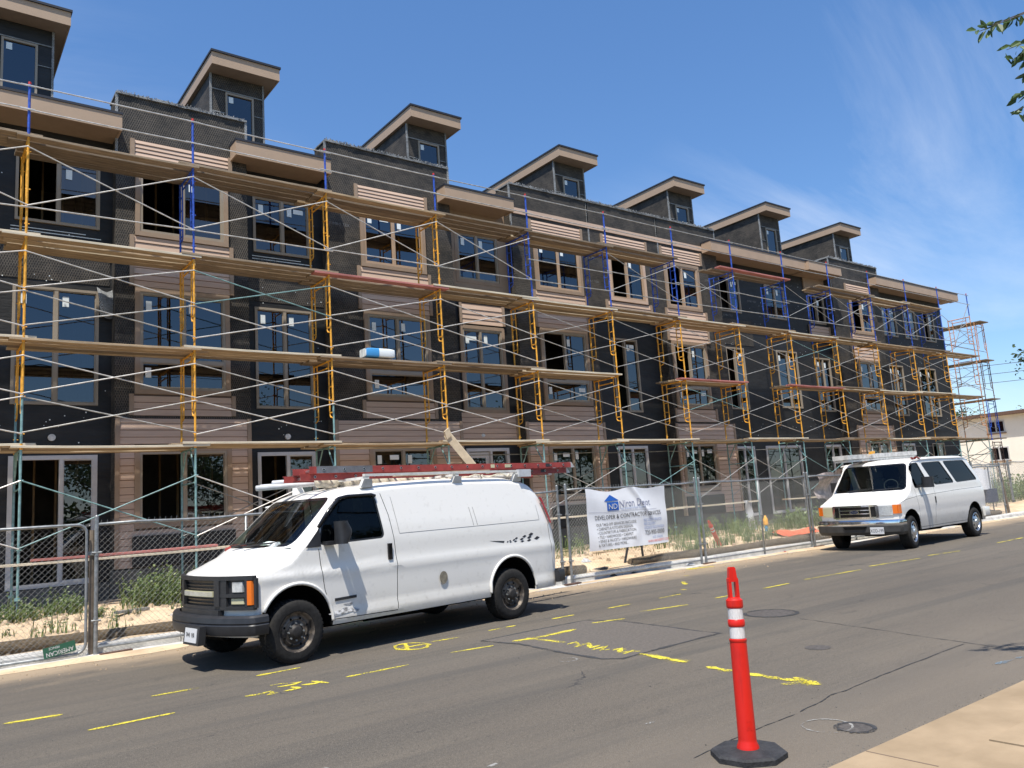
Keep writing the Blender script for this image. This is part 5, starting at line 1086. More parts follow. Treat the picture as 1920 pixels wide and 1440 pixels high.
for sd in (-1, 1):
    m = MB(); pts = [(4.235, 0.92, 1.70), (4.27, 0.935, 1.62), (4.345, 0.965, 1.40), (4.375, 0.975, 1.30)]
    for p, q in zip(pts, pts[1:]): m.quad((p[0]-0.06, sd*(p[1]+0.012), p[2]), (p[0]+0.035, sd*(p[1]-0.03), p[2]), (q[0]+0.035, sd*(q[1]-0.03), q[2]), (q[0]-0.05, sd*(q[1]+0.012), q[2]))
    m.build('tail_light', 'red_lamp', van1)
    # mirrors
    m = MB(); m.grid(lambda u, v: (0.50+0.17*(0.5+0.5*math.copysign(abs(math.cos(2*math.pi*u))**0.55, math.cos(2*math.pi*u)))*(0.6+0.4*math.sin(math.pi*v)) , sd*(1.02+0.20*(0.5+0.5*math.copysign(abs(math.sin(2*math.pi*u))**0.55, math.sin(2*math.pi*u)))), 1.29+0.27*v+0.01*math.sin(6*v)), 20, 8)
    m.box(0.40, 0.52, sd*0.95 if sd > 0 else -1.06, 1.06 if sd > 0 else -0.95, 1.285, 1.33)
    o = m.build('mirror', 'black_plastic', van1, smooth=True, angle=50)
    m = MB(); m.poly([(0.50+0.17*a, sd*(1.02+0.20*b), 1.56) for a, b in ((0.1, 0.1), (0.9, 0.1), (0.9, 0.9), (0.1, 0.9))]); m.build('mirror_cap', 'black_plastic', o)
    m = MB(); m.poly([(0.16, sd*0.982, 1.275), (0.36, sd*0.985, 1.275), (0.36, sd*0.965, 1.50)]); m.build('corner_trim', 'black_plastic', van1)
    m = MB(); m.obox((1.345, sd*0.988, 1.135), (0.030, 0, 0), (0, 0.012, 0), (0, 0, 0.10)); hd = m.build('door_handle', 'black_gloss', van1)
    m = MB(); m.obox((1.345, sd*1.001, 1.16), (0.014, 0, 0), (0, 0.003, 0), (0, 0, 0.055)); m.build('handle_pull', 'dark', hd)
    m = MB(); m.obox((0.68, sd*0.978, 0.645), (0.15, 0, 0.004), (0, 0.006, 0), (0, 0, 0.016)); m.build('badge', 'black_plastic', van1)
m = MB(); n = 24; m.poly([(2.19+0.068*math.cos(2*math.pi*k/n), -0.9925, 0.72+0.082*math.sin(2*math.pi*k/n)) for k in range(n)]); mat('fuel_door', (0.20, 0.175, 0.13), 0.8, var=0.3, scale=25); m.build('fuel_cap', 'fuel_door', van1)
# visor over the door window, rain gutters
m = MB(); m.path([(0.345, -0.965, 1.50), (0.52, -0.925, 1.70), (0.68, -0.905, 1.835), (0.80, -0.90, 1.855), (1.15, -0.90, 1.86), (1.21, -0.905, 1.84)], 0.022, 6); m.build('window_visor', 'black_gloss', van1, smooth=True)
for sd in (-1, 1):
    m = MB(); m.path([(0.62, sd*0.86, 1.80)] + [(s, sd*(V1.hw(s, 1.93)-0.022), catmull(P1['top'], s)-lerp(P1['rad'], s)*0.5-0.02) for s in (0.85, 1.1, 1.6, 2.2, 2.8, 3.4, 3.9)], 0.013, 5); m.build('drip_rail', 'van_paint', van1)
# chequered stripe on the rear quarter
ck = MB(); y_ = lambda z: -(V1.hw(3.6, z)+0.0025)
ck.poly([(3.05, y_(1.13), 1.13), (3.36, y_(1.105), 1.105), (3.34, y_(1.08), 1.08)])
def dia(s, z, a, b): ck.poly([(s-a, y_(z-b*0.1), z-b*0.25), (s+a*0.1, y_(z+b), z+b), (s+a, y_(z), z+b*0.25), (s-a*0.1, y_(z-b), z-b)])
for s, z, a, b in [(3.42, 1.088, 0.02, 0.014), (3.47, 1.10, 0.02, 0.012), (3.48, 1.08, 0.024, 0.012), (3.55, 1.105, 0.03, 0.014), (3.60, 1.125, 0.034, 0.016), (3.58, 1.082, 0.034, 0.014), (3.71, 1.105, 0.044, 0.018), (3.77, 1.14, 0.046, 0.02), (3.72, 1.07, 0.044, 0.016), (3.87, 1.118, 0.052, 0.022), (3.91, 1.16, 0.054, 0.026), (3.86, 1.075, 0.05, 0.02), (4.03, 1.098, 0.062, 0.026)]: dia(s, z, a, b)
ck.build('chequered_stripe', 'ink', van1)
for s0, z0, a, b, sd in [(0.62, 0.50, 0.16, 0.035, 4), (0.72, 0.57, 0.06, 0.012, 5), (0.80, 0.49, 0.05, 0.02, 6)]:   # scrape on the lower door
    m = MB(); pts = blob(0, 0, a, b, 0, sd, 30, 0.9); m.poly([(s0+p[0], -(V1.hw(0.7, z0+p[1])+0.003), z0+p[1]) for p in pts]); mat('scrape%d' % sd, (0.13, 0.125, 0.12), 0.8, col2=(0.6, 0.6, 0.6), scale=30); m.build('scrape', 'scrape%d' % sd, van1)
# wipers, papers on the dash
m = MB(); m.path([(-0.16, -0.05, 1.325), (-0.10, -0.35, 1.345), (0.0, -0.62, 1.36)], 0.010, 5); m.path([(-0.14, 0.30, 1.325), (-0.13, 0.05, 1.35), (-0.07, -0.18, 1.37)], 0.010, 5); m.build('wipers', 'black_plastic', van1)
m = MB(); m.obox((-0.02, -0.42, 1.30), (0.06, 0.02, 0.03), (-0.02, 0.17, 0.0), (0, 0, 0.03)); m.tube((0.0, -0.62, 1.32), (0.02, -0.32, 1.33), 0.045, 8); m.build('dash_papers', 'paper', van1)
m = MB(); m.obox((0.0, 0.48, 1.30), (0.06, 0, 0.02), (0, 0.18, 0), (0, 0, 0.025)); m.build('dash_box', 'ladder_red', van1)
# roof rack
m = MB()
for sd in (-1, 1): m.box(1.08, 4.10, sd*0.86-0.025, sd*0.86+0.025, 2.095, 2.125)
rk = m.build('roof_rack', 'rack_white', van1)
for s in (1.12, 2.62, 3.80):
    m = MB(); m.box(s-0.03, s+0.03, -0.88, 0.88, 2.062, 2.094); m.build('cross_bar', 'rack_white', rk)
    for sd in (-1, 1): m = MB(); m.prism([(s-0.09, sd*0.80, 1.955), (s+0.09, sd*0.80, 1.955), (s+0.06, sd*0.84, 2.06), (s-0.06, sd*0.84, 2.06)], (0, sd*0.06, 0)); m.build('rack_foot', 'rack_white', rk)
m = MB(); m.box(3.80, 4.05, -0.93, -0.87, 2.02, 2.13); m.build('end_box', 'pvc', rk)
def on_van(s, c, z): q = C1+d1*s+n1_*c; return (q.x, q.y, z)
# things carried on the rack (each rests on it)
def carried(name, label, cat, grp=None): t = empty(name, (C1.x, C1.y, 0), yw1); return tag(t, label, cat, grp)
def ladder(c0, zb, s0, s1, label, dark):
    t = carried('extension_ladder', label, 'ladder', 'ladders on the van roof')
    for cc in (c0, c0+0.42):
        m = MB(); h, wd, th = 0.085, 0.03, 0.006
        m.box(s0, s1, cc-0.003, cc+0.003, zb, zb+h); m.box(s0, s1, cc+0.003, cc+wd, zb+h-th, zb+h); m.box(s0, s1, cc+0.003, cc+wd, zb, zb+th); rl = m.build('side_rail', 'ladder_red', t)
        
        if dark and cc == c0: m = MB(); m.box(s0+0.1, s0+0.95, cc-0.006, cc-0.0032, zb-0.002, zb+h+0.002); m.build('rail_sleeve', 'ladder_grey', rl)
        m = MB(); m.prism([(s1, cc, zb-0.005), (s1+0.10, cc, zb), (s1+0.02, cc, zb+h+0.004), (s1-0.05, cc, zb+h+0.004)], (0, 0.03, 0)); m.build('end_shoe', 'galv', rl)
    k = s0+0.2
    while k < s1: m = MB(); m.tube((k, c0-0.014, zb+0.045), (k, c0+0.445, zb+0.045), 0.017, 10); m.tube((k, c0-0.0155, zb+0.045), (k, c0-0.0142, zb+0.045), 0.012, 8, 1); m.build('rung', ['alu', 'dark'], t); k += 0.305
    for s, wd, mtn in ((s1-0.62, 0.10, 'ink'), (s1-1.55, 0.14, 'lamp_yellowed'), (s1-1.85, 0.08, 'lamp_yellowed')): m = MB(); m.box(s, s+wd, c0-0.006, c0-0.0034, zb+0.02, zb+0.07); m.build('sticker', mtn, t)
    return t
ladder(-0.45, 2.175, 0.55, 5.52, 'red fibreglass extension ladder, upper section on the panel van rack', True)
ladder(-0.40, 2.085, 0.45, 5.45, 'red fibreglass extension ladder, lower section lying under the other on the van rack', False)
t = carried('conduit_bundle', 'grey plastic conduit tubes sticking out over the van windscreen', 'conduit')
for k, (c, z, s0, s1) in enumerate([(0.22, 2.06, 0.17, 3.2), (0.30, 2.075, 0.27, 3.2), (0.26, 2.12, 0.42, 3.0)]): m = MB(); m.path([(s0, c, z-0.02), ((s0+s1)/2, c, z+0.04), (s1, c, z+0.02)], 0.036, 10); m.build('tube', 'pvc', t, smooth=True)
t = carried('drop_cloth_roll', 'rolled off-white drop cloth tied to the van rack', 'cloth roll')
m = MB(); m.path([(0.78+0.09*k, -0.20-0.03*math.sin(k*1.3), 2.055+0.03*math.sin(k*2.1)) for k in range(30)], [0.06+0.025*abs(math.sin(k*1.7)) for k in range(30)], 8); m.build('roll', 'rope', t, smooth=True)
t = carried('painting_pole', 'white pole with red end lying along the van rack', 'pole')
m = MB(); m.tube((2.6, -0.15, 2.10), (4.72, -0.02, 2.07), 0.026, 8); m.build('shaft', 'rack_white', t); m = MB(); m.tube((4.72, -0.02, 2.07), (5.02, 0.0, 2.06), 0.028, 8); m.build('red_end', 'ladder_red', t)
t = carried('timber_batten', 'tan timber batten on the van rack beneath the ladders', 'timber'); m = MB(); m.obox((2.6, -0.62, 2.125), (0.9, 0.05, 0.01), (0, 0.045, 0), (0, 0, 0.022)); m.build('batten', 'plank2', t)
t = carried('rack_rope', 'loose cream rope looped over the rear of the van rack', 'rope'); m = MB(); m.path([(2.7+0.07*k, -0.70+0.1*math.sin(k*0.8), 2.03+0.05*abs(math.sin(k*0.9))) for k in range(20)], 0.012, 5); m.build('strand', 'rope', t)
# ---------------------------------------------------------------- white passenger van
P2 = dict(w2=1.0, zb=0.40, wb=3.505, paint='van_paint_grimy', gap_w=0.004, lip=False,
    stations=[-0.70, -0.69, -0.67, -0.63] + rng(-0.58, 0.85, 0.05) + rng(0.92, 3.8, 0.09) + rng(3.85, 4.30, 0.05) + [4.34, 4.36],
    top=[(-0.70, 1.04), (-0.69, 1.065), (-0.67, 1.08), (-0.6, 1.105), (-0.4, 1.18), (-0.2, 1.26), (-0.05, 1.315), (0.0, 1.35), (0.10, 1.47), (0.30, 1.72), (0.46, 1.92), (0.52, 1.985), (0.62, 2.035), (0.85, 2.075), (1.5, 2.11), (2.6, 2.12), (3.6, 2.11), (4.1, 2.09), (4.30, 2.06), (4.36, 2.0)],
    rad=[(-0.7, 0.03), (-0.6, 0.08), (-0.2, 0.10), (0.0, 0.08), (0.5, 0.09), (0.9, 0.14), (4.36, 0.12)], radz=[(-0.7, 0.6), (0.8, 0.8), (1.2, 0.7), (4.36, 0.7)],
    side=[(0.40, 0.93), (0.60, 0.965), (0.755, 0.985), (0.775, 0.978), (0.95, 0.995), (1.10, 0.995), (1.20, 0.990), (1.23, 0.978), (1.40, 0.965), (1.95, 0.885), (2.15, 0.86)],
    nose_w=[(-0.70, 0.955), (-0.68, 0.975), (-0.6, 0.99), (-0.45, 1.0), (9, 1)], rear_w=[(-9, 1), (4.1, 1.0), (4.3, 0.985), (4.36, 0.95)],
    sweep=[(-0.7, 0.17), (0, 0.14)], swp=2.6, sw0=0.2, sw1=1.1, rr0=3.2, rr1=4.36, rear=[(0.3, 0.0), (0.9, -0.02), (1.2, 0.0), (1.36, 0.05), (1.6, 0.20), (2.02, 0.55), (2.15, 0.62)],
    arch=(0.46, 0.44), arch_dx=(0.02, 0.08), ws_xmax=0.75, ws=[(-0.86, 1.37), (-0.75, 1.94), (0.75, 1.94), (0.86, 1.37)], dash_s=0.0, dash_z=1.31, bulk=3.9,
    windows=[('front_side_window', [(0.40, 1.38), (0.37, 1.54), (0.50, 1.93), (0.84, 1.945), (1.16, 1.40)], 'black_glass', 0.05), ('middle_side_window', [(1.50, 1.42), (1.07, 1.94), (2.10, 1.955), (2.56, 1.44)], 'black_glass', 0.06), ('rear_side_window', [(2.74, 1.44), (2.30, 1.955), (3.50, 1.96), (4.00, 1.47)], 'black_glass', 0.06)],
    gaps=[[(0.36, 1.34), (0.38, 1.10), (0.46, 0.78), (0.44, 0.60)], [(1.38, 1.60), (1.36, 1.15), (1.30, 0.8), (1.27, 0.5)], [(0.42, 1.175), (1.4, 1.20), (2.6, 1.235), (4.2, 1.26)], [(-0.45, 1.06), (-0.2, 1.12), (0.38, 1.17)]])
A2 = Vector((18.59, 9.503)); yw2 = math.radians(2.3); d2 = Vector((math.cos(yw2), math.sin(yw2))); n2_ = Vector((-d2.y, d2.x)); C2 = A2+n2_*1.0
van2, V2 = make_van(P2, (C2.x, C2.y, 0), yw2, 'white passenger van with black tinted side windows and chrome grille, parked further along the kerb', 'passenger_van')
for s in (0.0, 3.505):
    for sd in (-1, 1): wheel(van2, s+0.06, sd*0.965, 0.372, 0.25, sd, 'alu', 0.16 if s == 0 else 0)
fr2 = lambda c, z, o=0.0: V2.deform(-0.70, c, z)[0]-o
FP = lambda m, *a, **k: front_panel(m, *a, fr=fr2, **k)
m = MB(); FP(m, -0.54, 0.54, 1.010, 1.050, 0.0, 0.035, n=12); FP(m, -0.50, 0.50, 0.735, 0.775, 0.0, 0.035, n=12)
for sd in (-1, 1): FP(m, sd*0.50, sd*0.56, 0.75, 1.03, 0.0, 0.034, n=2); FP(m, sd*0.36, sd*0.39, 0.77, 1.01, 0.0, 0.035, n=2)
for z in (0.845, 0.925): FP(m, -0.37, 0.37, z, z+0.018, 0.0, 0.03, n=10)
m.build('grille_chrome', 'chrome', van2)
m = MB(); FP(m, -0.51, 0.51, 0.77, 1.015, 0.0, 0.008, n=12); gr = m.build('grille', 'black_gloss', van2)
mat('navy_emblem', (0.01, 0.02, 0.06), 0.2); m = MB(); n = 28
m.poly([(fr2(0, 0.9, 0.040), 0.105*math.cos(2*math.pi*k/n), 0.893+0.042*math.sin(2*math.pi*k/n)) for k in range(n)]); m.build('oval_emblem', 'navy_emblem', gr)
m = MB()
for k in range(n):
    a, b = 2*math.pi*k/n, 2*math.pi*(k+1)/n; f = lambda q, r: (fr2(0, 0.9, 0.041), 0.105*r*math.cos(q), 0.893+0.042*r*math.sin(q)); m.quad(f(a, 0.9), f(b, 0.9), f(b, 1.08), f(a, 1.08))
m.build('emblem_rim', 'chrome', gr)
stamp(gr, 'emblem_lettering', text_mesh('Ford', 0.062, align='CENTER'), 'chrome', lambda x, y: Vector((fr2(0, 0.9, 0.043), -x, 0.875+y)))
for sd in (-1, 1):
    m = MB(); FP(m, sd*0.57, sd*0.86, 0.80, 1.02, 0.0, 0.03, n=6); m.build('headlight', 'lamp_clear' if sd < 0 else 'lamp_yellowed', van2)
    m = MB(); FP(m, sd*0.86, sd*0.955, 0.83, 1.03, 0.0, 0.034, n=3); m.obox((fr2(0.97, 0.9, -0.03), sd*0.975, 0.93), (0.06, 0, 0), (0, 0.014, 0), (0, 0, 0.10)); m.build('turn_signal', 'amber', van2)
pth = [(V2.deform(-0.74, c, 0.5)[0], c) for c in [0.99*math.sin(math.pi/2*(-1+2*k/22)) for k in range(23)]]; pth = [(-0.42, -1.0)]+pth+[(-0.42, 1.0)]
m = MB(); sweep_bar(m, pth, [(-0.02, 0.585), (0.055, 0.585), (0.06, 0.62), (0.05, 0.68), (0.03, 0.70), (-0.02, 0.70)]); m.build('front_bumper', 'chrome', van2, smooth=True, angle=30)
m = MB(); sweep_bar(m, pth, [(-0.02, 0.37), (0.0, 0.36), (0.05, 0.43), (0.06, 0.57), (0.05, 0.583), (-0.02, 0.583)]); mat('valance', (0.05, 0.048, 0.045), 0.6, var=0.2); vl = m.build('bumper_valance', 'valance', van2, smooth=True, angle=30)
m = MB(); m.prism([(fr2(0.3, 0.5, 0.105), 0.30, 0.565), (fr2(0.3, 0.5, 0.105), -0.30, 0.565), (fr2(0.22, 0.5, 0.11), -0.24, 0.50), (fr2(0.22, 0.5, 0.11), 0.24, 0.50)], (-0.006, 0, 0)); m.build('air_slot', 'dark', vl)
m = MB(); m.obox((fr2(0.55, 0.5, 0.125), -0.52, 0.465), (0.004, 0.0005, 0), (-0.012, 0.155, 0), (0, 0, 0.078)); np_ = m.build('number_plate', 'paint_white', van2)
stamp(np_, 'plate_lettering', text_mesh('XOD-199', 0.11, align='CENTER', sx=0.66), 'ink', lambda x, y: Vector((fr2(0.55, 0.5, 0.1315)+(x)*0.075, -0.52-x, 0.425+y)))
m = MB(); sweep_bar(m, [(4.25, 1.0), (4.42, 0.97), (4.46, 0.6), (4.46, -0.6), (4.43, -0.97), (4.05, -1.0)], [(-0.02, 0.50), (0.03, 0.50), (0.04, 0.52), (0.04, 0.70), (0.03, 0.72), (-0.02, 0.72)]); m.build('rear_bumper', 'van_paint', van2, smooth=True, angle=30)
for sd in (-1, 1):
    m = MB(); m.grid(lambda u, v: (0.60+0.16*(0.5+0.5*math.copysign(abs(math.cos(2*math.pi*u))**0.5, math.cos(2*math.pi*u))), sd*(1.03+0.25*(0.5+0.5*math.copysign(abs(math.sin(2*math.pi*u))**0.5, math.sin(2*math.pi*u)))), 1.36+0.25*v), 20, 6); m.poly([(0.60+0.16*a, sd*(1.03+0.25*b), 1.61) for a, b in ((0.1, 0.1), (0.9, 0.1), (0.9, 0.9), (0.1, 0.9))]); m.box(0.52, 0.62, sd*0.93 if sd > 0 else -1.06, 1.06 if sd > 0 else -0.93, 1.38, 1.43); m.build('mirror', 'black_plastic', van2, smooth=True, angle=50)
    m = MB(); m.obox((1.33, sd*0.998, 1.05), (0.022, 0, 0), (0, 0.01, 0), (0, 0, 0.075)); m.build('door_handle', 'black_plastic', van2)
    m = MB(); m.path([(0.5, sd*0.86, 2.0)] + [(s, sd*0.885, 2.03+0.02*(s > 1)) for s in (0.8, 1.5, 2.5, 3.4, 3.75)], 0.013, 5); m.build('drip_rail', 'van_paint', van2)
m = MB(); m.path([(-0.03, -0.15, 1.37), (0.03, -0.5, 1.385), (0.10, -0.75, 1.395)], 0.010, 5); m.path([(-0.02, 0.45, 1.375), (0.0, 0.1, 1.395), (0.03, -0.1, 1.41)], 0.010, 5); m.build('wipers', 'black_plastic', van2)
m = MB(); m.path([(0.30+0.02*math.sin(a), -0.46+0.17*math.cos(a), 1.46+0.14*math.sin(a)) for a in [2*math.pi*k/16 for k in range(17)]], 0.012, 5); m.build('cabin_trim', 'seat', van2)
def carried2(name, label, cat): t = empty(name, (C2.x, C2.y, 0), yw2); return tag(t, label, cat)
t = carried2('aluminium_plank', 'long grey aluminium plank lying on the passenger van roof', 'plank')
m = MB(); m.obox((1.55, 0.42, 2.235), (1.75, -0.05, 0.035), (0.0, 0.20, 0), (0, 0, 0.055)); m.build('deck', 'galv', t); m = MB(); m.obox((1.55, 0.42, 2.145), (1.70, -0.05, 0.035), (0.0, 0.18, 0), (0, 0, 0.025)); m.build('lower_rail', 'rack_white', t)
t = carried2('red_rag', 'red cloth lying on the edge of the passenger van roof', 'rag'); m = MB(); m.grid(lambda u, v: (0.75+0.32*u, -0.80-0.08*v+0.04*math.sin(u*6), 2.045+0.03*math.sin(u*9+v*4)+0.02*v+0.02), 10, 6); m.build('cloth', 'ladder_red', t, smooth=True)
t = carried2('yellow_clamp', 'small yellow clamp holding the plank on the passenger van roof', 'clamp'); m = MB(); m.obox((0.85, 0.18, 2.30), (0.10, 0, 0.01), (0, 0.03, 0), (0, 0, 0.03)); m.build('jaw', 'yellow', t)
# ================================================================== chain-link fence
def chain_link(m, x0, x1, z0, z1, a=0.038, r=0.0016):
    nx = int((x1-x0)/a); nz = int((z1-z0)/a); h = (z1-z0)/nz
    def P_(i, k): x = x0+(i+((k+i) % 2))*a; return Vector((min(x, x1), 0.004 if (i+k) % 2 else -0.004, z0+k*h))
    rg = random.Random(int(x0*10)); 
    for i in range(nx):
        for k in range(nz):
            p, q = P_(i, k), P_(i, k+1); b = 0.012*noise.noise(Vector((p.x*0.8, p.z*0.8, x0))); d = Vector((0, b*2, 0)); m.tube(p+d, q+d, r, 3, caps=False)
def fence_panel(x0, x1, y0, y1, zt, label, mids=(), posts=(True, True), rounded=False, bottom=True):
    L_ = math.hypot(x1-x0, y1-y0); t = empty('chain_link_fence', (x0, y0, 0.0), math.atan2(y1-y0, x1-x0)); tag(t, label, 'fence', 'chain-link fence panels along the kerb')
    if rounded:
        q = 0.12; m = MB(); pts = [(-0.4, 0, zt)] + [(L_-q+q*math.sin(a), 0, zt-q+q*math.cos(a)) for a in [math.pi/2*k/5 for k in range(6)]] + [(L_-q+q*math.cos(a), 0, 0.05+q-q*math.sin(a)) for a in [math.pi/2*k/5 for k in range(6)]] + [(-0.4, 0, 0.05)]; m.path(pts, 0.020, 8); m.build('pipe_frame', 'galv_dull', t, smooth=True)
    else:
        for k, f in enumerate(posts):
            if f: m = MB(); x = 0.0 if k == 0 else L_; m.tube((x, 0, 0.0), (x, 0, zt+0.08), 0.028, 10); m.tube((x, 0, zt+0.08), (x, 0, zt+0.10), 0.030, 10, r2=0.012); m.build('post', 'galv_dull', t, smooth=True, angle=40)
        m = MB(); m.path([(L_*k/8, 0, zt-0.03+0.012*math.sin(k*1.7)) for k in range(9)], 0.021, 8); m.build('top_rail', 'galv_dull', t, smooth=True)
        if bottom: m = MB(); m.tube((0, 0, 0.10), (L_, 0, 0.10), 0.019, 8); m.build('bottom_rail', 'galv_dull', t)
        for x in (0.0, L_):
            for z in (0.45, 1.35): m = MB(); m.tube((x-0.06, -0.02, z), (x+0.06, -0.02, z), 0.016, 6); m.tube((x, 0, z-0.04), (x, 0, z+0.04), 0.034, 10); m.build('clamp', 'galv_dull', t)
    for mx in mids: m = MB(); m.tube((mx, 0, 0.02), (mx, 0, zt-0.04), 0.021, 8); m.build('post', 'galv_dull', t, smooth=True)
    m = MB(); chain_link(m, 0.03, L_-0.03, 0.08, zt-0.02)
    for k in range(int(L_/0.076)): x = 0.05+k*0.076; m.tube((x, 0, zt-0.02), (x+0.012, 0.01, zt+0.03), 0.0017, 3, caps=False)
    tag(m.build('chain_link_mesh', 'galv_dull', t), kind='stuff'); return t
fence_panel(-1.7, 1.97, 12.33, 12.35, 1.74, 'chain-link panel with rounded pipe frame at the left edge of the photo', rounded=True)
fence_panel(2.09, 6.20, 12.35, 12.30, 1.76, 'chain-link panel between the left gate post and the panel van nose', mids=(2.04,))
fence_panel(6.30, 10.24, 12.30, 12.22, 1.84, 'chain-link panel hidden behind the panel van body')
fence_panel(10.44, 14.36, 12.20, 12.25, 1.86, 'chain-link panel carrying the white contractor banner', mids=())
fence_panel(14.52, 18.86, 12.26, 12.36, 1.85, 'chain-link panel between the banner and the passenger van', mids=(2.25,))
fence_panel(18.98, 22.9, 12.36, 12.36, 1.85, 'chain-link panel behind the passenger van nose', mids=(2.0,))
fence_panel(23.0, 26.9, 12.36, 12.36, 1.85, 'chain-link panel behind the passenger van middle')
fence_panel(27.0, 31.0, 12.38, 12.5, 1.85, 'chain-link panel behind the passenger van tail')
fence_panel(31.4, 36.0, 13.6, 14.2, 1.95, 'chain-link panel just right of the passenger van', mids=(2.3,))
fence_panel(36.1, 41.0, 14.2, 14.7, 2.0, 'chain-link panel second right of the passenger van', mids=(2.4,))
fence_panel(41.1, 46.0, 14.7, 15.2, 2.0, 'farthest chain-link panel at the right edge of the photo', mids=(2.4,))
t = empty('wood_post', (2.04, 12.42, 0)); tag(t, 'rusty wooden-brown post beside the left chain-link gate', 'post'); m = MB(); m.tube((0, 0, 0), (0.01, 0, 1.66), 0.035, 8); m.build('shaft', 'wood_stake', t); m = MB(); m.box(-0.06, 0.06, -0.05, 0.05, 1.32, 1.37); m.build('collar', 'galv_dull', t)
t = empty('wooden_stake', (31.45, 12.6, 0.1)); tag(t, 'grey wooden stake leaning left beside the passenger van tail', 'stake'); m = MB(); m.obox((-0.10, 0, 0.80), (-0.13, 0, 0.80), (0.05, 0, 0.008), (0, 0.03, 0)); m.build('shaft', 'wood_stake', t)
# steel feet of the fence
for k, (x, y) in enumerate([(2.3, 12.12), (10.35, 12.08), (14.45, 12.12), (18.9, 12.2)]):
    m = MB(); m.obox((x, y, 0.030), (0.20, 0.02, 0), (0, 0.05, 0), (0, 0, 0.012)); o = m.build('steel_plate', 'rust_steel'); tag(o, ['flat steel fence foot by the left gate post', 'flat steel fence foot behind the panel van rear bumper', 'flat steel fence foot right of the banner', 'flat steel fence foot beside the passenger van front wheel'][k], 'fence foot', 'steel feet under the fence')
# green fence sign hung upside down
t = empty('green_sign', (1.66, 12.31, 0.14), 0.0); tag(t, 'small dark green fence-hire sign hanging upside down low on the left gate', 'sign'); t.rotation_euler = (0, -0.16, 0); t.scale = (0.72, 1, 0.72)
m = MB(); m.box(-0.26, 0.26, -0.004, 0.0, -0.09, 0.10); m.build('board', 'sign_green', t)
stamp(t, 'lettering', text_mesh('AMERICAN', 0.11, align='CENTER', sx=0.82), 'paint_white', lambda x, y: Vector((-x, -0.007, -0.0-y+0.005))); stamp(t, 'small_lettering', text_mesh('FENCE', 0.06, align='CENTER'), 'paint_white', lambda x, y: Vector((-x-0.08, -0.007, 0.085-y)))
# ---------------------------------------------------------------- banner
bn = empty('banner', (10.9, 12.165, 0.0), 0.013); tag(bn, 'white contractor banner with blue house logo and black lettering tied to the fence', 'banner')
BW, BZ0, BZ1 = 2.34, 0.59, 1.83
def bsurf(x, z):
    u, v = x/BW, (z-BZ0)/(BZ1-BZ0)
    sg = 0.075*(math.sin(math.pi*min(1, max(0, u/0.56)))**2 if u < 0.56 else 0.55*math.sin(math.pi*min(1, (u-0.56)/0.44))**2)*v**3
    fold = 0.05*math.exp(-((u-0.56-0.42*(1-v))/0.035)**2)*smooth01((v-0.35)/0.3)+0.035*math.exp(-((u-0.60-0.10*(1-v))/0.05)**2)*v
    yy = -0.03-0.05*math.sin(math.pi*u)*(1-v)-fold-0.018*math.sin(u*11+v*3)-0.012*math.sin(v*9+u*4)-0.03*math.exp(-((u-0.55)/0.06)**2-((v-0.2)/0.15)**2)
    return Vector((x+0.03*(1-v)*u, yy, z-sg-0.02*u*v))
m = MB(); m.grid(lambda u, v: bsurf(u*BW, BZ0+v*(BZ1-BZ0)), 90, 50); m.build('cloth', 'banner_white', bn, smooth=True)
def btext(s, size, x, z, mt, sx=1.0, align='LEFT', slope=0.012): stamp(bn, 'lettering', text_mesh(s, size, align=align, sx=sx), mt, lambda a, b: bsurf(x+a, z+b+slope*a)+Vector((0, -0.007, 0)))
m = MB(); m.poly([bsurf(x, z)+Vector((0, -0.007, 0)) for x, z in ((0.50, 1.59), (0.68, 1.75), (0.90, 1.595))]); m.build('logo_roof', 'ink_blue', bn)
m = MB(); m.grid(lambda u, v: bsurf(0.575+0.31*u, 1.385+0.185*v)+Vector((0, -0.007, 0)), 4, 4); m.build('logo_box', 'ink_blue', bn)
stamp(bn, 'logo_lettering', text_mesh('ND', 0.17, align='CENTER', sx=0.95), 'paint_white', lambda a, b: bsurf(0.73+a, 1.415+b)+Vector((0, -0.012, 0)))
btext('Niron Depot', 0.215, 0.90, 1.43, 'ink_greyblue', 0.84); btext('The Kitchen & Bath Experts', 0.062, 0.93, 1.375, 'ink_light')
m = MB(); m.grid(lambda u, v: bsurf(0.04+2.0*u, 1.345+0.006*v)+Vector((0, -0.006, 0)), 40, 1); m.build('rule_line', 'ink_greyblue', bn)
btext('DEVELOPER & CONTRACTOR SERVICES', 0.128, 0.20, 1.195, 'ink', 0.86)
for k, s in enumerate(['OUR TAKE-OFF SERVICES INCLUDE:', '• CABINETS & KITCHEN DESIGN', '• COUNTERTOPS & FABRICATION', '• TILE • HARDWOOD • CARPET', '• SINKS & FAUCETS • HARDWARE', '& FIXTURES • AND MORE...']): btext(s, 0.082, 0.22, 1.065-k*0.082, 'ink', 0.86)
for k, s in enumerate(['FREE DESIGN SERVICES', 'FREE DELIVERY', 'UPGRADE FACILITATION']): btext(s, 0.080, 1.55, 1.085-k*0.082, 'ink_light', 0.75)
btext('720-900-0000', 0.135, 1.56, 0.800, 'ink', 0.88); btext('VISIT ONLINE', 0.07, 1.80, 0.715, 'ink_light', 0.85); btext('WWW.NIRONDEPOT.COM', 0.075, 1.62, 0.635, 'ink_red', 0.80)
t = empty('sign_stand', (12.95, 12.85, 0.1)); tag(t, 'two black steel legs of a stand showing under the banner', 'stand')
for p, q in (((-0.12, 0, 0.85), (-0.40, 0.05, 0.0)), ((0.12, 0, 0.9), (0.17, 0.0, 0.04))): m = MB(); m.tube(p, q, 0.026, 8); m.build('leg', 'black_plastic', t)
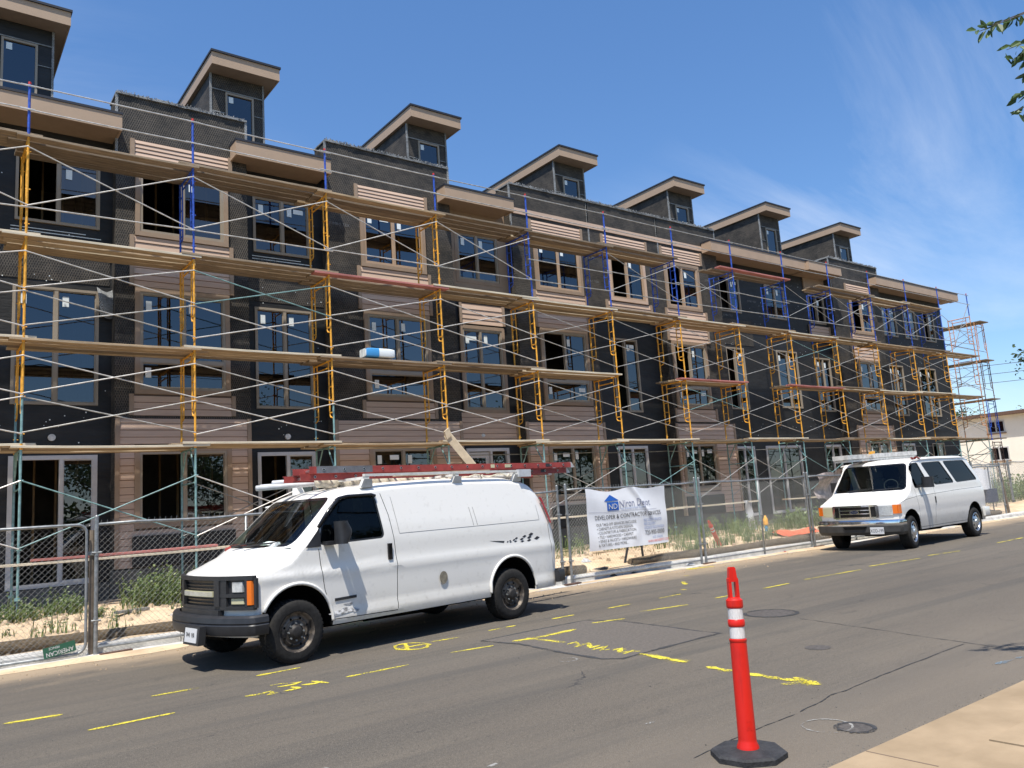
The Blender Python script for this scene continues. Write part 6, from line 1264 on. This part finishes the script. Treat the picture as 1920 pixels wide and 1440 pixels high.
# erosion logs along the kerb
for k, (x0, x1) in enumerate([(-6, 11.2), (12.6, 31.0)]):
    m = MB(); n = int((x1-x0)/0.18); pts = [(x0+(x1-x0)*i/n, 12.72+0.05*math.sin(i*0.31)+0.03*noise.noise(Vector((i*0.3, k, 0))), 0.20+0.02*math.sin(i*0.23)) for i in range(n+1)]
    m.path(pts, [0.095+0.018*noise.noise(Vector((i*0.5, 3, k))) for i in range(n+1)], 14); o = m.build('straw_wattle', 'wattle', smooth=True); tag(o, ['brown straw erosion log behind the kerb left of the banner', 'brown straw erosion log behind the kerb right of the banner'][k], 'erosion log', 'erosion logs')
mat('mesh_black', (0.015, 0.015, 0.016), 0.8)
m = MB(); rr = random.Random(4); m.grid(lambda u, v: (11.3+1.35*u, 12.42+0.4*v+0.05*math.sin(u*14), 0.03+0.16*v*abs(math.sin(u*3+0.4))+0.06*noise.noise(Vector((u*6, v*4, 2)))), 26, 8); o = m.build('drain_fabric', 'mesh_black', smooth=True); tag(o, 'crumpled black drain fabric in the kerb gap under the banner', 'fabric')
# ---------------------------------------------------------------- traffic delineators
def delineator(loc, label, red, lean=(0, 0), base=True, rz=0.2):
    t = empty('delineator_post', loc, rz); tag(t, label, 'traffic post')
    if base:
        n = 8; R_ = 0.228; m = MB(); o8 = [(math.cos(2*math.pi*(k+0.5)/n), math.sin(2*math.pi*(k+0.5)/n)) for k in range(n)]
        lo = [(R_*a, R_*b, 0.0) for a, b in o8]; mi = [(R_*a, R_*b, 0.030) for a, b in o8]; hi = [((R_-0.015)*a, (R_-0.015)*b, 0.042) for a, b in o8]; ce = [(0.075*a, 0.075*b, 0.050) for a, b in o8]
        for k in range(n): j = (k+1) % n; m.quad(lo[k], lo[j], mi[j], mi[k]); m.quad(mi[k], mi[j], hi[j], hi[k]); m.quad(hi[k], hi[j], ce[j], ce[k])
        m.poly(ce); m.build('rubber_base', 'black_rubber', t)
    tu = empty('body', (0, 0, 0.0)); tu.parent = t; tu.rotation_euler = (lean[1], lean[0], 0)
    m = MB(); m.lathe([(0.068, 0.045), (0.066, 0.06), (0.056, 0.085), (0.055, 0.10), (0.051, 0.665), (0.0535, 0.668), (0.0535, 0.682), (0.048, 0.686)], (0, 0, 0), (0, 0, 1), 32); m.build('tube', red, tu, smooth=True, angle=40)
    if base:
        m = MB(); a0 = -2.35
        for (da, db, z0, z1) in ((-0.28, 0.28, 0.158, 0.164), (-0.28, 0.28, 0.206, 0.212), (-0.28, -0.22, 0.164, 0.206), (0.22, 0.28, 0.164, 0.206), (-0.15, -0.05, 0.172, 0.198), (0.03, 0.12, 0.172, 0.198)): m.quad(*[(0.0572*math.cos(a0+a), 0.0572*math.sin(a0+a), z) for a, z in ((da, z0), (db, z0), (db, z1), (da, z1))])
        tag(m.build('moulded_mark', red, tu), kind='stuff')
    for z0, z1 in ((0.688, 0.760), (0.802, 0.872)): m = MB(); m.lathe([(0.0465, z0), (0.0462, z1)], (0, 0, 0), (0, 0, 1), 32); m.build('reflective_band', 'reflective', tu, smooth=True)
    m = MB(); m.lathe([(0.046, 0.756), (0.0515, 0.764), (0.0525, 0.772), (0.0525, 0.795), (0.046, 0.804)], (0, 0, 0), (0, 0, 1), 32); m.build('collar', red, tu, smooth=True, angle=40); m = MB(); m.lathe([(0.046, 0.868), (0.0515, 0.876), (0.0525, 0.885), (0.052, 0.918), (0.040, 0.930), (0.034, 0.934), (0.0005, 0.936)], (0, 0, 0), (0, 0, 1), 32); m.build('collar', red, tu, smooth=True, angle=40)
    m = MB()                                             # strap handle: two uprights, bridge and tapered grip
    ca, sa = math.cos(0.9-rz), math.sin(0.9-rz); ax = Vector((ca, -sa, 0)); ay = Vector((sa, ca, 0))
    for sgn in (-1, 1): m.obox(ax*0.0235*sgn+Vector((0, 0, 0.985)), ax*0.0095, ay*0.016, Vector((-ax.x*0.001*sgn, 0, 0.055)))
    m.prism([ax*a+Vector((0, 0, z))-ay*0.017 for a, z in ((-0.033, 1.03), (0.033, 1.03), (0.032, 1.05), (0.026, 1.055), (0.020, 1.115), (0.012, 1.122), (-0.012, 1.122), (-0.020, 1.115), (-0.026, 1.055), (-0.032, 1.05))], ay*0.034); m.build('handle', red, tu, smooth=False)
    return t
delineator((4.145, 3.325, 0.0), 'upright red delineator post with two white bands on an octagonal black base in the foreground', 'cone_red', (0.065, -0.02))
d_ = delineator((16.35, 13.35, 0.30), 'faded orange delineator post lying tilted on the soil behind the fence', 'cone_faded', base=False); d_.rotation_euler = (0.15, -0.9, 0.25)
d_.location = (16.45, 13.4, 0.22)
m = MB(); m.grid(lambda u, v: (19.0+1.6*u, 13.3+0.5*v+0.1*math.sin(u*5), dz(19+1.6*u, 13.3+0.5*v)+0.03+0.13*math.sin(math.pi*v)*abs(math.sin(u*4+0.5))), 26, 10); o = m.build('orange_netting', 'net_orange', smooth=True); tag(o, 'heap of orange safety netting on the soil left of the passenger van', 'netting')
t = empty('green_hose', (5.75, 11.9, 0.02)); tag(t, 'coil of bright green hose in the gutter seen under the panel van', 'hose'); m = MB(); m.path([((0.20+0.012*(k % 3))*math.cos(k*0.35), (0.18+0.01*(k % 4))*math.sin(k*0.35), 0.02+0.0012*k) for k in range(90)], 0.014, 6); m.build('coil', 'hose_green', t, smooth=True)
t = empty('yellow_bottle', (20.9, 15.2, 0.25)); t.scale = (0.75, 0.75, 0.8); tag(t, 'yellow bottle on a blue stand beside the hanging plastic sheet', 'bottle'); m = MB(); m.lathe([(0.001, 0.30), (0.09, 0.30), (0.10, 0.34), (0.10, 0.52), (0.05, 0.60), (0.035, 0.66), (0.001, 0.67)], (0, 0, 0), (0, 0, 1), 14); m.build('body', 'yellow', t, smooth=True); m = MB(); m.lathe([(0.06, 0), (0.07, 0.2), (0.05, 0.29)], (0, 0, 0), (0, 0, 1), 12); m.build('stand', 'bag_blue', t)
for k, (x, y, s) in enumerate([(11.9, 13.4, 0.16), (14.0, 12.30, 0.14), (17.2, 12.05, 0.05)]):
    m = MB(); m.grid(lambda u, v: (x+s*(u-0.5)*1.6, y+s*(v-0.5), (dz(x, y) if y > 12.57 else 0.03)+s*0.7*math.sin(math.pi*u)*math.sin(math.pi*v)*(0.7+0.5*noise.noise(Vector((u*4, v*4, k))))), 10, 8); o = m.build('litter', 'tarp' if k < 2 else 'ladder_red'); tag(o, ['crumpled white litter on the soil left under the banner', 'crumpled white plastic at the kerb right of the banner', 'small red litter at the gutter right of the banner'][k], 'litter')
for k, (x, y, a, L_) in enumerate([(2.9, 14.1, 0.35, 0.55), (3.6, 13.6, 0.1, 0.5), (3.9, 14.6, -0.2, 0.4), (20.6, 15.0, 0.1, 0.8), (23.0, 15.4, -0.1, 1.0), (13.6, 14.6, 0.2, 0.9)]):
    m = MB(); m.obox((0, 0, 0.02), (L_/2, 0, 0.01), (0, 0.045, 0), (0, 0, 0.018)); o = m.build('scrap_board', ['galv_dull', 'galv', 'plank2', 'plank2', 'plank0', 'plank2'][k]); o.location = (x, y, dz(x, y)); o.rotation_euler = (0.05, 0.05, a); tag(o, ['grey metal scrap strip slanting on the soil left of the van', 'flat grey scrap strip lying near the erosion log left of the van', 'short tan scrap board on the soil left of the van', 'tan scrap board on the soil behind the netting', 'long brown scrap board near the scaffold feet behind the passenger van', 'tan scrap board lying behind the banner'][k], 'scrap board', 'scraps on the soil')
# left-edge dropped black tool on the road
m = MB(); m.obox((-0.02, 9.55, 0.012), (0.16, 0.02, 0), (0, 0.03, 0), (0, 0, 0.012)); m.obox((0.33, 9.52, 0.010), (0.22, -0.01, 0), (0, 0.014, 0), (0, 0, 0.010)); m.obox((0.25, 9.68, 0.010), (0.2, 0.02, 0), (0, 0.012, 0), (0, 0, 0.009)); o = m.build('dropped_strap', 'black_rubber'); tag(o, 'black strap lying on the asphalt at the left edge of the photo', 'strap'); o.location = (0.42, -0.22, 0); o.scale = (0.6, 1, 1)
# white barrier banner behind the passenger van
t = empty('white_barrier', (31.0, 13.0, 0.1)); tag(t, 'white cloth barrier with dark blue foot standing behind the passenger van', 'barrier')
m = MB(); m.grid(lambda u, v: (-1.1+1.6*u, 0.12*math.sin(u*9), 0.92+0.80*v-0.10*abs(math.sin(u*9))*v), 24, 6); m.build('cloth', 'banner_white', t, smooth=True); m = MB(); m.box(-0.3, 0.52, -0.1, 0.1, 0.45, 0.93); mat('navy', (0.05, 0.06, 0.10), 0.6); m.build('foot', 'navy', t)
for x in (-0.9, 0.4): m = MB(); m.tube((x, 0.05, 0), (x, 0.05, 1.7), 0.02, 6); m.build('leg', 'galv_dull', t)
# ================================================================== plants
def weeds(name, label, spots, mt, seed, blade=(0.25, 0.6), n=(25, 45), leafy=0.4):
    r = random.Random(seed); m = MB()
    for (x, y, sc) in spots:
        z0 = dz(x, y)-0.01
        for k in range(r.randint(*n)):
            bx, by = x+r.gauss(0, 0.13*sc+0.03), y+r.gauss(0, 0.10*sc+0.02); h = r.uniform(*blade)*sc; a = r.uniform(0, 6.28); ln = r.uniform(0.1, 0.5)*h; wd = r.uniform(0.004, 0.011)
            p0 = Vector((bx, by, z0)); p2 = p0+Vector((math.cos(a)*ln, math.sin(a)*ln, h)); p1 = p0*0.5+p2*0.5+Vector((0, 0, h*0.12)); sd = Vector((-math.sin(a), math.cos(a), 0))*wd
            m.quad(p0-sd, p0+sd, p1+sd*0.8, p1-sd*0.8); m.poly([p1-sd*0.8, p1+sd*0.8, p2])
            if r.random() < leafy:
                for j in range(r.randint(4, 9)):
                    t = r.uniform(0.25, 1.0); c = p0+(p2-p0)*t+Vector((0, 0, 0.05)); d = Vector((r.gauss(0, 1), r.gauss(0, 1), r.gauss(0.1, 0.5))).normalized()*r.uniform(0.03, 0.075)*max(0.6, sc); e = d.orthogonal().normalized()*d.length*0.38
                    m.quad(c, c+d*0.5+e, c+d, c+d*0.5-e)
    o = m.build(name, mt); tag(o, label, 'weeds', kind='stuff'); return o
r = random.Random(31)
sp = [(r.uniform(3.3, 4.4)*0.5+r.uniform(3.3, 4.4)*0.5, r.uniform(15.8, 16.7), r.uniform(0.35, 1.0)) for _ in range(22)] + [(r.uniform(1.0, 2.7), r.uniform(16.2, 16.9), r.uniform(0.25, 0.65)) for _ in range(18)] + [(r.uniform(4.3, 9), r.uniform(16.2, 17), r.uniform(0.5, 1.0)) for _ in range(22)]
weeds('tall_weeds', 'tall green weeds along the scaffold feet left of the van', sp, 'weed', 1, (0.30, 0.75), (22, 40), 0.5)
sp = [(r.uniform(9.5, 27), r.uniform(15.2, 17), r.uniform(0.5, 1.15)) for _ in range(85)] + [(r.uniform(15.0, 19.0), r.uniform(13.0, 14.2), r.uniform(0.35, 0.6)) for _ in range(30)] + [(r.uniform(22, 25), r.uniform(14.0, 15.6), r.uniform(0.9, 1.5)) for _ in range(22)]
weeds('site_weeds', 'green weeds behind the fence between the two vans', sp, 'weed', 2, (0.25, 0.6), (18, 30), 0.35)
sp = [(r.uniform(-1, 6), r.uniform(12.9, 14.2), r.uniform(0.25, 0.45)) for _ in range(26)] + [(1.7, 13.3, 0.7), (1.8, 13.35, 0.6), (7.9, 11.85, 0.25), (7.95, 11.8, 0.22), (25.5, 12.0, 0.3), (26, 11.9, 0.25), (26.4, 11.95, 0.3)]
weeds('kerb_tufts', 'small green tufts scattered on the soil and gutter edge', sp, 'weed', 3, (0.2, 0.45), (10, 22), 0.2)
sp = [(r.uniform(-1, 30), r.uniform(12.75, 15.2), r.uniform(0.18, 0.35)) for _ in range(150)]
weeds('dry_grass', 'dry straw-coloured grass bits on the bare soil', sp, 'weed_dry', 4, (0.15, 0.4), (8, 16), 0.0)
sp = [(r.uniform(34, 56), r.uniform(15.5, 20), r.uniform(1.2, 2.2)) for _ in range(170)]
dz_old = dz; dz = lambda x, y: 0.12
weeds('far_weeds', 'tall green weeds behind the far fence at the right edge', sp, 'weed', 5, (0.35, 0.7), (20, 34), 0.4)
dz = dz_old
def tree(loc, h, cr, cz, label, seed, nleaf=5200, ls=0.16, mt='leaf_far', trunk=0.16, group='trees', name='street_tree', squash=0.85):
    r = random.Random(seed); t = empty(name, loc); tag(t, label, 'tree', group); m = MB(); tips = []
    m.path([(0.05*math.sin(k), 0.04*math.cos(k*1.3), cz*k/6.0) for k in range(7)], [trunk*(1-0.09*k) for k in range(7)], 9)
    def limb(p, d, L_, rad, dep):
        pts = [p]; q = Vector(p); dd = Vector(d)
        for k in range(4): dd = (dd+Vector((r.gauss(0, 0.18), r.gauss(0, 0.18), r.gauss(0.06, 0.12)))).normalized(); q = q+dd*L_/4; pts.append(tuple(q))
        m.path(pts, [rad*(1-0.18*k) for k in range(5)], 5)
        tips.append((Vector(pts[-1]), L_)); tips.append((Vector(pts[2]), L_))
        if dep > 0:
            for k in range(3): limb(pts[2+k % 3], (dd+Vector((r.gauss(0, 0.7), r.gauss(0, 0.7), r.gauss(0.1, 0.4)))).normalized(), L_*0.62, rad*0.5, dep-1)
    for k in range(8): a = k*2.4+r.random(); e = r.uniform(0.15, 1.0); limb((0, 0, cz*r.uniform(0.45, 0.95)), (math.cos(a)*(1-e*0.5), math.sin(a)*(1-e*0.5), e), cr*r.uniform(0.6, 0.95), trunk*0.42, 2)
    m.build('trunk', 'bark', t, smooth=True); m = MB(); nb = len(tips)
    for k in range(nleaf):
        c, L_ = tips[r.randrange(nb)]; p = c+Vector((r.gauss(0, 1), r.gauss(0, 1), r.gauss(0, 0.8)))*cr*0.13
        d = Vector((r.gauss(0, 1), r.gauss(0, 1), r.gauss(-0.2, 0.6))).normalized()*ls*r.uniform(0.6, 1.3); e = d.cross(Vector((r.gauss(0, 1), r.gauss(0, 1), r.gauss(0, 1)))).normalized()*d.length*0.28
        m.quad(p-d*0.5, p+e, p+d*0.5, p-e)
    m.build('crown', mt, t); return t
tree((50.5, 14.6, 0.1), 10, 2.7, 8.2, 'loose green tree at the right edge of the photo beyond the scaffold', 5, 4200, 0.22)
tree((104, 46, 0), 9, 4.0, 5.6, 'round green tree top showing above the beige building roof', 6, 3600, 0.4, group='background trees')
tree((92, 47, 0), 9, 3.8, 5.6, 'green tree top seen through the end scaffold', 7, 3200, 0.4, group='background trees')
tree((118, 43.5, 0), 9, 4.0, 5.4, 'green tree top at the right edge above the beige building', 8, 3200, 0.4, group='background trees')
for k, (x, y) in enumerate([(-7, -13), (1, -15), (8.5, -13), (17, -15), (26, -13.5), (36, -14), (47, -13), (58, -12), (67, -14), (77, -12), (88, -14)]): tree((x, y, 0), 9, 3.6+0.4*(k % 3), 4.6, '%s leafy tree from the left across the street, behind the photographer' % ORD[k], 30+k, 4200, 0.24, group='trees across the street')
# leafy screen across the street, unseen, added so the van glass reflects dark
r = random.Random(77); m = MB()
for k in range(9000):
    x = r.uniform(-25, 110); z = 3.2*r.random()**0.7; p = Vector((x, -9.5+r.gauss(0, 0.45), z*(0.8+0.25*math.sin(x*0.35)))); d = Vector((r.gauss(0, 1), r.gauss(0, 1), r.gauss(0, 0.7))).normalized()*r.uniform(0.12, 0.3); e = d.orthogonal().normalized()*d.length*0.45; m.quad(p-d, p+e, p+d, p-e)
m.box(-25, 110, -9.8, -9.6, 0, 2.3); o = m.build('added_hedge', 'leaf_far'); tag(o, 'tall leafy screen across the street, unseen, added to darken reflections in the van windows', 'added_hedge')
# the near tree whose twigs hang into the upper right corner
nt_ = tree((9.6, -0.9, 0), 7, 2.0, 4.9, 'near tree with long drooping leaves hanging into the top right corner', 55, 1800, 0.12, 'leaf', 0.13, group='near tree')
r = random.Random(8); m = MB(); ml = MB(); base = Vector((9.6, -0.9, 5.6))
for (p, nL) in [((6.30, 2.20, 4.87), 12), ((6.45, 2.16, 4.95), 12), ((6.47, 2.10, 4.72), 12), ((6.53, 2.08, 4.66), 14), ((6.56, 2.10, 4.52), 14), ((6.60, 2.12, 4.40), 9), ((6.58, 2.15, 4.28), 7), ((6.7, 2.0, 4.9), 10)]:
    p = Vector(p); mid = p*0.45+base*0.55+Vector((0, 0, 0.35)); st = p+Vector((0.5, -0.28, 0.22)); loc = Vector((9.6, -0.9, 0))
    m.path([tuple(base-loc), tuple(mid-loc), tuple(st-loc), tuple(p-loc)], [0.02, 0.012, 0.006, 0.0025], 5)
    for k in range(nL):
        q = p+(st-p)*r.random()*0.5+Vector((r.gauss(0, 0.02), r.gauss(0, 0.02), r.gauss(0, 0.02))); d = Vector((r.gauss(-0.4, 0.5), r.gauss(0.2, 0.5), r.gauss(-0.7, 0.4))).normalized()*r.uniform(0.08, 0.13); e = d.cross(Vector((r.gauss(0, 1), r.gauss(0, 1), r.gauss(0, 0.6)))).normalized()*d.length*0.20; b = d.cross(e).normalized()*d.length*0.10; q -= loc
        for sgn in (-1, 1): ml.quad(q, q+d*0.35+e*sgn+b, q+d*0.75+e*sgn*0.7+b*0.5, q+d); 
m.build('twigs', 'bark', nt_); ml.build('twig_leaves', 'leaf', nt_)
# overhead wires on the photographer's side, mirrored in the windows
for k, x in enumerate((-18, 44)):
    t = empty('utility_pole', (x, -2.5, 0)); tag(t, ['utility pole behind the photographer to the left, out of the picture', 'utility pole down the near side of the street, out of the picture'][k], 'utility pole', 'utility poles'); m = MB(); m.tube((0, 0, 0), (0, 0, 10.5), 0.16, 10, r2=0.11); m.build('shaft', 'bark', t); m = MB(); m.box(-0.06, 0.06, -1.1, 1.1, 9.6, 9.72); m.build('crossarm', 'bark', t)
for k in range(4):
    y = [-3.5, -2.9, -1.5, -2.5][k]; z = [9.75, 9.75, 9.75, 7.4][k]; m = MB(); m.path([(-18+62*i/24, y, z-0.9*4*(i/24)*(1-i/24)) for i in range(25)], 0.016 if k < 3 else 0.03, 5); o = m.build('overhead_wire', 'wire'); tag(o, ['outermost overhead wire on the crossarm, mirrored in the windows', 'second overhead wire on the crossarm, mirrored in the windows', 'overhead wire nearest the road, mirrored in the windows', 'thick low overhead cable, mirrored in the windows'][k], 'wire', 'overhead wires')
# ================================================================== beige building at the far end
bb = empty('beige_building', (58, 23, 0)); tag(bb, 'low beige two-storey block with brown roof edge at the right edge of the photo', 'building')
hs = [(22.65, 23.75, 4.20, 5.0), (22.62, 23.82, 2.35, 3.25), (26.0, 27.1, 4.2, 5.0), (26.0, 27.1, 2.35, 3.25), (18.5, 19.7, 4.2, 5.0), (18.5, 19.7, 2.35, 3.25), (29, 30.2, 4.2, 5.0)]
m = MB(); wall(m, 15, 34, 0, 5.3, 0, hs); m.v = [(y_, x_-23, z_) for x_, y_, z_ in m.v]; m.build('wall', 'beige_wall', bb)
m = MB(); m.box(0.001, 20, -8.0, -7.9, 0, 5.3); m.box(0.3, 0.35, -7.9, 11, 0, 5.3); m.build('inner_wall', 'dark', bb)
for (a, c, z0, z1) in hs:
    m = MB(); f = 0.07; m.box(-0.03, 0.1, a-23, a-23+f, z0, z1); m.box(-0.03, 0.1, c-23-f, c-23, z0, z1); m.box(-0.03, 0.1, a-23+f, c-23-f, z1-f, z1); m.box(-0.03, 0.1, a-23+f, c-23-f, z0, z0+f); m.box(-0.03, 0.1, (a+c)/2-23-0.03, (a+c)/2-23+0.03, z0+f, z1-f); wo = m.build('window', 'white_frame', bb)
    m = MB(); m.box(-0.08, 0.02, a-23-0.05, c-23+0.05, z0-0.10, z0-0.005); m.build('sill', 'trim_brown', wo); m = MB(); m.quad((0.05, a-23+f, z0+f), (0.05, c-23-f, z0+f), (0.05, c-23-f, z1-f), (0.05, a-23+f, z1-f)); m.build('pane', 'pane', wo)
    m = MB(); m.quad((0.12, a-23+f, z0+f), (0.12, c-23-f, z0+f), (0.12, c-23-f, z1-f), (0.12, a-23+f, z1-f)); m.build('curtain', 'curtain_red' if z0 > 4 else 'interior', wo)
m = MB(); m.box(-0.5, 20, -8.4, 11.4, 5.31, 5.52); m.build('roof', 'brown_roof', bb)
# distant wires on the right
for k in range(3): m = MB(); m.path([(66+6*i, 60-8*i*0.9, 12.0-0.9*k+0.25*i-0.12*(i*(8-i))*0.3) for i in range(9)], 0.03, 4); o = m.build('distant_wire', 'wire'); tag(o, '%s of the distant wires sagging above the beige building' % ['highest', 'middle one', 'lowest'][k], 'wire', 'distant wires')
